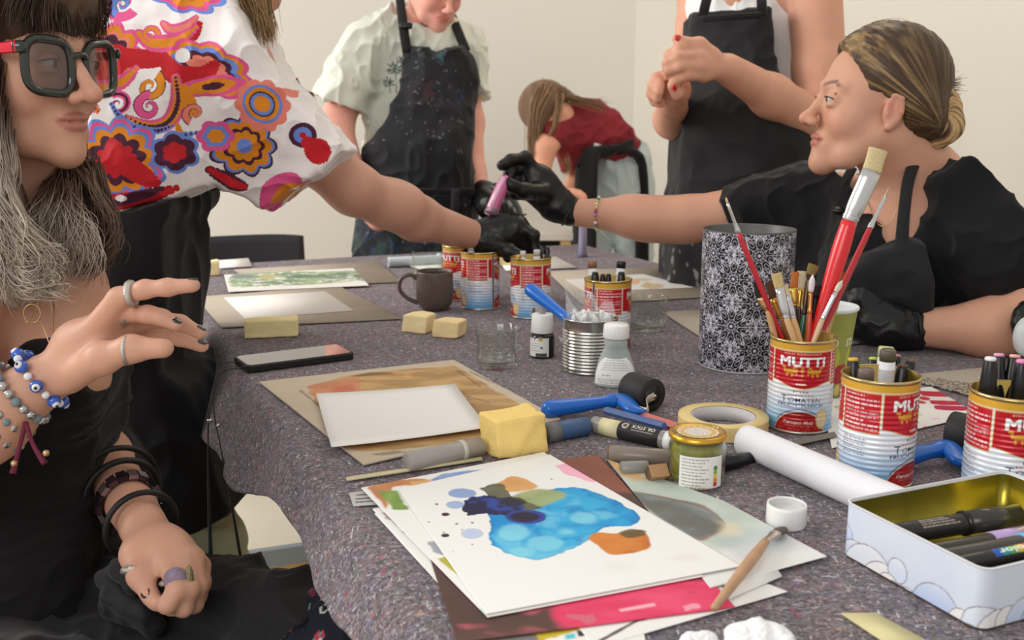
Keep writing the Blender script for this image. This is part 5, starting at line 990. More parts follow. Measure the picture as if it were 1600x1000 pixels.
    p5 = pen(L(.112, .020, .020), L(.118, .165, .020), .0072, M_('marker_taupe', (84, 74, 68), .35), 'taupe paint marker beside the rainbow one'); p6 = pen(L(.128, .020, .026), L(.133, .160, .026), .0074, dk, 'black paint marker with white letters at the near side', [('white_patch', .0, .12, 1.02, whitep)])
    p7 = pen(L(.078, .012, .0066), L(.070, .150, .0066), .0060, M_('m_ye', (60, 56, 30), .3), 'olive paint marker at the bottom of the tin')
    p8 = pen(L(.105, .012, .0080), L(.108, .170, .0080), .0070, M_('m_gr', (50, 50, 52), .3), 'dark paint marker under the rainbow one'); p9 = pen(L(.127, .012, .0080), L(.130, .170, .0080), .0070, M_('m_br', (58, 50, 48), .3), 'dark paint marker at the bottom near corner')
    def printed(par, a, b_, r, W_, t0, fn, span=.8, tilt=.55):
        ax = (b_-a)/np.linalg.norm(b_-a); L_ = np.linalg.norm(b_-a); up = A3(0, -tilt, 1); up -= ax*np.dot(up, ax); up /= np.linalg.norm(up); side = np.cross(ax, up); Hh = 2*span*r; c = Canvas(W_, Hh, 7000, (44, 42, 42)); fn(c, W_, Hh)
        n, m_ = 200, 36; U, Q = np.meshgrid(np.linspace(0, 1, n), np.linspace(-span, span, m_), indexing='ij'); r *= 1.012; V = (a+ax*t0*L_)[None, None]+ax*(U*W_)[..., None]+r*(up*np.cos(Q)[..., None]+side*np.sin(Q)[..., None]); vv = (Q+span)/(2*span)*Hh; cols = c.sample((U*W_).ravel(), (vv if side[1] > 0 else Hh-vv).ravel())
        i, j = np.meshgrid(np.arange(n-1), np.arange(m_-1), indexing='ij'); i = i.ravel(); j = j.ravel(); mk('print', (V.reshape(-1, 3)-a, np.stack([i*m_+j, (i+1)*m_+j, (i+1)*m_+j+1, i*m_+j+1], 1)), mat('label_print', vc=True, rough=.5), par, True, cols)
    def f1(c, W_, H):
        for k in range(4): c.scribble(W_*.15, W_*(.9-.08*k), H*(.25+.17*k), .0011, (196, 184, 168), k)
        c.ell(W_*.85, H*.88, .0012, .001, (206, 60, 50))
    printed(p1, L(.030, .020, .024), L(.040, .158, .024), .0090, .050, .17, f1)
    def f2(c, W_, H):
        hue = [(40, 90, 190), (40, 150, 150), (90, 170, 70), (214, 190, 50), (226, 120, 40), (206, 40, 60)]
        for k, h_ in enumerate(hue): c.rect(W_*(.12+.13*k), W_*(.12+.13*(k+1)), H*.2, H*.8, h_)
        c.text('Color', W_*.52, H*.5, H*.42, (250, 250, 250), .02, W_*.62, flip=True)
    printed(p4, L(.096, .010, .0255), L(.101, .160, .0255), .0075, .060, .28, f2)
    printed(p6, L(.128, .020, .026), L(.133, .160, .026), .0074, .050, .3, lambda c, W_, H: c.text('MARKER', W_*.5, H*.5, H*.5, (232, 230, 226), .01, W_*.9, flip=True))
tin_box()
# ---- round white lid at the frame's edge, chair back, second table in the back
o = sculpt('round_lid', [el(P(1606, 526, 1.42), (.020, .018, .030))], .0015, M_('grey_white', (206, 210, 212), .5, var=.1, vscale=90)); tag(o, 'grey-white rounded lid held beside the marker can, cut by the picture edge', 'lid')
def chair(loc, rz, label):
    t = thing('stacking_chair', loc, label, 'chair', None, rz); m = mat('chair_shell', (44, 46, 50), rough=.45); lm = mat('chair_leg', (120, 122, 126), rough=.3, metal=.8)
    n, m_ = 24, 12; U, W_ = np.meshgrid(np.linspace(-1, 1, n), np.linspace(0, 1, m_), indexing='ij'); V = np.stack([U*.215, .20+.02*W_-.03*U**2*1.0, .50+.255*W_*(1-.03*U**4)], -1).reshape(-1, 3); i, j = np.meshgrid(np.arange(n-1), np.arange(m_-1), indexing='ij'); i = i.ravel(); j = j.ravel()
    o = mk('backrest', (V, np.stack([i*m_+j, (i+1)*m_+j, (i+1)*m_+j+1, i*m_+j+1], 1)), m, t); q = o.modifiers.new('s', 'SOLIDIFY'); q.thickness = .012
    bevel(mk('seat', box(-.21, .21, -.21, .20, .44, .458), m, t, False), .008, 3)
    for sx in (-1, 1):
        mk('leg', tube([(sx*.19, -.19, .44), (sx*.21, -.22, .0)], .010, 10), lm, t); mk('leg', tube([(sx*.19, .20, .52), (sx*.19, .20, .44), (sx*.21, .24, .0)], .010, 10), lm, t)
    return t
lc = P(378, 392, 2.85); chair((lc[0], lc[1]+.02, 0), D_(24+0), 'empty dark grey chair at the far end of the table')
def back_table():
    a = P(800, 345, 3.9); t = thing('side_table', (a[0]+.05, a[1]+.2, 0), 'white side table in the corner where someone bends over', 'table'); ht = P(830, 372, 3.7)[2]
    bevel(mk('table_top', box(-.50, .20, -.25, .25, ht-.03, ht), mat('table_white', (206, 200, 192), rough=.5), t, False), .003)
    for sx in (-.47, .16):
        for sy in (-.22, .22): mk('leg', box(sx-.02, sx+.02, sy-.02, sy+.02, 0, ht-.03), mat('leg_pine', (214, 178, 124), rough=.5), t, False)
    tag(mk('black_crate', box(-.16, .16, -.14, .14, 0, .36), mat('crate_black', (14, 14, 16), rough=.6), None, False, loc=(a[0]+.09, a[1]+.1, ht-.42)), 'black crate under the side table', 'crate')
back_table()
# ================================================================== people

HQ = 1.0
def skin(name, c): return mat(name, c, rough=.48, vc=True, bump=.12, bscale=260, sss=.12, spec=.4)
def cloth(name, c, vc=False, rough=.85, b=.25, s=500): return mat(name, c, rough=rough, vc=vc, bump=b, bscale=s, sheen=.08, spec=.3)
BLK = cloth('black_cotton', (22, 21, 23)); GLV = mat('black_nitrile', (19, 19, 20), rough=.38, bump=.25, bscale=160, spec=.45)
def PP(*pts): return [P(*p) for p in pts]
def polycut(pts, d=1., xz=True):                                   # keep only what lies inside an outline on the X-Z plane at distance d
    q = np.array([P(t[0], t[1], t[2] if len(t) > 2 else d)[[0, 2]] for t in pts])
    def f(G, X, Y, Z):
        xs, zs = X.ravel(), Z.ravel(); XX, ZZ = np.meshgrid(xs, zs, indexing='ij'); s = sdpoly(np.stack([XX.ravel(), ZZ.ravel()], 1), q).reshape(len(xs), 1, len(zs))
        k = .008; g = G; h_ = np.maximum(k-np.abs(g-s), 0)/k; return np.maximum(g, s)+h_*h_*k*.25
    return f
def folds(amp, freq, dirs=(1, 1, 1), seed=0, fine=.35):
    D = np.asarray(dirs, float)
    def f(V, N):
        W = V+.05*(fbm(V*4+seed, 2)[:, None]-.5)*A3(1, -1, 1); a = fbm(W*freq*D+seed, 2); b_ = fbm(W*freq*2.3*D+seed+9, 2); r = 1-np.abs(2*a-1)*1.6; r2 = 1-np.abs(2*b_-1)*1.8; return amp*1.5*(np.clip(r, 0, 1)**2-.5)+amp*.8*(np.clip(r2, 0, 1)**2-.4)
    return f
def head(O, f, S=.95, up=(0, 0, 1), jaw=1., ears=True, lid=.0, nose=0.):
    f = np.asarray(f, float); f /= np.linalg.norm(f); up = np.asarray(up, float); r = np.cross(f, up); r /= np.linalg.norm(r); u = np.cross(r, f); M = axes(r, f, u)
    g = lambda x, y, z: O+M@(A3(x, y, z)*S); pr = []; s = S
    pr += [el(g(0, -.012, .036), A3(.073, .094, .086)*s, M, .02), el(g(0, .030, -.004), A3(.062, .055, .080)*s, M, .02)]
    for q in (-1, 1):
        pr += [el(g(q*.036, .044, -.036), A3(.026, .030, .030)*s, M, .02), rc(g(q*.050*jaw, -.004, -.048), g(q*.040*jaw, .035, -.088), .021*s, .017*s, .025), rc(g(q*.040*jaw, .035, -.088), g(0, .062, -.104), .017*s, .016*s, .02)]
    pr += [el(g(0, .068, -.105), A3(.018, .015, .014)*s, M, .015), el(g(0, .060, -.070), A3(.029, .026, .027)*s, M, .018)]
    pr += [rc(g(0, .078, .016), g(0, .098+nose, -.026), .0085*s, .0085*s, .012), el(g(0, .105+nose, -.036), A3(.0115, .0125, .0112)*s, M, .009)]
    for q in (-1, 1):
        pr += [el(g(q*.0115, .096, -.041), A3(.0085, .0105, .0080)*s, M, .007), rc(g(q*.010, .083, .022), g(q*.046, .066, .021), .0075*s, .006*s, .012)]
        pr += [el(g(q*.031, .094, .000), A3(.019, .014, .011)*s, M, .012, True), el(g(q*.031, .0715, -.001), A3(.0165, .0135, .0125)*s, M, .004), el(g(q*.031, .0745, .0082-lid), A3(.0150, .0140, .0078)*s, M, .003), el(g(q*.031, .0735, -.0098), A3(.0145, .0135, .0060)*s, M, .003), el(g(q*.006, .103, -.046), A3(.0032, .005, .0025)*s, M, .002, True)]
    pr += [el(g(0, .0835, -.0640), A3(.021, .0075, .0052)*s, M, .004), el(g(0, .0815, -.0745), A3(.018, .0085, .0062)*s, M, .004), rc(g(-.023, .076, -.0692), g(0, .0905, -.0690), .0011, .0011, .003, None, True), rc(g(.023, .076, -.0692), g(0, .0905, -.0690), .0011, .0011, .003, None, True)]
    if ears:
        for q in (-1, 1):
            E = axes(r, f, u)@rotz(0); pr += [el(g(q*.074, -.012, -.008), A3(.007, .017, .030)*s, M, .004), rc(g(q*.079, -.020, .015), g(q*.080, -.024, -.008), .0042*s, .004*s, .004), rc(g(q*.080, -.006, .018), g(q*.079, -.020, .015), .004*s, .0042*s, .004), rc(g(q*.077, -.008, -.034), g(q*.079, -.020, -.018), .006*s, .004*s, .004), el(g(q*.084, -.009, -.002), A3(.0080, .0085, .0145)*s, M, .002, True), rc(g(q*.078, .000, -.008), g(q*.079, -.002, -.014), .0035*s, .003*s, .002), rc(g(q*.0795, -.012, .014), g(q*.0795, -.016, -.006), .0022*s, .0022*s, .002)]
    return dict(pr=pr, g=g, M=M, r=r, f=f, u=u, S=S, O=O)
def facecol(H, base, lip=(176, 92, 88), brow=(84, 58, 42), blush=(206, 120, 104), hairline=None):
    Mi = H['M'].T; S = H['S']
    def f(V, N):
        n = fbm(V*38, 3); c = mix(lin(base)*.93, lin(base)*1.07, n); q = (V-H['O'])@H['M']/S; x, y, z = np.abs(q[:, 0]), q[:, 1], q[:, 2]; near = (np.linalg.norm(q, axis=1) < .16)
        l1 = (1-ss(.85, 1.1, np.sqrt((x/.0235)**2+((z+.0690)/.0125)**2)))*(y > .066)*near; c = mix(c, lin(lip), l1*.7)
        c = mix(c, lin(blush), np.exp(-((x-.04)/.02)**2-((z+.035)/.02)**2)*.25*(y > .02)*near); c = mix(c, lin(blush), np.exp(-(x/.014)**2-((z+.038)/.012)**2)*.25*(y > .09)*near); c = mix(c, lin(blush), np.exp(-((z+.008)/.02)**2)*.35*(x > .074)*near)
        bz = .0215+.006*np.sin(np.clip((x-.012)/.04, 0, 1)*2.6)-(.004*(x > .04)); c = mix(c, lin(brow), (1-ss(.0012, .0052, np.abs(z-bz)))*ss(.008, .016, x)*(1-ss(.044, .056, x))*(y > .05)*near*.75)
        return c
    return f
def eyes(H, par, base, iris=(92, 72, 50), gaze=0., lidz=.0015):
    for q in (-1, 1):
        c = H['g'](q*.031, .0758, -.0008); r = .0122*H['S']; g_ = H['g']; lz = lidz; s_ = smooth_tube([g_(q*.0185, .0850, lz-.001), g_(q*.026, .0892, lz+.0008), g_(q*.034, .0885, lz+.0012), g_(q*.043, .0815, lz-.0012), g_(q*.046, .0785, lz-.003)], [.0005, .0009, .0012, .0012, .0004], 8, 6, flat=.7); mk('lashes', (s_[0]-base, s_[1]), mat('lash_dark', (42, 28, 24), rough=.7), par); n = 28; th, ph = np.meshgrid(np.linspace(0, np.pi, n), np.linspace(0, 2*np.pi, 2*n, endpoint=False), indexing='ij'); D = np.stack([np.sin(th)*np.cos(ph), np.sin(th)*np.sin(ph), np.cos(th)], -1).reshape(-1, 3)
        ax = H['f']+H['r']*gaze-H['u']*abs(gaze)*.5; ax = ax/np.linalg.norm(ax); x, y, z = frame_of(ax); V = c+D@axes(x, y, z).T*r; a = np.arccos(np.clip(D[:, 2], -1, 1)); col = np.where((a < .20)[:, None], lin((12, 10, 10)), np.where((a < .56)[:, None], lin(iris), lin((196, 182, 174))))
        i, j = np.meshgrid(np.arange(n-1), np.arange(2*n), indexing='ij'); i = i.ravel(); j = j.ravel(); j2 = (j+1) % (2*n); mk('eye', (V-base, np.stack([i*2*n+j, (i+1)*2*n+j, (i+1)*2*n+j2, i*2*n+j2], 1)), mat('eye', vc=True, rough=.1), par, True, col)
def fingers(wrist, mcps, chains_, rad=(.0098, .0088, .0080, .0068), k=.007, palm=.0125):
    """metacarpals fan from the wrist, then each finger is its own chain"""
    pr = []
    for m_, ch in zip(mcps, chains_):
        pr.append(rc(wrist, m_, palm*1.15, palm*.92, .014)); p = [m_]+list(ch)
        for i in range(len(p)-1): pr.append(rc(p[i], p[i+1], rad[min(i, 3)], rad[min(i+1, 3)], k))
    return pr
def nail(par, base, tip, prev, up, col=(24, 30, 30), s=1.):
    d = tip-prev; d /= np.linalg.norm(d); up = np.asarray(up, float); up = up-d*np.dot(up, d); up /= np.linalg.norm(up); sd = np.cross(d, up); sh = lathe([(0, -.0018), (.0034*s, -.001), (.0044*s, 0), (.0034*s, .0012), (0, .0017)], 16); sh = move(sh, axes(sd, d*1.45, up), tip+up*.0058*s-d*.001); mk('nail', (sh[0]-base, sh[1]), mat('nail_%d_%d' % (col[0], col[1]), col, rough=.12, coat=1), par)
def strands(name, roots, par, base, m, colf, seed=0, rad=.0009, seg=22, wave=.006, freq=5., sides=4):
    """roots: list of control polylines with (path, spread, count); every hair is a thin tapering tube"""
    rs = np.random.RandomState(seed); Vs, Fs, Cs, n = [], [], [], 0
    for path, spread, cnt in roots:
        path = np.asarray(path, float); sp_ = spline(path, 8); tt = np.linspace(0, 1, len(sp_)); t = np.linspace(0, 1, seg); c0 = np.stack([np.interp(t, tt, sp_[:, i]) for i in range(3)], 1)
        s0, s1 = spread if isinstance(spread, tuple) else (spread, spread)
        for _ in range(cnt):
            o0 = rs.normal(size=3)*s0; o1 = rs.normal(size=3)*s1; ph = rs.uniform(0, 6.28, 3); fr = freq*rs.uniform(.7, 1.3); tl = rs.uniform(.8, 1.05)
            tq = t*min(tl, 1); c = np.stack([np.interp(tq, t, c0[:, i]) for i in range(3)], 1)+o0*(1-tq)[:, None]+o1*tq[:, None]; c += (wave*tq[:, None])*np.stack([np.sin(fr*6.28*tq+ph[0]), np.sin(fr*6.28*tq+ph[1])*.7, np.sin(fr*6.28*tq+ph[2])*.5], 1)
            v, f = tube(c, rad*rs.uniform(.6, 1.5)*(1-.75*tq), sides, False); Vs.append(v); Fs.append(np.array(f)+n); n += len(v); Cs.append(np.repeat(colf(c, tq, rs), sides, axis=0))
    return mk(name, (np.concatenate(Vs)-base, np.concatenate(Fs)), m, par, True, np.concatenate(Cs))
hairm = mat('hair', vc=True, rough=.46, spec=.35)
def person(loc, label): return thing('person', loc, label, 'person')
def ring_of(c, ax, R, r, m, par, base, n=40, nm='bracelet', squash=1.):
    x, y, z = frame_of(np.asarray(ax, float)); t = np.linspace(0, 2*np.pi, n, endpoint=False); Pth = np.array([c+x*math.cos(a)*R+y*math.sin(a)*R*squash for a in t]); V = []; k = 8
    for i, a in enumerate(t):
        rd_ = x*math.cos(a)+y*math.sin(a)
        for j in range(k): b_ = 2*math.pi*j/k; V.append(Pth[i]+rd_*math.cos(b_)*r+z*math.sin(b_)*r)
    Fc = [(i*k+j, i*k+(j+1) % k, ((i+1) % n)*k+(j+1) % k, ((i+1) % n)*k+j) for i in range(n) for j in range(k)]; return mk(nm, (A3(*V)-base, Fc), m, par)
def ball(c, r, n=14): 
    return move(lathe([(r*math.sin(a), -r*math.cos(a)) for a in np.linspace(0.001, math.pi-.001, n)], n+4), t=c)
# ---------------------------------------------------------------- woman with glasses, seated at the near corner
def woman_glasses():
    base = P(20, 960, 1.2); base[2] = 0; pr_ = person(base, 'person in red-armed glasses and black tank top gesturing with ringed fingers'); S_ = .95
    H = head(P(33, 97, 1.15), (.915, -.40, -.03), S_, up=(0, 0, 1), jaw=.84, lid=.0045, nose=.008); g = H['g']; pr = list(H['pr'])
    pr += [rc(g(0, -.020, -.060), P(25, 330, 1.22), .050, .052, .03), rc(P(25, 300, 1.22), P(40, 420, 1.22), .055, .075, .04)]
    pr += [rc(P(-70, 450, 1.08), P(95, 430, 1.36), .050, .050, .05), el(P(20, 540, 1.23), (.125, .115, .15), k=.05), el(P(85, 590, 1.16), (.062, .060, .060), k=.04), el(P(8, 760, 1.22), (.100, .100, .16), k=.05), el(P(0, 920, 1.22), (.115, .12, .10), k=.05)]
    far = PP((95, 440, 1.37), (100, 640, 1.40), (158, 715, 1.30), (222, 818, 1.13)); pr += chain(far, [.046, .040, .036, .0255], .02)
    near = PP((-75, 460, 1.08), (-130, 740, 1.00), (-20, 660, 1.02), (72, 592, 1.03)); pr += chain(near, [.046, .044, .038, .0265], .02)
    w_ = P(95, 580, 1.03); mc = PP((186, 466, 1.00), (192, 490, 1.02), (188, 512, 1.05), (178, 528, 1.08))
    ch = [PP((226, 452, .99), (262, 449, .985), (302, 446, .98)), PP((232, 492, 1.0), (254, 497, 1.0), (274, 508, 1.0)), PP((250, 498, 1.04), (282, 505, 1.04), (312, 520, 1.04)), PP((240, 518, 1.07), (280, 528, 1.07), (316, 541, 1.07))]
    pr += fingers(w_, mc, ch, (.0098, .0088, .0082, .0072)); pr += chain(PP((110, 588, 1.02), (160, 560, .995), (205, 545, .985), (256, 544, .98)), [.017, .0150, .0122, .0098], .012); pr += [el(P(140, 540, 1.03), (.040, .022, .030), k=.015)]
    w2 = P(222, 822, 1.13); mc2 = PP((262, 882, 1.055), (285, 870, 1.065), (302, 873, 1.075), (312, 886, 1.09)); ch2 = [PP((277, 922, 1.02), (262, 945, 1.015), (246, 944, 1.03)), PP((296, 920, 1.03), (287, 950, 1.03), (266, 952, 1.045)), PP((309, 916, 1.045), (304, 944, 1.05), (286, 950, 1.06)), PP((314, 912, 1.075), (309, 932, 1.08), (297, 940, 1.09))]
    pr += fingers(w2, mc2, ch2, (.0105, .0098, .0088, .0076)); pr += chain(PP((222, 830, 1.12), (212, 868, 1.08), (219, 900, 1.05), (234, 930, 1.035)), [.018, .0145, .0118, .0095], .012); pr += [el(P(250, 860, 1.09), (.030, .024, .026), k=.02)]
    sculpt('body', pr, .0024*HQ, skin('skin_olive', (200, 152, 128)), pr_, colf=facecol(H, (204, 154, 130), lip=(168, 96, 90), brow=(70, 50, 40)), base=base); eyes(H, pr_, base, gaze=-.5)
    up = A3(-.1, -.2, 1)
    for t_, p_, uu in ((ch[0][2], ch[0][1], (0, .2, 1)), (ch[1][2], ch[1][1], (.3, -.3, 1)), (ch[2][2], ch[2][1], (.3, 0, 1)), (ch[3][2], ch[3][1], (.4, -.4, 1))): nail(pr_, base, t_, p_, uu)
    nail(pr_, base, P(234, 930, 1.035), P(219, 900, 1.05), (0, -1, .5), (16, 20, 20), 1.3)
    # black tank top, straps
    tp = [rc(P(0, 560, 1.20), P(60, 560, 1.22), .100, .100, .05), el(P(15, 600, 1.23), (.128, .120, .155), k=.05), el(P(88, 600, 1.16), (.066, .064, .062), k=.03), el(P(15, 765, 1.22), (.116, .114, .17), k=.05), el(P(10, 920, 1.22), (.155, .155, .12), k=.05)]
    sculpt('tank_top', tp, .004*HQ, cloth('tank_black', (19, 17, 18), rough=.9), pr_, disp=folds(.006, 7, (1, 1, 3), 3), cut=polycut([(-200, 470), (10, 560), (60, 555), (118, 480), (158, 520), (180, 565), (184, 625), (166, 690), (146, 745), (152, 840), (170, 1100), (-300, 1100)], 1.2), base=base)
    for q in ([(10, 585, 1.13), (22, 540, 1.125), (14, 480, 1.13), (-15, 410, 1.15)], [(132, 520, 1.22), (118, 485, 1.24), (104, 450, 1.27), (88, 415, 1.30)]): s = smooth_tube([P(*a)+A3(0, -.012, 0) for a in q], [.0075, .006, .006, .006], 10, 6, flat=.35, up=A3(1, 0, .2)); mk('strap', (s[0]-base, s[1]), cloth('tank_black', 0), pr_)
    # apron over the lap and dark floral trousers
    th = chain(PP((40, 990, 1.27), (330, 1004, 1.20), (566, 1040, 1.06)), [.100, .088, .076], .04); th2 = chain(PP((-60, 1080, 1.12), (160, 1200, 1.0), (330, 1330, .90)), [.09, .085, .075], .04); shin = chain(PP((566, 1040, 1.06), (520, 1500, 1.0)), [.072, .05], .03); shin2 = chain([P(330, 1330, .90), P(330, 1330, .90)+A3(0, .1, -.42)], [.075, .05], .03)
    ft = chain([P(520, 1500, 1.0)+A3(0, -.02, -.02), P(520, 1500, 1.0)+A3(.0, -.12, -.06)], [.04, .03], .02)
    def floral(V, N):
        c = np.tile(lin((22, 24, 40)), (len(V), 1)); rs = np.random.RandomState(5)
        n = 150; lo_, hi_ = V.min(0), V.max(0); pts = V[rs.randint(0, len(V), 2600)]; pal = [(178, 62, 84), (202, 208, 206), (96, 150, 142), (138, 60, 66), (214, 206, 190), (120, 168, 150)]
        for k, p in enumerate(pts):
            dv = V-p; d = np.linalg.norm(dv, axis=1); R = rs.uniform(.004, .010); kk = d < R*1.6
            if not kk.any(): continue
            a = np.arctan2(dv[kk, 2], dv[kk, 0]+dv[kk, 1]*.5)+rs.uniform(0, 6); typ = rs.randint(3); dk = d[kk]
            if typ == 0: mm = (dk < R*(.6+.4*np.abs(np.cos(a*2.5)))) & (dk > R*.18)
            elif typ == 1: mm = (np.abs(np.sin(a)) < .28) & (dk < R*1.5)
            else: mm = (np.abs(dk-R*.8) < R*.16)
            col = lin(pal[rs.randint(6)]); cc = c[kk]; cc[mm] = col; c[kk] = cc
        return c
    sculpt('trousers', th+th2+shin+shin2, .0030*HQ, cloth('floral_cloth', (128, 128, 128), vc=True), pr_, disp=folds(.004, 9, (1, 1, 1), 5), colf=floral, base=base)
    ap = grow(th, .010)+[el(P(120, 1000, 1.22), (.12, .10, .075), k=.05), el(P(-10, 985, 1.2), (.14, .14, .09), k=.05)]+grow(th2, .012)+[rc(P(100, 1060, 1.17), P(400, 1110, 1.08), .07, .07, .05)]; sculpt('apron', ap, .004*HQ, cloth('apron_black', (30, 29, 31), rough=.75), pr_, disp=folds(.010, 8, (1, 1, 2), 8), cut=polycut([(-200, 780), (300, 850), (505, 885), (512, 900), (480, 930), (440, 952), (434, 1300), (-400, 1600)], 1.12), base=base)
    tq = [rc(P(168, 905, 1.11), P(186, 888, 1.08), .012, .010, .012), rc(P(186, 888, 1.08), P(206, 915, 1.07), .010, .009, .012), rc(P(178, 930, 1.09), P(226, 962, 1.07), .013, .010, .012), rc(P(170, 950, 1.10), P(240, 978, 1.08), .013, .012, .012)]
    sculpt('apron_tie', tq, .0025*HQ, cloth('apron_black', (30, 29, 31)), pr_, disp=folds(.003, 16, (1, 1, 1), 2), base=base)
    mk('shoe', (join(move(ball(A3(0, 0, 0), .045), np.diag([.9, 2.2, .7]), A3(*P(520, 1500, 1.0)[:2], .035)))[0]-base, ball(A3(0, 0, 0), .045)[1]), BLK, pr_)
    # hair: dark crown and fringe, silver waves below
    M = H['M']; hb = [el(g(0, -.022, .048), A3(.086, .100, .088), M, .02), el(g(0, .038, .075), A3(.066, .060, .045), M, .03), rc(g(.072, -.035, .02), P(-35, 330, 1.13), .030, .048, .03), rc(P(-35, 330, 1.13), P(20, 430, 1.11), .048, .036, .03), rc(P(20, 400, 1.11), P(62, 432, 1.11), .034, .020, .03), rc(g(-.055, -.04, -.03), P(95, 300, 1.27), .035, .034, .03), rc(P(95, 290, 1.27), P(118, 392, 1.26), .034, .020, .03)]
    def hc(V, N=None):
        q = ss(P(0, 260, 1.15)[2], P(0, 150, 1.15)[2], V[:, 2]); n = fbm(V*A3(120, 120, 14), 3); farside = ss(1.13, 1.17, V[:, 1]/cp*1.0)
        silver = mix(lin((126, 108, 94)), lin((216, 204, 190)), n); brown = mix(lin((50, 34, 26)), lin((96, 70, 54)), n); mid = mix(lin((60, 42, 32)), lin((128, 100, 80)), n); a = mix(silver, mid, farside*.85) if False else silver*(1-farside[:, None]*.95)+mid*farside[:, None]*.95; return a*(1-q[:, None])+brown*q[:, None]
    sculpt('hair', hb, .003*HQ, hairm, pr_, colf=hc, disp=lambda V, N: .006*(fbm(V*A3(60, 60, 9), 3)-.5)*2, base=base)
    def sc(c, t, rs): b = hc(c)*rs.uniform(.7, 1.3); return np.clip(b, 0, 1)
    rt = []
    for k in range(26):                                            # fringe
        a = (k-12)/13*.062; rt.append(([g(a*.5, -.03, .135), g(a*.9, .045, .122), g(a*1.02, .083, .085), g(a*1.1+.004, .097-abs(a)*.35, .052), g(a*1.15+.004, .098-abs(a)*.42, .030)], (.004, .0045), 26))
    for k in range(12): a = .050+.004*(k % 3); rt.append(([g(.03, -.02, .130), g(.075, .01+.004*k, .085), g(.083, .022+.003*k, .045), g(.080, .020+.003*k, .018)], (.004, .004), 22))
    strands('fringe', rt, pr_, base, hairm, lambda c, t, rs: np.tile(lin(rs.choice([46, 60, 84])*A3(1, .74, .58)), (len(c), 1)), 3, .0008, 16, .0015, 1.2)
    rt = []
    rs_ = random.Random(9)
    for k in range(34):                                            # near-side silver waves
        x0 = rs_.uniform(-70, 12); x1 = rs_.uniform(-50, 80); y1 = rs_.uniform(425, 482); d0 = rs_.uniform(1.055, 1.10); rt.append((PP((x0, 90, d0+.02), (x0-6, 200, d0), (x0*.6+6, 280, d0-.02), (x1*.55-10, 350, d0-.025), (x1*.8+rs_.uniform(-20, 22), 400, d0-.015), (x1, y1, d0)), (.006, .007), 26))
    for k in range(22):                                            # far side, browner
        x0 = rs_.uniform(48, 108); x1 = rs_.uniform(88, 168); rt.append((PP((x0, 246, 1.22), (x0+8, 290, 1.22), ((x0+x1)/2+rs_.uniform(-8, 22), 335, 1.22), (x1+rs_.uniform(-6, 12), 375, 1.21), (x1-rs_.uniform(0, 22), rs_.uniform(400, 440), 1.21)), (.005, .006), 18))
    for k in range(30):                                            # under the chin and over the collar bone
        x0 = rs_.uniform(66, 128); x1 = x0*.7+rs_.uniform(0, 60); d0 = rs_.uniform(1.25, 1.29); rt.append((PP((x0, 240, d0), (x0+6, 275, d0-.01), ((x0+x1)/2+rs_.uniform(-12, 14), 330, d0-.015), (x1+rs_.uniform(-10, 12), 380, d0-.02), (x1, rs_.uniform(415, 470), d0-.02)), (.006, .007), 22))
    for k in range(34):                                            # locks from the far side falling over the chest
        x1 = rs_.uniform(30, 132); x0 = rs_.uniform(92, 122); rt.append((PP((x0, 248, 1.245), (x0*.7+x1*.3+6, 285, 1.18), ((x0+x1)/2, 325, 1.135), (x1+rs_.uniform(-12, 14), 375, 1.12), (x1+rs_.uniform(-8, 8), rs_.uniform(415, 462), 1.12)), (.005, .007), 20))
    for k in range(10): rt.append((PP((108+k*5, 258, 1.20), (140+k*3, 310, 1.19), (150+k*3, 350, 1.18), (140+k*2, 400, 1.18), (118+k, 430, 1.18)), (.005, .006), 16))
    for k in range(7): rt.append((PP((118+k*4, 268, 1.18), (150, 300, 1.17), (174, 345, 1.17), (172, 385, 1.165), (152, 400, 1.165), (140, 382, 1.17)), (.003, .005), 9))
    for k in range(10): y0 = 380+k*8; rt.append((PP((5, y0-40, 1.06), (35, y0+4, 1.05), (78, y0+5, 1.055), (92, y0+20, 1.06)), (.004, .004), 12))
    strands('loose_hair', rt, pr_, base, hairm, sc, 5, .0008, 24, .011, 1.6)
    # glasses: dark frame, scarlet arms
    fm = mat('frame_dark', (34, 38, 34), rough=.15, coat=.6)
    for q in (-1, 1):
        n = 44; pts = []
        for t in np.linspace(0, 2*np.pi, n, endpoint=False):
            cx, cz = math.cos(t), math.sin(t); rr = 1/((abs(cx)**3.4+abs(cz)**3.4)**(1/3.4)); pts.append(g(q*(.038)+.0275*rr*cx, .0935-.010*((q*.038+.0275*rr*cx)/.06)**2, -.006+.0300*rr*cz+(.002*q*cx)))
        pts = np.array(pts+[pts[0], pts[1]]); s = tube(pts, .0050, 10, False, flat=1.0); mk('rim', (s[0]-base, s[1]), fm, pr_); c = pts[:-2].mean(0); V = np.vstack([pts[:-2], c+H['f']*.001]); mk('lens', (V-base, [(i, (i+1) % n, n) for i in range(n)]), thin_glass('lens_glass', (196, 186, 192), r0=.10, gain=2.0), pr_)
        a = [g(q*.068, .088, .014), g(q*.076, .082, .014), g(q*.0800, .060, .012), g(q*.081, -.01, .010)]; s = smooth_tube([a[1], a[2], a[3]], [.0062, .0060, .0052], 8, 4, flat=.3, up=A3(0, 0, 1)); mk('temple_arm', (s[0]-base, s[1]), mat('scarlet_acetate', (232, 34, 62), rough=.2, coat=.5), pr_); s = smooth_tube([a[0], (a[0]+a[1])/2, a[1]*.8+a[2]*.2], [.0060, .0066, .0066], 8, 4, flat=.45, up=A3(0, 0, 1)); mk('hinge', (s[0]-base, s[1]), fm, pr_)
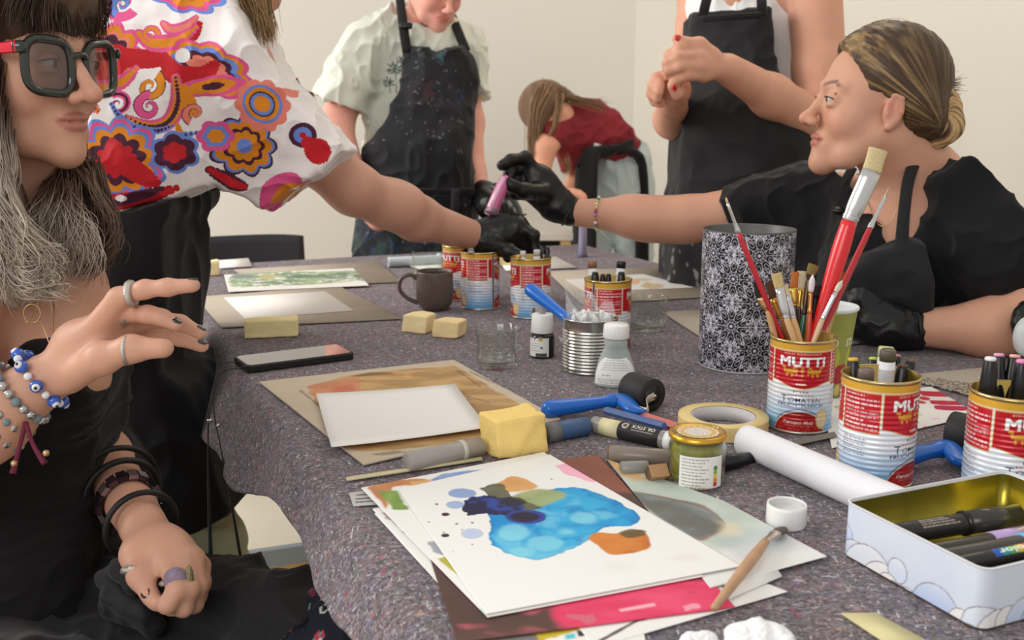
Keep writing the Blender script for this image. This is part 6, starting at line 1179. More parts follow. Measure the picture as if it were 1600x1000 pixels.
    s = smooth_tube([g(-.012, .094, .006), g(0, .1000, .009), g(.012, .094, .006)], [.0042, .0036, .0042], 10, 5); mk('bridge', (s[0]-base, s[1]), fm, pr_)
    # necklaces, rings, bracelets
    go = mat('necklace_gold', (198, 168, 122), rough=.3, metal=.8); sv = mat('ring_silver', (196, 190, 180), rough=.25, metal=.9, bump=.6, bscale=900)
    for q in ([(0, 420, 1.12), (35, 470, 1.095), (52, 500, 1.085), (66, 470, 1.10), (75, 420, 1.14)], [(15, 420, 1.12), (70, 500, 1.10), (88, 535, 1.10), (92, 480, 1.14), (84, 420, 1.18)]): s = smooth_tube([P(*a)+A3(0, -.012, 0) for a in q], [.0008]*5, 6, 8); mk('necklace', (s[0]-base, s[1]), go, pr_)
    ring_of(P(50, 490, 1.075), (0.2, -1, .1), .0085, .0009, go, pr_, base, nm='pendant', squash=1.2)
    for c, ax, R, r, nm in [(P(205, 459, .994), (1, 0, .1), .0102, .0042, 'ring'), (P(200, 490, 1.015), (1, 0, 0), .0102, .0022, 'ring'), (P(192, 492, 1.016), (1, 0, .2), .0105, .0022, 'ring'), (P(200, 547, .984), (1, 0, 0), .0135, .0022, 'ring'), (P(216, 890, 1.058), (.15, -.5, -1), .0138, .0048, 'beaded_ring'), (P(309, 908, 1.095), (.1, -.2, -1), .0115, .0042, 'beaded_ring'), (P(270, 908, 1.042), (.2, -.3, -1), .0112, .0032, 'ring'), (P(290, 900, 1.053), (.15, -.3, -1), .0112, .0024, 'ring')]: ring_of(c, ax, R, r, sv, pr_, base, nm=nm)
    s = ball(P(274, 905, 1.028), .0125, 18); mk('ring_ball', (s[0]-base, s[1]), mat('ring_lilac', (176, 160, 186), rough=.3, metal=.7, bump=1., bscale=1200), pr_); s = move(ball(A3(0, 0, 0), .010, 16), np.diag([.45, .5, 2.0]), P(297, 910, 1.028)); mk('ring_leaf', (s[0]-base, s[1]), mat('ring_leaf', (160, 150, 116), rough=.3, metal=.8, bump=1., bscale=700), pr_)
    fa = P(222, 818, 1.13)-P(158, 715, 1.30); bk = mat('bracelet_black', (20, 17, 18), rough=.5)
    for t, R, r in ((.42, .050, .0038), (.55, .044, .0040), (.98, .040, .0036)): ring_of(P(158, 715, 1.30)+fa*t+A3(0, 0, -.004), fa+A3(.02, 0, .0), R, r, bk, pr_, base)
    c = P(158, 715, 1.30)+fa*.70; x, y, z = frame_of(fa)
    for k in range(18): a = k/18*6.283; p = c+(x*math.cos(a)+y*math.sin(a))*.0345; q = move(box(-.0028, .0028, -.0055, .0055, -.009, .009), axes(x*math.cos(a)+y*math.sin(a), y*math.cos(a)-x*math.sin(a), z), p); mk('bracelet_plate', (q[0]-base, q[1]), mat('plate_%d' % (k % 3), [(92, 72, 82), (150, 130, 134), (60, 48, 56)][k % 3], rough=.2, metal=.7), pr_, False)
    c = P(38, 610, 1.028); ax = P(72, 592, 1.03)-P(-20, 660, 1.02); x, y, z = frame_of(ax)
    bl, wh, gy = mat('bead_blue', (34, 90, 190), rough=.1, coat=1), mat('bead_white', (226, 226, 230), rough=.15), mat('bead_silver', (190, 188, 186), rough=.2, metal=.8)
    for row, (off, R, n, rr_) in enumerate([(.020, .033, 16, .0068), (-.004, .036, 22, .0050), (-.024, .038, 24, .0052), (-.040, .041, 18, .0066)]):
        for k in range(n):
            a = k/n*6.283; p = c+z*off+(x*math.cos(a)+y*math.sin(a))*R
            if row == 0:
                s = ball(p, rr_ if k % 2 == 0 else rr_*.6, 12); mk('bead', (s[0]-base, s[1]), bl if k % 2 == 0 else wh, pr_)
                if k % 2 == 0: o = x*math.cos(a)+y*math.sin(a); s = move(ball(A3(0, 0, 0), .0044, 10), None, p+o*.0036); mk('bead_eye', (s[0]-base, s[1]), wh, pr_); s = ball(p+o*.0066, .0020, 8); mk('bead_pupil', (s[0]-base, s[1]), blackp, pr_)
            else: s = ball(p, rr_, 10); mk('bead', (s[0]-base, s[1]), gy if (k+row) % 3 else mat('bead_stone', (120, 132, 140), rough=.25), pr_)
    mar = mat('cord_maroon', (104, 28, 52), rough=.8)
    for q in ([(40, 660, 1.0), (30, 700, .99), (20, 740, .985)], [(40, 660, 1.0), (52, 695, .99), (70, 724, .985)]):
        s = smooth_tube([P(*a) for a in q], [.0026, .0022, .0034], 8, 6); mk('tassel', (s[0]-base, s[1]), mar, pr_); s = ball(P(q[2][0]+2, q[2][1]-16, .983), .0034, 8); mk('tassel_bead', (s[0]-base, s[1]), go, pr_)
woman_glasses()
# ---------------------------------------------------------------- woman reaching over in the patterned blouse
def woman_blouse():
    base = P(225, 900, 1.5); base[2] = 0; pr_ = person(base, 'person in swirling multicoloured blouse bending over to reach a tomato can'); D = 1.58
    hd = P(400, -110, 1.72); H = head(hd, (.75, .55, -.40), .95, up=(.35, .25, .9)); pr = list(H['pr'])
    pr += [rc(H['g'](0, -.02, -.06), P(345, 5, 1.62), .052, .056, .03), rc(P(320, 30, 1.66), P(372, 95, 1.62), .048, .050, .04), rc(P(320, 30, 1.70), P(240, 40, 1.72), .055, .055, .04)]
    pr += [rc(P(300, 70, 1.66), P(225, 250, 1.62), .10, .085, .06, ((.3, 1, 0), .75)), rc(P(225, 250, 1.62), P(215, 380, 1.64), .085, .075, .06, ((0, 1, 0), .8))]
    arm = PP((376, 110, 1.60), (452, 215, 1.64), (552, 295, 1.72), (650, 340, 1.83), (752, 372, 1.95)); pr += chain(arm, [.050, .050, .041, .038, .0275], .03); pr += [el(P(548, 296, 1.695), (.022, .02, .02), k=.02), el(P(615, 318, 1.78), (.055, .036, .040), k=.03)]
    arm2 = PP((240, 40, 1.75), (225, 180, 1.88), (200, 260, 1.86)); pr += chain(arm2, [.05, .04, .03], .03)
    sculpt('body', pr, .0034*HQ, skin('skin_fair', (214, 164, 138)), pr_, colf=facecol(H, (202, 152, 130)), base=base); eyes(H, pr_, base)
    # trousers, pale sage
    tr = [rc(P(205, 420, 1.62), P(195, 600, 1.62), .11, .10, .06), rc(P(195, 560, 1.62), P(190, 900, 1.55), .085, .065, .05), rc(P(190, 900, 1.55), P(190, 1240, 1.52), .065, .05, .03), rc(P(260, 560, 1.66), P(330, 900, 1.68), .085, .065, .05), rc(P(330, 900, 1.68), P(340, 1180, 1.70), .065, .055, .03)]
    sculpt('trousers', tr, .005*HQ, cloth('sage_cloth', (186, 192, 170)), pr_, disp=folds(.010, 6, (1, 1, 1.5), 2), cut=polycut([(60, 390), (225, 400), (240, 560), (280, 800), (385, 850), (420, 1500), (60, 1500)], 1.62), base=base)
    for q in ((190, 1300, 1.52), (340, 1225, 1.70)): c = P(*q); c[2] = .04; s = move(ball(A3(0, 0, 0), .05), np.diag([.8, 2.1, .75]), c+A3(0, .03, 0)); mk('shoe', (s[0]-base, s[1]), BLK, pr_)
    # black apron skirt
    ap = [rc(P(225, 300, 1.56), P(235, 430, 1.57), .135, .135, .06, ((0, 1, 0), .8)), rc(P(235, 430, 1.57), P(285, 600, 1.58), .135, .125, .06, ((0, 1, 0), .8)), rc(P(285, 600, 1.58), P(312, 820, 1.58), .125, .11, .06, ((0, 1, 0), .75)), rc(P(330, 260, 1.66), P(320, 290, 1.66), .05, .05, .03)]
    sculpt('apron', ap, .0045*HQ, cloth('apron_black2', (20, 20, 22), rough=.8), pr_, disp=folds(.010, 5, (1, 1, .6), 4), cut=polycut([(100, 345), (200, 322), (296, 298), (302, 310), (300, 330), (290, 350), (290, 430), (280, 560), (318, 590), (345, 680), (372, 790), (330, 812), (270, 832), (243, 790), (215, 700), (186, 590), (150, 600), (100, 600)], 1.56), base=base)
    s = smooth_tube(PP((300, 270, 1.60), (330, 290, 1.60), (362, 280, 1.60), (372, 296, 1.60)), [.024, .02, .016, .006], 10, 6, flat=.5); mk('apron_strap', (s[0]-base, s[1]), BLK, pr_)
    # blouse
    bl = [rc(P(322, 30, 1.66), P(235, 290, 1.60), .150, .142, .06, ((.3, 1, 0), .80)), rc(P(345, 0, 1.64), P(420, 90, 1.60), .085, .088, .05), rc(P(420, 90, 1.60), P(500, 250, 1.64), .092, .090, .05), rc(P(400, 180, 1.62), P(415, 300, 1.64), .085, .060, .05), rc(P(280, 10, 1.68), P(150, 20, 1.66), .12, .12, .05), rc(P(180, 150, 1.62), P(180, 300, 1.60), .12, .12, .05)]
    out = [(90, -200), (330, -130), (380, 22), (408, 62), (442, 122), (500, 192), (539, 236), (478, 284), (408, 330), (372, 300), (345, 285), (300, 302), (240, 318), (150, 338), (90, 340)]
    pc = polycut(out, D)
    inner = grow(chain(arm[:3], [.060, .056, .060], .03), .006)
    def cut(G, X, Y, Z): return pc(G, X, Y, Z)
    pol = lambda pts: np.array([P(x, y, D)[[0, 2]] for x, y in pts]); k1 = D/F
    O_, Pk, Bl, Mr, Rd, Sa, Yl = (222, 136, 26), (224, 84, 142), (106, 136, 212), (74, 28, 52), (192, 24, 34), (230, 128, 112), (240, 160, 40)
    def colf(V, N):
        q = V[:, [0, 2]].copy(); ang = V[:, 1]-P(300, 200, D)[1]; q[:, 0] -= 0; Q = q/k1; cx, cz = P(800, 500, D)[[0, 2]]/k1; X = Q[:, 0]-cx+800; Y = 500-(Q[:, 1]-cz)/cp*1.0
        wv = (fbm(V*14, 3)-.5)*10; X = X+wv*.6; Y = Y+wv*.6; c = np.tile(lin((238, 232, 230)), (len(V), 1))
        def put(m, col): c[m] = lin(col)
        def scal(x, y, rx, ry, n, a, layers, rot=0.):
            dx, dy = X-x, Y-y; cr, sr = math.cos(rot), math.sin(rot); u, v = (dx*cr+dy*sr)/rx, (-dx*sr+dy*cr)/ry; r = np.hypot(u, v); t = np.arctan2(v, u); e = r/(1+a*(np.abs(np.cos(t*n/2))-.5))
            for k, col in layers: put(e < k, col)
        def swirl(x, y, r0, dirn, turns, wd, cols, ph=0.):
            dx, dy = X-x, (Y-y)*dirn; r = np.hypot(dx, dy); t = (np.arctan2(dy, dx)-ph) % (2*np.pi)
            for k in range(3):
                rr = r0*(1-((t+k*2*np.pi)/(turns*2*np.pi))); ok = rr > 1.5; w_ = wd*np.clip(rr/r0, .15, 1)
                for f_, col in cols: put(ok & (np.abs(r-rr) < w_*f_), col)
        def stem(pts, wd, cols):
            p = np.array(pts, float); p = spline(p, 6); d = np.full(len(X), 1e9); L_ = np.linspace(0, 1, len(p)); tt = np.zeros(len(X)); bb = (X > p[:, 0].min()-wd*2) & (X < p[:, 0].max()+wd*2) & (Y > p[:, 1].min()-wd*2) & (Y < p[:, 1].max()+wd*2); xs, ys = X[bb], Y[bb]; db = np.full(len(xs), 1e9); tb_ = np.zeros(len(xs))
            for i in range(len(p)): e = np.hypot(xs-p[i, 0], ys-p[i, 1]); m = e < db; db[m] = e[m]; tb_[m] = L_[i]
            d[bb] = db; tt[bb] = tb_
            for f_, col in cols: put(d < wd*f_*np.sin(np.clip(tt*.9+.1, 0, 1)*np.pi)**.5, col)
        stem([(160, 60), (156, 30), (170, 5), (185, -20)], 14, [(1, Pk), (.5, Bl), (.25, Mr)]); swirl(206, 8, 26, 1, 1.6, 9, [(1, Pk)], .6); swirl(206, 12, 16, 1, 1.4, 7, [(1, Mr), (.8, Bl)], 2.0)
        scal(196, 92, 50, 50, 9, .22, [(1.0, Pk), (.86, O_), (.70, Sa), (.60, Mr)]); stem([(165, 75), (200, 88), (240, 96), (285, 90), (318, 66), (335, 38)], 15, [(1, Rd)]); scal(196, 102, 34, 30, 7, .12, [(1, Rd)]); stem([(160, 120), (185, 140), (220, 132), (245, 105)], 12, [(1, Pk), (.5, O_)])
        stem([(240, 58), (262, 72), (300, 68), (332, 44)], 13, [(1, Pk), (.55, O_)]); swirl(256, 60, 13, -1, 1.3, 6, [(1, Pk), (.5, O_)], 0); stem([(275, 42), (290, 52), (315, 45), (330, 30)], 9, [(1, Pk), (.5, Sa)])
        scal(305, -6, 62, 30, 8, .2, [(1, Bl), (.85, Pk), (.68, O_), (.4, Mr)], .25)
        scal(345, 112, 68, 38, 8, .2, [(1, Pk), (.88, O_), (.76, Bl), (.60, Mr), (.45, Sa)], .35); stem([(280, 95), (300, 120), (335, 122), (365, 100)], 16, [(1, Rd)]); put(np.hypot(X-308, Y-92) < 11, (238, 232, 230)); scal(352, 138, 48, 15, 5, .15, [(1, Pk), (.7, O_), (.35, Mr)], -.15)
        swirl(262, 138, 20, 1, 1.5, 8, [(1, Mr), (.8, O_)], 5.2); stem([(300, 125), (303, 160), (290, 190), (262, 196), (225, 180)], 12, [(1, Pk), (.6, O_), (.3, Mr)]); swirl(262, 168, 18, -1, 1.5, 8, [(1, Mr), (.8, Pk)], 1.5)
        swirl(220, 165, 17, 1, 1.5, 6, [(1, Pk), (.4, Mr)], 4); stem([(210, 165), (232, 192), (270, 203), (300, 195)], 6, [(1, Bl), (.5, Mr)]); stem([(312, 140), (318, 165), (330, 186)], 10, [(1, O_)]); swirl(325, 178, 14, 1, 1.3, 6, [(1, Mr), (.75, Sa)], 2)
        stem([(302, 195), (312, 225), (330, 245)], 6, [(1, O_)]); stem([(268, 225), (300, 212), (340, 205)], 5, [(1, Bl), (.4, Mr)])
        scal(222, 245, 66, 56, 10, .24, [(1.0, Bl), (.93, Pk), (.84, Bl), (.75, O_), (.60, Mr), (.42, Rd)], .4); stem([(222, 235), (250, 262), (285, 285)], 15, [(1, Rd)]); stem([(225, 232), (205, 215)], 9, [(1, Rd)])
        scal(392, 228, 46, 44, 9, .2, [(1.0, Mr), (.92, Bl), (.84, O_), (.62, Mr), (.5, O_), (.25, Bl)], 0); scal(352, 212, 24, 22, 6, .2, [(1, Pk), (.7, Bl), (.45, O_)], 0); scal(300, 235, 32, 28, 6, .22, [(1, Bl), (.85, Mr), (.5, Rd)], .4)
        scal(424, 166, 38, 38, 10, .16, [(1.0, Sa)]); scal(424, 164, 28, 30, 2, 0, [(1, Bl), (.85, O_), (.66, Mr), (.58, Bl), (.42, O_)], -.5); scal(482, 212, 21, 20, 2, 0, [(1, Mr), (.66, Bl), (.25, Rd)]); stem([(490, 225), (506, 238), (522, 246)], 20, [(1, Rd)]); stem([(452, 120), (470, 138), (490, 165)], 7, [(1, Mr), (.6, O_)])
        stem([(412, 330), (426, 298), (456, 282), (478, 282)], 15, [(1, Pk)]); stem([(425, 318), (446, 296), (470, 288)], 6, [(1, O_)]); stem([(160, 180), (150, 210), (152, 245), (165, 262)], 15, [(1, Pk), (.6, O_), (.3, Bl)]); stem([(150, 150), (170, 160), (195, 178)], 10, [(1, Pk), (.7, O_), (.3, Mr)])
        stem([(150, 325), (200, 312), (260, 300), (310, 285)], 13, [(1, Rd)]); stem([(215, 312), (250, 298), (290, 286)], 8, [(1, Mr)]); put(np.hypot((X-228), (Y-302)*1.6) < 8, (238, 232, 230)); stem([(162, 305), (185, 298)], 9, [(1, Pk), (.5, Mr)]); stem([(345, 262), (372, 285), (392, 292)], 11, [(1, Mr), (.6, Rd)])
        scal(120, 60, 46, 60, 8, .2, [(1, Pk), (.8, O_), (.6, Rd)]); scal(110, 260, 40, 50, 8, .2, [(1, Bl), (.8, Pk), (.6, Mr)]); return c
    sculpt('blouse', bl, .0021*HQ, cloth('blouse_print', (128, 128, 128), vc=True, rough=.7), pr_, disp=folds(.007, 8, (1, 1, 1), 6, .2), colf=colf, cut=cut, base=base, split=1)
    strands('hair', [(PP((382+k*5, -40, 1.60), (392+k*4, 0, 1.585), (404+k*3, 30, 1.58), (414+k*2.0, 62, 1.58)), (.012, .007), 60) for k in range(6)]+[(PP((330, -60, 1.62), (350, -10, 1.6), (372, 10, 1.59), (398, 46, 1.585)), (.02, .006), 80)], pr_, base, hairm, lambda c, t, rs: np.tile(lin(A3(150, 118, 82)*rs.uniform(.7, 1.3)).clip(0, 1), (len(c), 1)), 4, .0009, 14, .002, 1)
    sculpt('hair_cap', [el(H['g'](0, -.015, .045), A3(.088, .105, .092), H['M'], .02)], .006*HQ, hairm, pr_, colf=lambda V, N: mix(lin((110, 84, 56)), lin((160, 128, 90)), fbm(V*A3(90, 90, 10), 3)), base=base)
    # glove reaching into the can
    gw = P(738, 368, 1.935); m_ = PP((812, 352, 1.93), (815, 362, 1.95), (818, 372, 1.97), (800, 376, 2.0)); c_ = [PP((834, 368, 1.92), (836, 392, 1.925), (834, 412, 1.93)), PP((828, 380, 1.94), (822, 400, 1.95), (816, 414, 1.95)), PP((812, 384, 1.97), (806, 400, 1.97), (806, 412, 1.97)), PP((795, 386, 2.0), (792, 396, 2.0), (794, 404, 2.0))]
    gp = fingers(P(752, 371, 1.945), m_, c_, (.0125, .0118, .0108, .0098), .008, .0165)+[rc(P(742, 370, 1.94), P(768, 370, 1.95), .0315, .034, .02), el(P(790, 364, 1.94), (.044, .026, .036), k=.02)]+chain(PP((765, 385, 1.92), (795, 392, 1.89), (812, 398, 1.885)), [.018, .0135, .011], .01)
    sculpt('glove', gp, .0024*HQ, GLV, pr_, disp=folds(.0017, 17, (1, 1, 1), 3), base=base); ring_of(P(741, 369, 1.938), P(768, 372, 1.95)-P(720, 361, 1.91), .0320, .0022, GLV, pr_, base, nm='glove_cuff')
woman_blouse()
# ---------------------------------------------------------------- standing person in pale T-shirt
def tee_person():
    base = P(655, 900, 2.95); base[2] = 0; pr_ = person(base, 'person in pale green T-shirt and paint-spattered black apron looking down'); 
    H = head(P(684, -24, 2.88), (.46, -.74, -.50), .96, up=(.2, -.28, .93), lid=.004); g = H['g']; pr = list(H['pr'])
    pr += [rc(g(0, -.03, -.06), P(655, 52, 3.0), .055, .060, .03), rc(P(582, 76, 2.95), P(716, 78, 3.03), .044, .044, .05), rc(P(645, 120, 3.0), P(648, 330, 2.98), .115, .12, .07, ((.25, 1, 0), .72)), rc(P(648, 330, 2.98), P(650, 400, 2.98), .14, .15, .06, ((.25, 1, 0), .75))]
    a1 = PP((572, 84, 2.92), (524, 195, 2.84), (560, 305, 2.76), (592, 345, 2.72)); a2 = PP((722, 84, 3.03), (733, 190, 3.0), (740, 270, 2.93), (752, 300, 2.88)); pr += chain(a1, [.054, .047, .036, .03], .03)+chain(a2, [.048, .042, .033, .028], .03)
    for x in (-.09, .09): b_ = P(650, 400, 2.98); pr.append(rc(b_+A3(x, 0, 0), A3(b_[0]+x*1.1, b_[1], .09), .10, .055, .05))
    sculpt('body', pr, .0045*HQ, skin('skin_rose', (226, 160, 142)), pr_, colf=facecol(H, (228, 164, 146), lip=(204, 118, 108)), base=base); eyes(H, pr_, base); sculpt('hair', [el(g(0, -.015, .055), A3(.085, .102, .085), H['M'], .02)], .007*HQ, hairm, pr_, colf=lambda V, N: np.tile(lin((96, 70, 46)), (len(V), 1)), base=base)
    tee = [rc(P(575, 60, 2.93), P(728, 64, 3.05), .080, .080, .05), rc(P(645, 100, 3.0), P(640, 250, 2.98), .165, .150, .07, ((.25, 1, 0), .74)), rc(P(564, 75, 2.92), P(530, 165, 2.86), .080, .084, .05), rc(P(735, 75, 3.04), P(750, 150, 3.03), .070, .072, .05), rc(P(600, 200, 2.95), P(590, 235, 2.95), .06, .045, .05), rc(P(618, 25, 2.98), P(700, 30, 3.02), .055, .055, .03)]
    tc_ = polycut([(609, -2), (622, 22), (645, 34), (668, 40), (692, 38), (706, 26), (712, 24), (748, 44), (757, 70), (761, 150), (742, 156), (744, 300), (560, 245), (572, 205), (575, 178), (552, 170), (500, 146), (528, 85), (550, 42)], 2.93)
    def tcol(V, N):
        c = np.tile(lin((214, 216, 202)), (len(V), 1)); k = 2.88/F; X = V[:, 0]/k+800; cz = P(800, 500, 2.88)[2]; Y = 500-(V[:, 2]-cz)/cp/k
        for (x, y, r) in ((617, 108, 15), (606, 130, 10), (626, 95, 8)):
            dx, dy = X-x, Y-y; t = np.arctan2(dy, dx); rr = np.hypot(dx, dy); m = (rr < r*(.55+.45*np.abs(np.sin(t*4.5)))) & (np.abs(np.sin(t*4.5+rr*.1)) > .45) & (dy < r*.5); c[m] = lin((96, 110, 104))
        for (x, y0, y1) in ((617, 108, 145), (608, 130, 146)): c[(np.abs(X-x-(Y-y0)*.05) < .9) & (Y > y0) & (Y < y1)] = lin((110, 122, 116))
        return c
    sculpt('t_shirt', tee, .0036*HQ, cloth('tee_pale', (214, 216, 202), vc=True), pr_, disp=folds(.010, 8, (1.2, 1, .8), 12), colf=tcol, cut=tc_, base=base)
    ring_of(P(660, 22, 2.97), (.25, -.9, .9), .070, .006, cloth('tee_collar', (204, 206, 190)), pr_, base, nm='collar', squash=.8)
    ap = [rc(P(688, 110, 2.93), P(660, 260, 2.90), .150, .170, .07, ((.25, 1, 0), .80)), rc(P(660, 260, 2.90), P(650, 430, 2.90), .180, .19, .07, ((.25, 1, 0), .85)), rc(P(650, 430, 2.90), P(648, 640, 2.90), .19, .19, .07, ((.25, 1, 0), .85))]
    ac = polycut([(628, 72), (642, 73), (660, 76), (685, 86), (702, 78), (722, 73), (734, 88), (746, 128), (742, 170), (742, 250), (744, 330), (744, 640), (554, 640), (553, 340), (570, 300), (570, 232), (590, 215), (612, 180), (626, 140), (631, 105)], 2.85)
    def acol(V, N):
        c = np.tile(lin((24, 24, 27)), (len(V), 1)); k = 2.80/F; X = V[:, 0]/k+800; Y = 500-(V[:, 2]-P(800, 500, 2.80)[2])/cp/k; n = fbm(V*30, 4); n2 = fbm(V*70+5, 3)
        c = mix(c, lin((60, 92, 100)), ss(.52, .66, n)*np.exp(-((X-692)/16)**2-((Y-92)/20)**2)*.9); c = mix(c, lin((64, 84, 78)), ss(.5, .6, n2)*np.exp(-((X-660)/14)**2-((Y-82)/6)**2)*.8); c = mix(c, lin((78, 48, 58)), ss(.5, .62, n)*np.exp(-((X-680)/26)**2-((Y-145)/18)**2)*.7); c = mix(c, lin((52, 58, 88)), ss(.52, .62, n2)*np.exp(-((X-712)/16)**2-((Y-145)/20)**2)*.6)
        m = ss(.76, .82, fbm(V*120+3, 2)); c = mix(c, lin((150, 150, 150)), m*.4*(Y < 240)); c = mix(c, lin((36, 66, 56)), ss(.52, .62, n)*(Y > 330)*.6); c = mix(c, lin((30, 48, 84)), ss(.56, .64, n2)*(Y > 340)*.6); c = mix(c, lin((190, 190, 190)), ss(.78, .82, fbm(V*100+30, 2))*(Y > 300)*.5); return c
    sculpt('apron', ap, .0036*HQ, cloth('apron_spattered', (30, 30, 33), vc=True, rough=.75), pr_, disp=folds(.010, 6, (1.2, 1, .8), 22), colf=acol, cut=ac, base=base)
    for q in ([(636, 82, 2.83), (630, 40, 2.85), (624, -10, 2.92)], [(728, 80, 2.87), (716, 50, 2.90), (706, 24, 2.96)]): s = smooth_tube([P(*a) for a in q], [.014, .014, .013], 8, 6, flat=.25, up=A3(1, 0, 0)); mk('apron_strap', (s[0]-base, s[1]), BLK, pr_)
    s = tube(PP((634, 36, 2.835), (633, 44, 2.83)), .020, 8, flat=.3, up=A3(1, 0, 0)); mk('strap_buckle', (s[0]-base, s[1]), blackp, pr_)
    s = smooth_tube(PP((572, 288, 2.80), (640, 300, 2.74), (742, 300, 2.78)), [.012, .012, .012], 8, 8, flat=.3, up=A3(0, 0, 1)); mk('apron_belt', (s[0]-base, s[1]), BLK, pr_)
    s = smooth_tube(PP((712, 296, 2.72), (710, 330, 2.71), (708, 370, 2.72)), [.011, .010, .010], 8, 6, flat=.3, up=A3(1, 0, 0)); mk('belt_end', (s[0]-base, s[1]), BLK, pr_)
    gp = fingers(P(758, 312, 2.80), PP((782, 312, 2.70), (786, 320, 2.70), (786, 328, 2.71), (782, 336, 2.72)), [PP((800, 318, 2.66), (808, 328, 2.64), (812, 336, 2.62)), PP((802, 326, 2.66), (810, 336, 2.64), (814, 342, 2.62)), PP((800, 334, 2.67), (808, 340, 2.65), (812, 346, 2.63)), PP((796, 340, 2.69), (802, 345, 2.67), (806, 348, 2.66))], (.014, .013, .012, .011), .008, .017)+[rc(P(757, 300, 2.86), P(762, 322, 2.78), .036, .036, .02)]
    sculpt('glove', gp, .0036*HQ, GLV, pr_, disp=folds(.0018, 16, (1, 1, 1), 3), base=base); s = rod(P(804, 338, 2.58), P(822, 335, 2.56), .0022); mk('glove_cord', (s[0]-base, s[1]), GLV, pr_)
    for x in (-.1, .1): s = move(ball(A3(0, 0, 0), .05), np.diag([.9, 2.1, .75]), A3(base[0]+x, base[1]-.04, .04)); mk('shoe', (s[0]-base, s[1]), BLK, pr_)
tee_person()
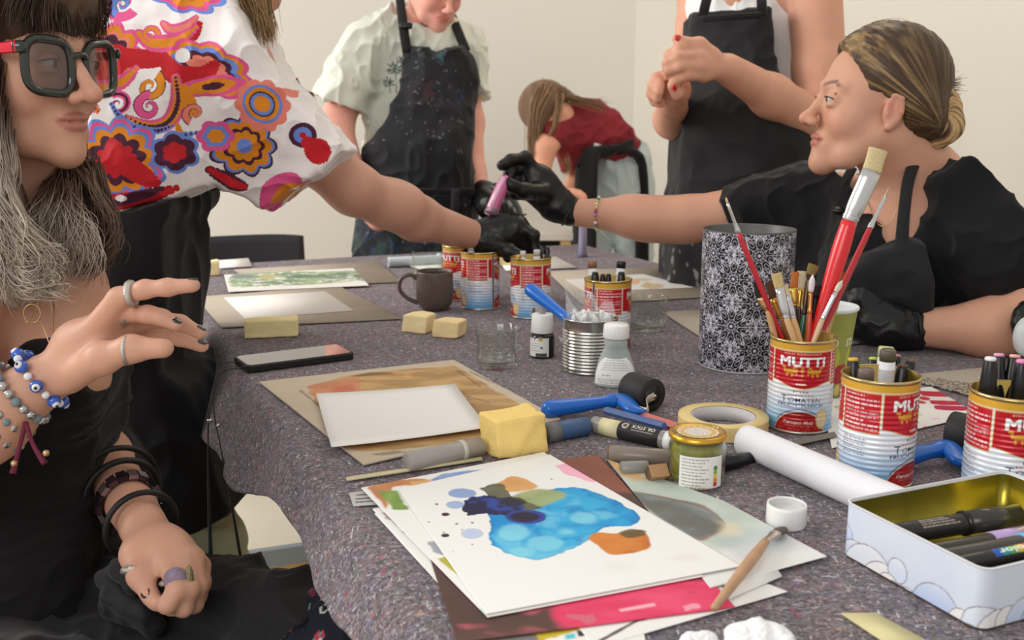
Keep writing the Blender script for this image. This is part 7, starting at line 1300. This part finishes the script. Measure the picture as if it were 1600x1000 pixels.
# ---------------------------------------------------------------- person bending over the side table
def bending():
    base = P(960, 500, 4.05); base[2] = 0; pr_ = person(base, 'person with long brown hair in maroon top bending over the side table')
    H = head(P(856, 178, 3.80), (-.55, .35, -.85), .95, up=(-.5, .2, .8)); g = H['g']; pr = list(H['pr'])+[rc(g(0, -.03, -.05), P(890, 190, 3.88), .05, .055, .03)]
    pr += [rc(P(895, 206, 3.92), P(940, 222, 3.99), .085, .085, .06), rc(P(940, 222, 3.99), P(958, 265, 4.02), .085, .10, .06)]; a = PP((870, 208, 3.80), (850, 232, 3.72), (843, 290, 3.70), (880, 305, 3.66)); pr += chain(a, [.052, .042, .036, .028], .03); pr += chain(PP((915, 205, 4.1), (905, 270, 4.0), (885, 310, 3.9)), [.05, .04, .03], .03); pr += fingers(P(878, 303, 3.66), PP((895, 298, 3.66), (896, 304, 3.65)), [PP((905, 300, 3.66), (912, 305, 3.66), (915, 309, 3.66)), PP((906, 306, 3.65), (911, 310, 3.65), (913, 314, 3.65))], (.010, .009, .009, .008))
    sculpt('body', pr, .0055*HQ, skin('skin_warm', (222, 160, 132)), pr_, colf=lambda V, N: np.tile(lin((222, 160, 132)), (len(V), 1)), base=base)
    t = [rc(P(888, 203, 3.90), P(948, 216, 3.98), .140, .150, .06), rc(P(948, 216, 3.98), P(958, 236, 4.0), .150, .14, .06), rc(P(866, 198, 3.80), P(858, 214, 3.77), .066, .066, .04), rc(P(880, 240, 3.9), P(892, 256, 3.9), .05, .04, .05)]
    sculpt('maroon_top', t, .005*HQ, cloth('maroon', (134, 38, 46)), pr_, disp=folds(.010, 7, (1, 1, 1), 2), cut=polycut([(848, 196), (868, 176), (895, 160), (930, 158), (962, 176), (985, 205), (996, 222), (990, 240), (976, 262), (940, 246), (905, 252), (880, 268), (858, 222)], 3.95), base=base)
    j = [rc(P(962, 262, 4.0), P(962, 290, 4.02), .145, .145, .06)]
    for x, x2 in ((-.075, -.10), (.075, .085)): b_ = P(962, 290, 4.02); j += [rc(b_+A3(x, 0, 0), A3(b_[0]+x2, b_[1]+.02, .5), .092, .072, .04), rc(A3(b_[0]+x2, b_[1]+.02, .5), A3(b_[0]+x2, b_[1]+.04, .09), .072, .062, .03)]
    sculpt('jeans', j, .0055*HQ, cloth('jeans_pale', (184, 196, 196)), pr_, disp=folds(.010, 7, (1, 1, .7), 5), base=base); s = smooth_tube([P(962, 262, 3.84), P(965, 300, 3.85), P(966, 340, 3.88)], [.004]*3, 8, 5, flat=.4); mk('jeans_seam', (s[0]-base, s[1]), cloth('jeans_seam', (158, 172, 174)), pr_)
    for q, r in (([(950, 240, 3.84), (922, 240, 3.80), (915, 300, 3.80), (912, 420, 3.85)], [.045, .065, .075, .080]), ([(965, 236, 3.84), (988, 236, 3.86), (1002, 270, 3.90), (1003, 420, 4.0)], [.03, .045, .05, .055])): s = smooth_tube([P(*a) for a in q], r, 12, 8, flat=.38, up=A3(1, 0, 0)); mk('apron_flap', (s[0]-base, s[1]), BLK, pr_)
    s = smooth_tube(PP((905, 262, 3.80), (935, 236, 3.79), (965, 232, 3.80), (990, 222, 3.86)), [.016]*4, 8, 6, flat=.4, up=A3(0, 0, 1)); mk('apron_belt', (s[0]-base, s[1]), BLK, pr_); s = rod(P(928, 226, 3.77), P(938, 229, 3.77), .008); mk('belt_tag', (s[0]-base, s[1]), M_('tag_white', (190, 184, 178)), pr_)
    sculpt('hair', [el(g(0, -.012, .04), A3(.086, .100, .092), H['M'], .02), rc(P(848, 165, 3.76), P(836, 215, 3.74), .05, .032, .03), rc(P(862, 152, 3.78), P(884, 176, 3.80), .05, .03, .03)], .005*HQ, hairm, pr_, colf=lambda V, N: mix(lin((88, 66, 48)), lin((140, 110, 84)), fbm(V*A3(100, 100, 12), 3)), base=base)
    rt = [(PP((850, 136, 3.72), (834+k, 170, 3.70), (829+k*1.5, 215, 3.70), (830+k*2, 260, 3.70)), (.012, .010), 40) for k in range(6)]+[(PP((872, 142, 3.74), (895, 155, 3.74), (930, 162, 3.76), (946, 176-k*6, 3.78)), (.012, .012), 14) for k in range(4)]+[(PP((884, 250, 3.78), (888, 262, 3.78), (882, 275, 3.78)), (.012, .006), 26), (PP((875, 150, 3.72), (868, 190, 3.70), (850, 225, 3.70)), (.014, .008), 30)]
    strands('loose_hair', rt, pr_, base, hairm, lambda c, t, rs: np.tile(lin((A3(150, 118, 88)*rs.uniform(.6, 1.3)).clip(0, 255)), (len(c), 1)), 2, .0012, 14, .003, 1); 
    for x in (-.1, .085): s = move(ball(A3(0, 0, 0), .05), np.diag([.9, 2.1, .75]), A3(base[0]+x, base[1]+.02, .04)); mk('shoe', (s[0]-base, s[1]), BLK, pr_)
bending()
# ---------------------------------------------------------------- standing person with clasped hands
def clasped():
    base = P(1185, 700, 2.38); base[2] = 0; pr_ = person(base, 'person in white sleeveless top and black apron clasping red-nailed hands')
    H = head(P(1165, -95, 2.30), (-.55, -.75, -.30), .95); g = H['g']; pr = list(H['pr'])
    pr += [rc(g(0, -.02, -.06), P(1172, -30, 2.38), .050, .055, .03), rc(P(1095, -20, 2.46), P(1258, -18, 2.26), .058, .060, .05), rc(P(1170, 40, 2.38), P(1168, 260, 2.38), .135, .125, .07, ((.4, 1, 0), .72)), rc(P(1168, 260, 2.38), P(1170, 380, 2.38), .13, .155, .06, ((.2, 1, 0), .75)), rc(P(1170, 380, 2.38), P(1170, 440, 2.38), .155, .15, .06)]
    a1 = PP((1272, -12, 2.20), (1281, 110, 2.19), (1284, 196, 2.18), (1205, 150, 2.08), (1137, 108, 1.99)); a2 = PP((1092, -10, 2.46), (1074, 110, 2.40), (1052, 186, 2.32), (1050, 160, 2.12)); pr += chain(a1, [.060, .056, .050, .042, .031], .025)+chain(a2, [.050, .040, .043, .031], .025)
    # upper hand wraps the lower fist
    pr += fingers(P(1132, 106, 1.985), PP((1094, 74, 1.95), (1092, 88, 1.935), (1094, 104, 1.935), (1100, 118, 1.95)), [PP((1062, 76, 1.925), (1046, 86, 1.94), (1044, 100, 1.97)), PP((1060, 90, 1.915), (1043, 98, 1.93), (1042, 112, 1.96)), PP((1064, 104, 1.915), (1046, 110, 1.93), (1046, 122, 1.96)), PP((1072, 118, 1.925), (1058, 124, 1.935), (1056, 134, 1.96))], (.0118, .0112, .0104, .0094), .006, .0150)
    pr += chain(PP((1112, 88, 1.96), (1092, 70, 1.945), (1070, 68, 1.935), (1057, 60, 1.93)), [.018, .014, .0115, .0092], .01)
    pr += [el(P(1052, 142, 2.02), (.034, .030, .030), k=.02), rc(P(1050, 160, 2.10), P(1052, 140, 2.03), .030, .030, .02)]; fs = [PP((1040, 118, 2.0), (1026, 122, 1.97), (1032, 134, 1.955)), PP((1032, 128, 2.0), (1021, 134, 1.97), (1030, 144, 1.955)), PP((1028, 140, 2.0), (1019, 146, 1.98), (1028, 154, 1.965)), PP((1030, 152, 2.01), (1024, 157, 1.99), (1032, 161, 1.98))]
    for q in fs: pr += chain(q, [.0125, .0115, .0100], .006)
    pr += chain(PP((1062, 150, 1.99), (1058, 146, 1.955), (1050, 134, 1.94)), [.015, .0125, .0100], .008)
    sculpt('body', pr, .0030*HQ, skin('skin_tan', (224, 164, 134)), pr_, colf=facecol(H, (212, 156, 130)), base=base); eyes(H, pr_, base)
    nail(pr_, base, P(1056, 61, 1.928), P(1068, 67, 1.935), (-.1, -1, .3), (206, 18, 30), 1.5); nail(pr_, base, P(1050, 134, 1.937), P(1057, 145, 1.955), (-.1, -1, .3), (214, 20, 34), 1.5)
    tk = [rc(P(1095, -20, 2.45), P(1240, -18, 2.30), .072, .072, .05), rc(P(1172, 30, 2.38), P(1170, 260, 2.38), .150, .138, .07, ((.4, 1, 0), .74))]
    def tcol(V, N):
        c = np.tile(lin((236, 234, 232)), (len(V), 1)); k = 2.22/F; X = V[:, 0]/k+800; Y = 500-(V[:, 2]-P(800, 500, 2.22)[2])/cp/k; m = (((X-1203)/14)**2+((Y-55)/26)**2); c[(m < 1) & (m > .55)] = lin((222, 90, 92)); c[(m < .5) & (np.abs(np.sin((X-1196)*.35+(Y-55)*.25)) > .55)] = lin((222, 90, 92)); return c
    sculpt('sleeveless_top', tk, .0036*HQ, cloth('top_white', (236, 234, 232), vc=True), pr_, disp=folds(.006, 9, (1, 1, .7), 3), colf=tcol, cut=polycut([(1090, -60), (1125, -10), (1180, -2), (1200, -60), (1232, -40), (1230, 20), (1236, 70), (1240, 135), (1250, 300), (1065, 300), (1072, 40)], 2.32), base=base)
    ap = [rc(P(1165, 40, 2.29), P(1160, 240, 2.27), .165, .18, .07, ((.4, 1, 0), .80)), rc(P(1160, 240, 2.27), P(1150, 400, 2.27), .18, .185, .07, ((.2, 1, 0), .85)), rc(P(1150, 400, 2.27), P(1150, 620, 2.27), .185, .17, .07, ((.2, 1, 0), .85))]
    def acol(V, N):
        c = np.tile(lin((27, 26, 28)), (len(V), 1)); k = 2.15/F; X = V[:, 0]/k+800; Y = 500-(V[:, 2]-P(800, 500, 2.15)[2])/cp/k; c = mix(c, lin((150, 150, 154)), ss(.66, .72, fbm(V*A3(90, 90, 50), 3))*((Y > 310) & (X < 1110))*.6); c = mix(c, lin((170, 170, 174)), ss(.60, .68, fbm(V*60+4, 3))*np.exp(-((Y-315+(X-1065)*-.3)/5)**2)*(X < 1180)*.6); return c
    sculpt('apron', ap, .0036*HQ, cloth('apron_black3', (30, 30, 33), vc=True, rough=.75), pr_, disp=folds(.009, 6, (1, 1, .8), 9), colf=acol, cut=polycut([(1089, 22), (1140, 20), (1194, 16), (1198, 70), (1204, 110), (1225, 150), (1262, 215), (1268, 280), (1262, 640), (1040, 640), (1048, 400), (1060, 300), (1066, 230), (1068, 170), (1078, 110), (1084, 60)], 2.20), base=base)
    for q in ([(1098, 26, 2.17), (1104, 0, 2.18), (1115, -40, 2.24)], [(1190, 24, 2.12), (1190, 0, 2.13), (1186, -40, 2.20)]): s = smooth_tube([P(*a) for a in q], [.011, .011, .011], 8, 6, flat=.25, up=A3(1, 0, 0)); mk('apron_strap', (s[0]-base, s[1]), BLK, pr_)
    s = smooth_tube(PP((1095, 30, 2.14), (1140, 27, 2.11), (1190, 24, 2.10)), [.007]*3, 8, 6, flat=.4, up=A3(0, 0, 1)); mk('apron_hem', (s[0]-base, s[1]), BLK, pr_)
    tr = []
    for x in (-.085, .085): tr += [rc(P(1170, 420, 2.38)+A3(x, 0, 0), A3(base[0]+x, base[1], .09), .11, .06, .05)]
    sculpt('trousers', tr, .007*HQ, BLK, pr_, base=base)
    for x in (-.1, .085): s = move(ball(A3(0, 0, 0), .05), np.diag([.9, 2.1, .75]), A3(base[0]+x, base[1]-.04, .04)); mk('shoe', (s[0]-base, s[1]), BLK, pr_)
    sculpt('hair', [el(g(0, -.015, .045), A3(.088, .105, .092), H['M'], .02), rc(g(.06, -.01, -.02), P(1118, -22, 2.22), .02, .012, .02)], .007*HQ, hairm, pr_, colf=lambda V, N: np.tile(lin((156, 128, 88)), (len(V), 1)), base=base)
clasped()
# ---------------------------------------------------------------- woman in profile, reaching across the table
def woman_bun():
    base = P(1450, 900, 1.76); base[2] = 0; pr_ = person(base, 'person with a low bun and black T-shirt reaching out in black gloves'); H = head(P(1363, 166, 1.62), (-1, .03, .15), .965, lid=.0035, jaw=.95, nose=.001); g = H['g']; pr = list(H['pr'])
    pr += [rc(g(0, -.030, -.055), P(1425, 270, 1.68), .052, .058, .03), rc(P(1395, 210, 1.63), P(1420, 280, 1.68), .050, .055, .03), rc(P(1315, 315, 1.84), P(1500, 312, 1.66), .048, .046, .05), rc(P(1425, 290, 1.70), P(1410, 340, 1.70), .07, .095, .05)]
    pr += [rc(P(1420, 410, 1.74), P(1430, 560, 1.80), .120, .110, .07, ((.7, .7, 0), .78)), el(P(1385, 410, 1.66), (.085, .075, .075), k=.05), rc(P(1430, 560, 1.80), P(1440, 700, 1.88), .14, .16, .06)]
    a1 = PP((1296, 315, 1.85), (1195, 325, 1.90), (1072, 343, 1.96), (985, 337, 1.99), (895, 332, 2.02)); pr += chain(a1, [.050, .050, .0435, .0375, .0265], .025); pr += [el(P(1020, 345, 1.975), (.055, .035, .040), k=.03)]
    a2 = PP((1512, 325, 1.64), (1572, 412, 1.57), (1622, 500, 1.52), (1545, 513, 1.53), (1430, 512, 1.56)); pr += chain(a2, [.050, .052, .048, .042, .0280], .025)
    def fc(V, N):
        c = facecol(H, (206, 154, 128), lip=(172, 94, 90), brow=(78, 56, 44))(V, N)
        for x, y, r in ((1312, 146, 1.3), (1293, 192, 1.0), (1280, 222, 1.1)): c[np.hypot((V[:, 0]-P(x, y, 1.56)[0]), (V[:, 2]-P(x, y, 1.56)[2])) < r/1000] = lin((104, 62, 44))
        return c
    sculpt('body', pr, .0026*HQ, skin('skin_peach', (206, 154, 128)), pr_, colf=fc, base=base); eyes(H, pr_, base, (84, 74, 60))
    # tee with V neck; drapes over both shoulders
    tee = [rc(P(1305, 302, 1.85), P(1515, 290, 1.64), .086, .088, .05), rc(P(1415, 380, 1.74), P(1430, 560, 1.80), .158, .152, .07, ((.7, .7, 0), .82)), el(P(1385, 415, 1.66), (.100, .090, .088), k=.05), rc(P(1430, 560, 1.80), P(1440, 700, 1.88), .16, .18, .06), rc(P(1290, 302, 1.85), P(1190, 330, 1.90), .086, .078, .04), rc(P(1270, 330, 1.86), P(1290, 420, 1.84), .08, .06, .05), rc(P(1522, 300, 1.62), P(1570, 390, 1.57), .080, .078, .05), rc(P(1570, 390, 1.57), P(1582, 418, 1.56), .078, .078, .05)]
    out = [(1160, 318), (1200, 290), (1250, 275), (1300, 255), (1318, 256), (1330, 280), (1338, 330), (1348, 394), (1392, 362), (1410, 310), (1420, 290, 1.65), (1448, 262, 1.65), (1470, 240, 1.65), (1490, 243, 1.62), (1528, 262, 1.60), (1560, 298, 1.58), (1600, 390, 1.55), (1650, 440, 1.55), (1530, 464, 1.55), (1522, 474, 1.58), (1560, 900), (1200, 900), (1230, 480), (1240, 410), (1166, 380), (1150, 320)]
    pc = polycut(out, 1.70)
    sculpt('t_shirt', tee, .0034*HQ, cloth('tee_black', (17, 16, 18), rough=.9), pr_, disp=folds(.008, 8, (1, 1, 1), 7), cut=pc, base=base)
    ap = [rc(P(1395, 430, 1.66), P(1420, 560, 1.72), .140, .135, .06, ((.7, .7, 0), .85)), rc(P(1420, 560, 1.72), P(1430, 760, 1.78), .14, .16, .06), el(P(1378, 418, 1.615), (.085, .075, .070), k=.05)]
    sculpt('apron', ap, .0036*HQ, cloth('apron_black4', (30, 30, 32), rough=.78), pr_, disp=folds(.007, 8, (1, 1, 1), 17), cut=polycut([(1345, 396), (1372, 380), (1400, 368), (1424, 372), (1432, 480), (1440, 800), (1290, 800), (1310, 480), (1320, 420)], 1.60), base=base)
    for q, r in (([(1408, 400, 1.535), (1412, 340, 1.555), (1420, 280, 1.585), (1438, 232, 1.62)], .0095), ([(1322, 400, 1.64), (1316, 340, 1.70), (1320, 290, 1.745), (1332, 262, 1.77)], .0085)): s = smooth_tube([P(*a) for a in q], [r*1.2, r, r, r], 8, 8, flat=.3, up=A3(1, 0, .1)); mk('apron_strap', (s[0]-base, s[1]), cloth('apron_black4', (30, 30, 32)), pr_)
    s = tube(PP((1312, 333, 1.695), (1312, 326, 1.70)), .012, 8, flat=.4, up=A3(1, 0, 0)); mk('strap_buckle', (s[0]-base, s[1]), blackp, pr_)
    s = smooth_tube(PP((1418, 262, 1.60), (1406, 310, 1.585), (1392, 345, 1.585), (1372, 350, 1.60), (1350, 300, 1.66)), [.0007]*5, 6, 8); mk('necklace', (s[0]-base, s[1]), mat('necklace_gold', (198, 168, 122), rough=.3, metal=.8), pr_)
    for q in ((-.036, -.010), (-.040, -.017)): s = ball(g(.083, q[1], q[0]), .0030, 10); mk('earring', (s[0]-base, s[1]), mat('pearl', (232, 226, 216), rough=.15, coat=.6), pr_)
    # hair swept back into a low bun
    M = H['M']; bun = P(1466, 176, 1.60)
    hp = [el(g(0, -.020, .050), A3(.0810, .0980, .0900), M, .015), el(g(0, .018, .080), A3(.054, .050, .032), M, .02), rc(g(.045, .030, .062), g(.066, -.045, .018), .022, .026, .02), rc(g(-.040, .024, .060), g(-.062, -.045, .018), .018, .024, .02), rc(g(.040, -.070, -.005), g(0, -.112, -.025), .034, .024, .03), rc(g(-.040, -.070, -.005), g(0, -.112, -.025), .034, .024, .03)]
    def flow(V): q = (V-H['O'])@M; return q
    bq = A3(.0, -.100, -.022)
    def hcol(V, N):
        q = flow(V); d = q-bq; a = np.arctan2(d[:, 2], d[:, 1]); r = np.linalg.norm(d, axis=1); st = fbm(np.stack([a*26+r*6, q[:, 0]*60, r*6], -1), 3); st2 = fbm(np.stack([a*70+r*10, q[:, 0]*120, r*4], -1), 2)
        front = ss(.55, 1.9, a)*ss(-.035, .05, q[:, 1]); gold = ss(.42, .66, st)*(.22+.78*np.exp(-((a-.55)/.34)**2)); c = mix(lin((52, 38, 30)), lin((84, 62, 44)), st2); return mix(c, mix(lin((118, 92, 58)), lin((186, 154, 106)), st2), gold*.8*(r < .25))
    def hdisp(V, N): q = flow(V); d = q-bq; a = np.arctan2(d[:, 2], d[:, 1]); r = np.linalg.norm(d, axis=1); return .0022*(fbm(np.stack([a*30+r*6, q[:, 0]*60, r*5], -1), 3)-.5)*2
    def hcut(G, X, Y, Z):                                           # hairline: forehead, temple and round the ear
        x = X-H['O'][0]; y = Y-H['O'][1]; z = Z-H['O'][2]; f_, r_, u_ = H['f'], H['r'], H['u']; yy = x*f_[0]+y*f_[1]+z*f_[2]; zz = x*u_[0]+y*u_[1]+z*u_[2]; S = H['S']; yy = yy/S; zz = zz/S
        line = np.minimum(.030-zz*.0+(zz-.02)*.62, .092); line = np.where(zz < .020, .012+(zz-.020)*1.4, line); line = np.where(zz < -.004, -.030+(zz+.004)*.4, line); s = (yy-line)*.7; return np.maximum(G, s)
    sculpt('hair', hp, .0020*HQ, hairm, pr_, colf=hcol, disp=hdisp, cut=hcut, base=base)
    bn = []
    for k in range(26): t = k/25*2*np.pi*1.12; R = A3(math.cos(t)*.021, 0, math.sin(t)*.036); bn.append(bun+R+A3(0, .012*math.sin(t*2), -.004))
    bp = chain(bn, [.0165+.003*math.sin(k*1.3) for k in range(26)], .006)+[el(bun, (.020, .022, .030), k=.01)]
    def bcol(V, N): d = V-bun; a = np.arctan2(d[:, 2], d[:, 0]); R = np.hypot(d[:, 0], d[:, 2]); ph = np.arctan2(d[:, 1], R-.030); tw = fbm(np.stack([np.cos(ph+a*1.6)*5, np.sin(ph+a*1.6)*5, a*.7], -1), 3); return mix(lin((66, 46, 32)), lin((196, 160, 112)), ss(.32, .66, tw))
    sculpt('hair_bun', bp, .0019*HQ, hairm, pr_, colf=bcol, disp=lambda V, N: .004*(fbm(np.stack([np.hypot((V-bun)[:, 0], (V-bun)[:, 2])*170+np.arctan2((V-bun)[:, 2], (V-bun)[:, 0])*2.5, (V-bun)[:, 1]*130, V[:, 0]*0], -1), 2)-.5), base=base)
    rt = [(PP((1462, 148, 1.60), (1474, 132, 1.60), (1486, 128+k*4, 1.60), (1498, 124+k*6, 1.60)), (.003, .007), 22) for k in range(4)]+[(PP((1470, 190, 1.6), (1486, 194, 1.6), (1504, 204, 1.6)), (.004, .004), 10), (PP((1335, 60, 1.60), (1362, 40, 1.60), (1395, 37, 1.60), (1430, 52, 1.60)), (.006, .004), 14)]
    for k in range(60): a = k/60; z0 = .030+.075*a; rt.append(([g(.062-.03*a, .036+.02*a, z0*.85+.020), g(.076-.012*a, .010, .052+.060*a), g(.083-.015*a, -.050, .040+.045*a), g(.045, -.105, .0+.02*a), g(.01, -.112, -.02)], (.003, .003), 9))
    strands('hair_strands', rt, pr_, base, hairm, lambda c, t, rs: np.tile(lin((A3(*[(96, 72, 50), (190, 156, 108), (70, 52, 38), (150, 118, 78)][rs.randint(4)])*rs.uniform(.85, 1.15)).clip(0, 255)), (len(c), 1)), 8, .00065, 18, .0012, 1.)
    # raised glove pinching a pink-filled marker barrel
    w_ = P(884, 328, 2.02); gp = [rc(P(893, 332, 2.02), P(868, 318, 2.02), .0285, .032, .02), rc(P(868, 318, 2.02), P(838, 282, 2.01), .034, .034, .02, ((0, 1, .2), .62)), el(P(845, 292, 2.01), (.036, .024, .040), k=.015)]
    gp += chain(PP((830, 262, 2.0), (822, 246, 1.99), (800, 249, 1.97), (785, 258, 1.955)), [.0155, .0120, .0112, .0105], .006)+chain(PP((836, 272, 2.03), (812, 264, 2.0), (797, 268, 1.975), (793, 280, 1.965)), [.015, .012, .011, .0105], .006)
    gp += chain(PP((832, 290, 2.03), (806, 282, 2.0), (796, 288, 1.98)), [.015, .0125, .011], .006)+chain(PP((838, 304, 2.03), (804, 300, 2.02), (783, 298, 2.03), (774, 292, 2.04)), [.0155, .0135, .012, .0105], .008)+chain(PP((850, 300, 1.99), (820, 298, 1.965), (800, 290, 1.95), (794, 284, 1.95)), [.019, .0145, .0115, .0100], .01)
    sculpt('glove', gp, .0024*HQ, GLV, pr_, disp=folds(.0016, 16, (1, 1, 1), 4), base=base); ring_of(P(890, 331, 2.02), P(893, 332, 2.02)-P(868, 318, 2.02), .0300, .0028, GLV, pr_, base, nm='glove_cuff')
    gp = fingers(P(1412, 512, 1.56), PP((1372, 490, 1.56), (1366, 500, 1.55), (1364, 512, 1.55), (1370, 524, 1.55)), [PP((1346, 480, 1.56), (1334, 484, 1.55), (1328, 496, 1.55)), PP((1342, 484, 1.58), (1328, 474, 1.58), (1318, 470, 1.58)), PP((1342, 500, 1.56), (1326, 492, 1.57), (1314, 488, 1.58)), PP((1348, 518, 1.56), (1336, 512, 1.56), (1330, 506, 1.57))], (.0130, .0120, .0110, .0100), .007, .0170)
    gp += [rc(P(1428, 512, 1.56), P(1395, 508, 1.56), .0310, .033, .02), el(P(1384, 500, 1.56), (.044, .030, .034), k=.02), el(P(1360, 470, 1.58), (.030, .025, .030), k=.02), rc(P(1352, 462, 1.58), P(1385, 452, 1.60), .024, .020, .02)]
    sculpt('glove', gp, .0026*HQ, GLV, pr_, disp=folds(.0034, 16, (1, 1, 1), 5), base=base); ring_of(P(1425, 512, 1.56), (1, 0, 0), .0325, .0028, GLV, pr_, base, nm='glove_cuff')
    # bracelet of letter beads
    c = P(935, 334, 2.005); ax = P(985, 337, 1.99)-P(895, 332, 2.02); x, y, z = frame_of(ax); cols_ = [(96, 110, 120), (170, 210, 120), (226, 216, 206), (226, 190, 120), (170, 70, 110), (150, 130, 190), (206, 120, 80), (232, 230, 226)]
    for k in range(26): a = k/26*6.283; s = ball(c+(x*math.cos(a)+y*math.sin(a))*.0325, .0036, 8); cc = cols_[k % 8]; mk('bracelet_bead', (s[0]-base, s[1]), mat('bead_%d_%d' % cc[:2], cc, rough=.2), pr_)
    s = smooth_tube(PP((934, 358, 1.98), (944, 366, 1.98), (954, 376, 1.98)), [.0006]*3, 6, 4); mk('bracelet_cord', (s[0]-base, s[1]), M_('cord_pale', (220, 206, 190)), pr_)
    # legs and stool
    tr = [rc(P(1440, 700, 1.88), P(1300, 760, 1.60), .12, .08, .05), rc(P(1300, 760, 1.60), A3(*P(1300, 760, 1.60)[:2], .08), .08, .05, .03), rc(P(1480, 720, 1.86), P(1480, 800, 1.50), .12, .08, .05), rc(P(1480, 800, 1.50), A3(*P(1480, 800, 1.50)[:2], .08), .08, .05, .03)]
    sculpt('trousers', tr, .008*HQ, BLK, pr_, base=base)
    # the held barrel
    a, b_ = P(791, 276, 1.955), P(766, 335, 1.935); t = thing('marker_barrel', a, 'pink ink-filled barrel held up in black gloved fingers', 'marker', None); s = rod(a, b_, .0125, prof=[(.009, 0), (.0115, .006), (.0128, .03), (.0128, np.linalg.norm(b_-a)-.004), (.011, np.linalg.norm(b_-a))], n=28); mk('barrel', (s[0]-a, s[1]), mat('pink_ink', (198, 96, 146), rough=.15, coat=.8), t)
    s = rod(a+(b_-a)*.02+A3(-.004, -.009, 0), a+(b_-a)*.92+A3(-.004, -.009, 0), .0055); mk('pale_core', (s[0]-a, s[1]), mat('pale_pink', (222, 178, 202), rough=.2), t); s = rod(b_+(a-b_)*.12, b_, .0131); mk('grey_end', (s[0]-a, s[1]), mat('smoke_plastic', (110, 100, 112), rough=.2), t)
woman_bun()
# glove of a further helper at the frame edge
def edge_glove():
    base = P(1640, 520, 1.50); pr_ = tag(sculpt('glove', fingers(P(1665, 500, 1.50), PP((1632, 488, 1.49), (1630, 500, 1.48), (1634, 512, 1.48)), [PP((1606, 484, 1.47), (1596, 492, 1.46), (1592, 506, 1.455)), PP((1604, 496, 1.47), (1594, 506, 1.46), (1592, 516, 1.455)), PP((1608, 510, 1.47), (1598, 520, 1.46), (1596, 530, 1.455))], (.013, .012, .011, .010), .008, .018), .003*HQ, GLV, disp=folds(.002, 16, (1, 1, 1), 6), base=base), 'black gloved fingertips at the picture edge by the seated woman\'s elbow', 'glove'); pr_.location = tuple(base)
edge_glove()
# ---------------------------------------------------------------- the seats of the two seated women
def seat_at(hip, rz, label, dz=0):
    c = chair((hip[0], hip[1], dz), rz, label); return c
h1 = P(20, 940, 1.22); h6 = P(1450, 700, 1.90)
seat_at(h1, D_(97), 'dark grey chair under the seated person in glasses', P(20, 985, 1.24)[2]-.105-.458)
seat_at(h6, D_(-46), 'dark grey chair under the seated person with the bun', 0)
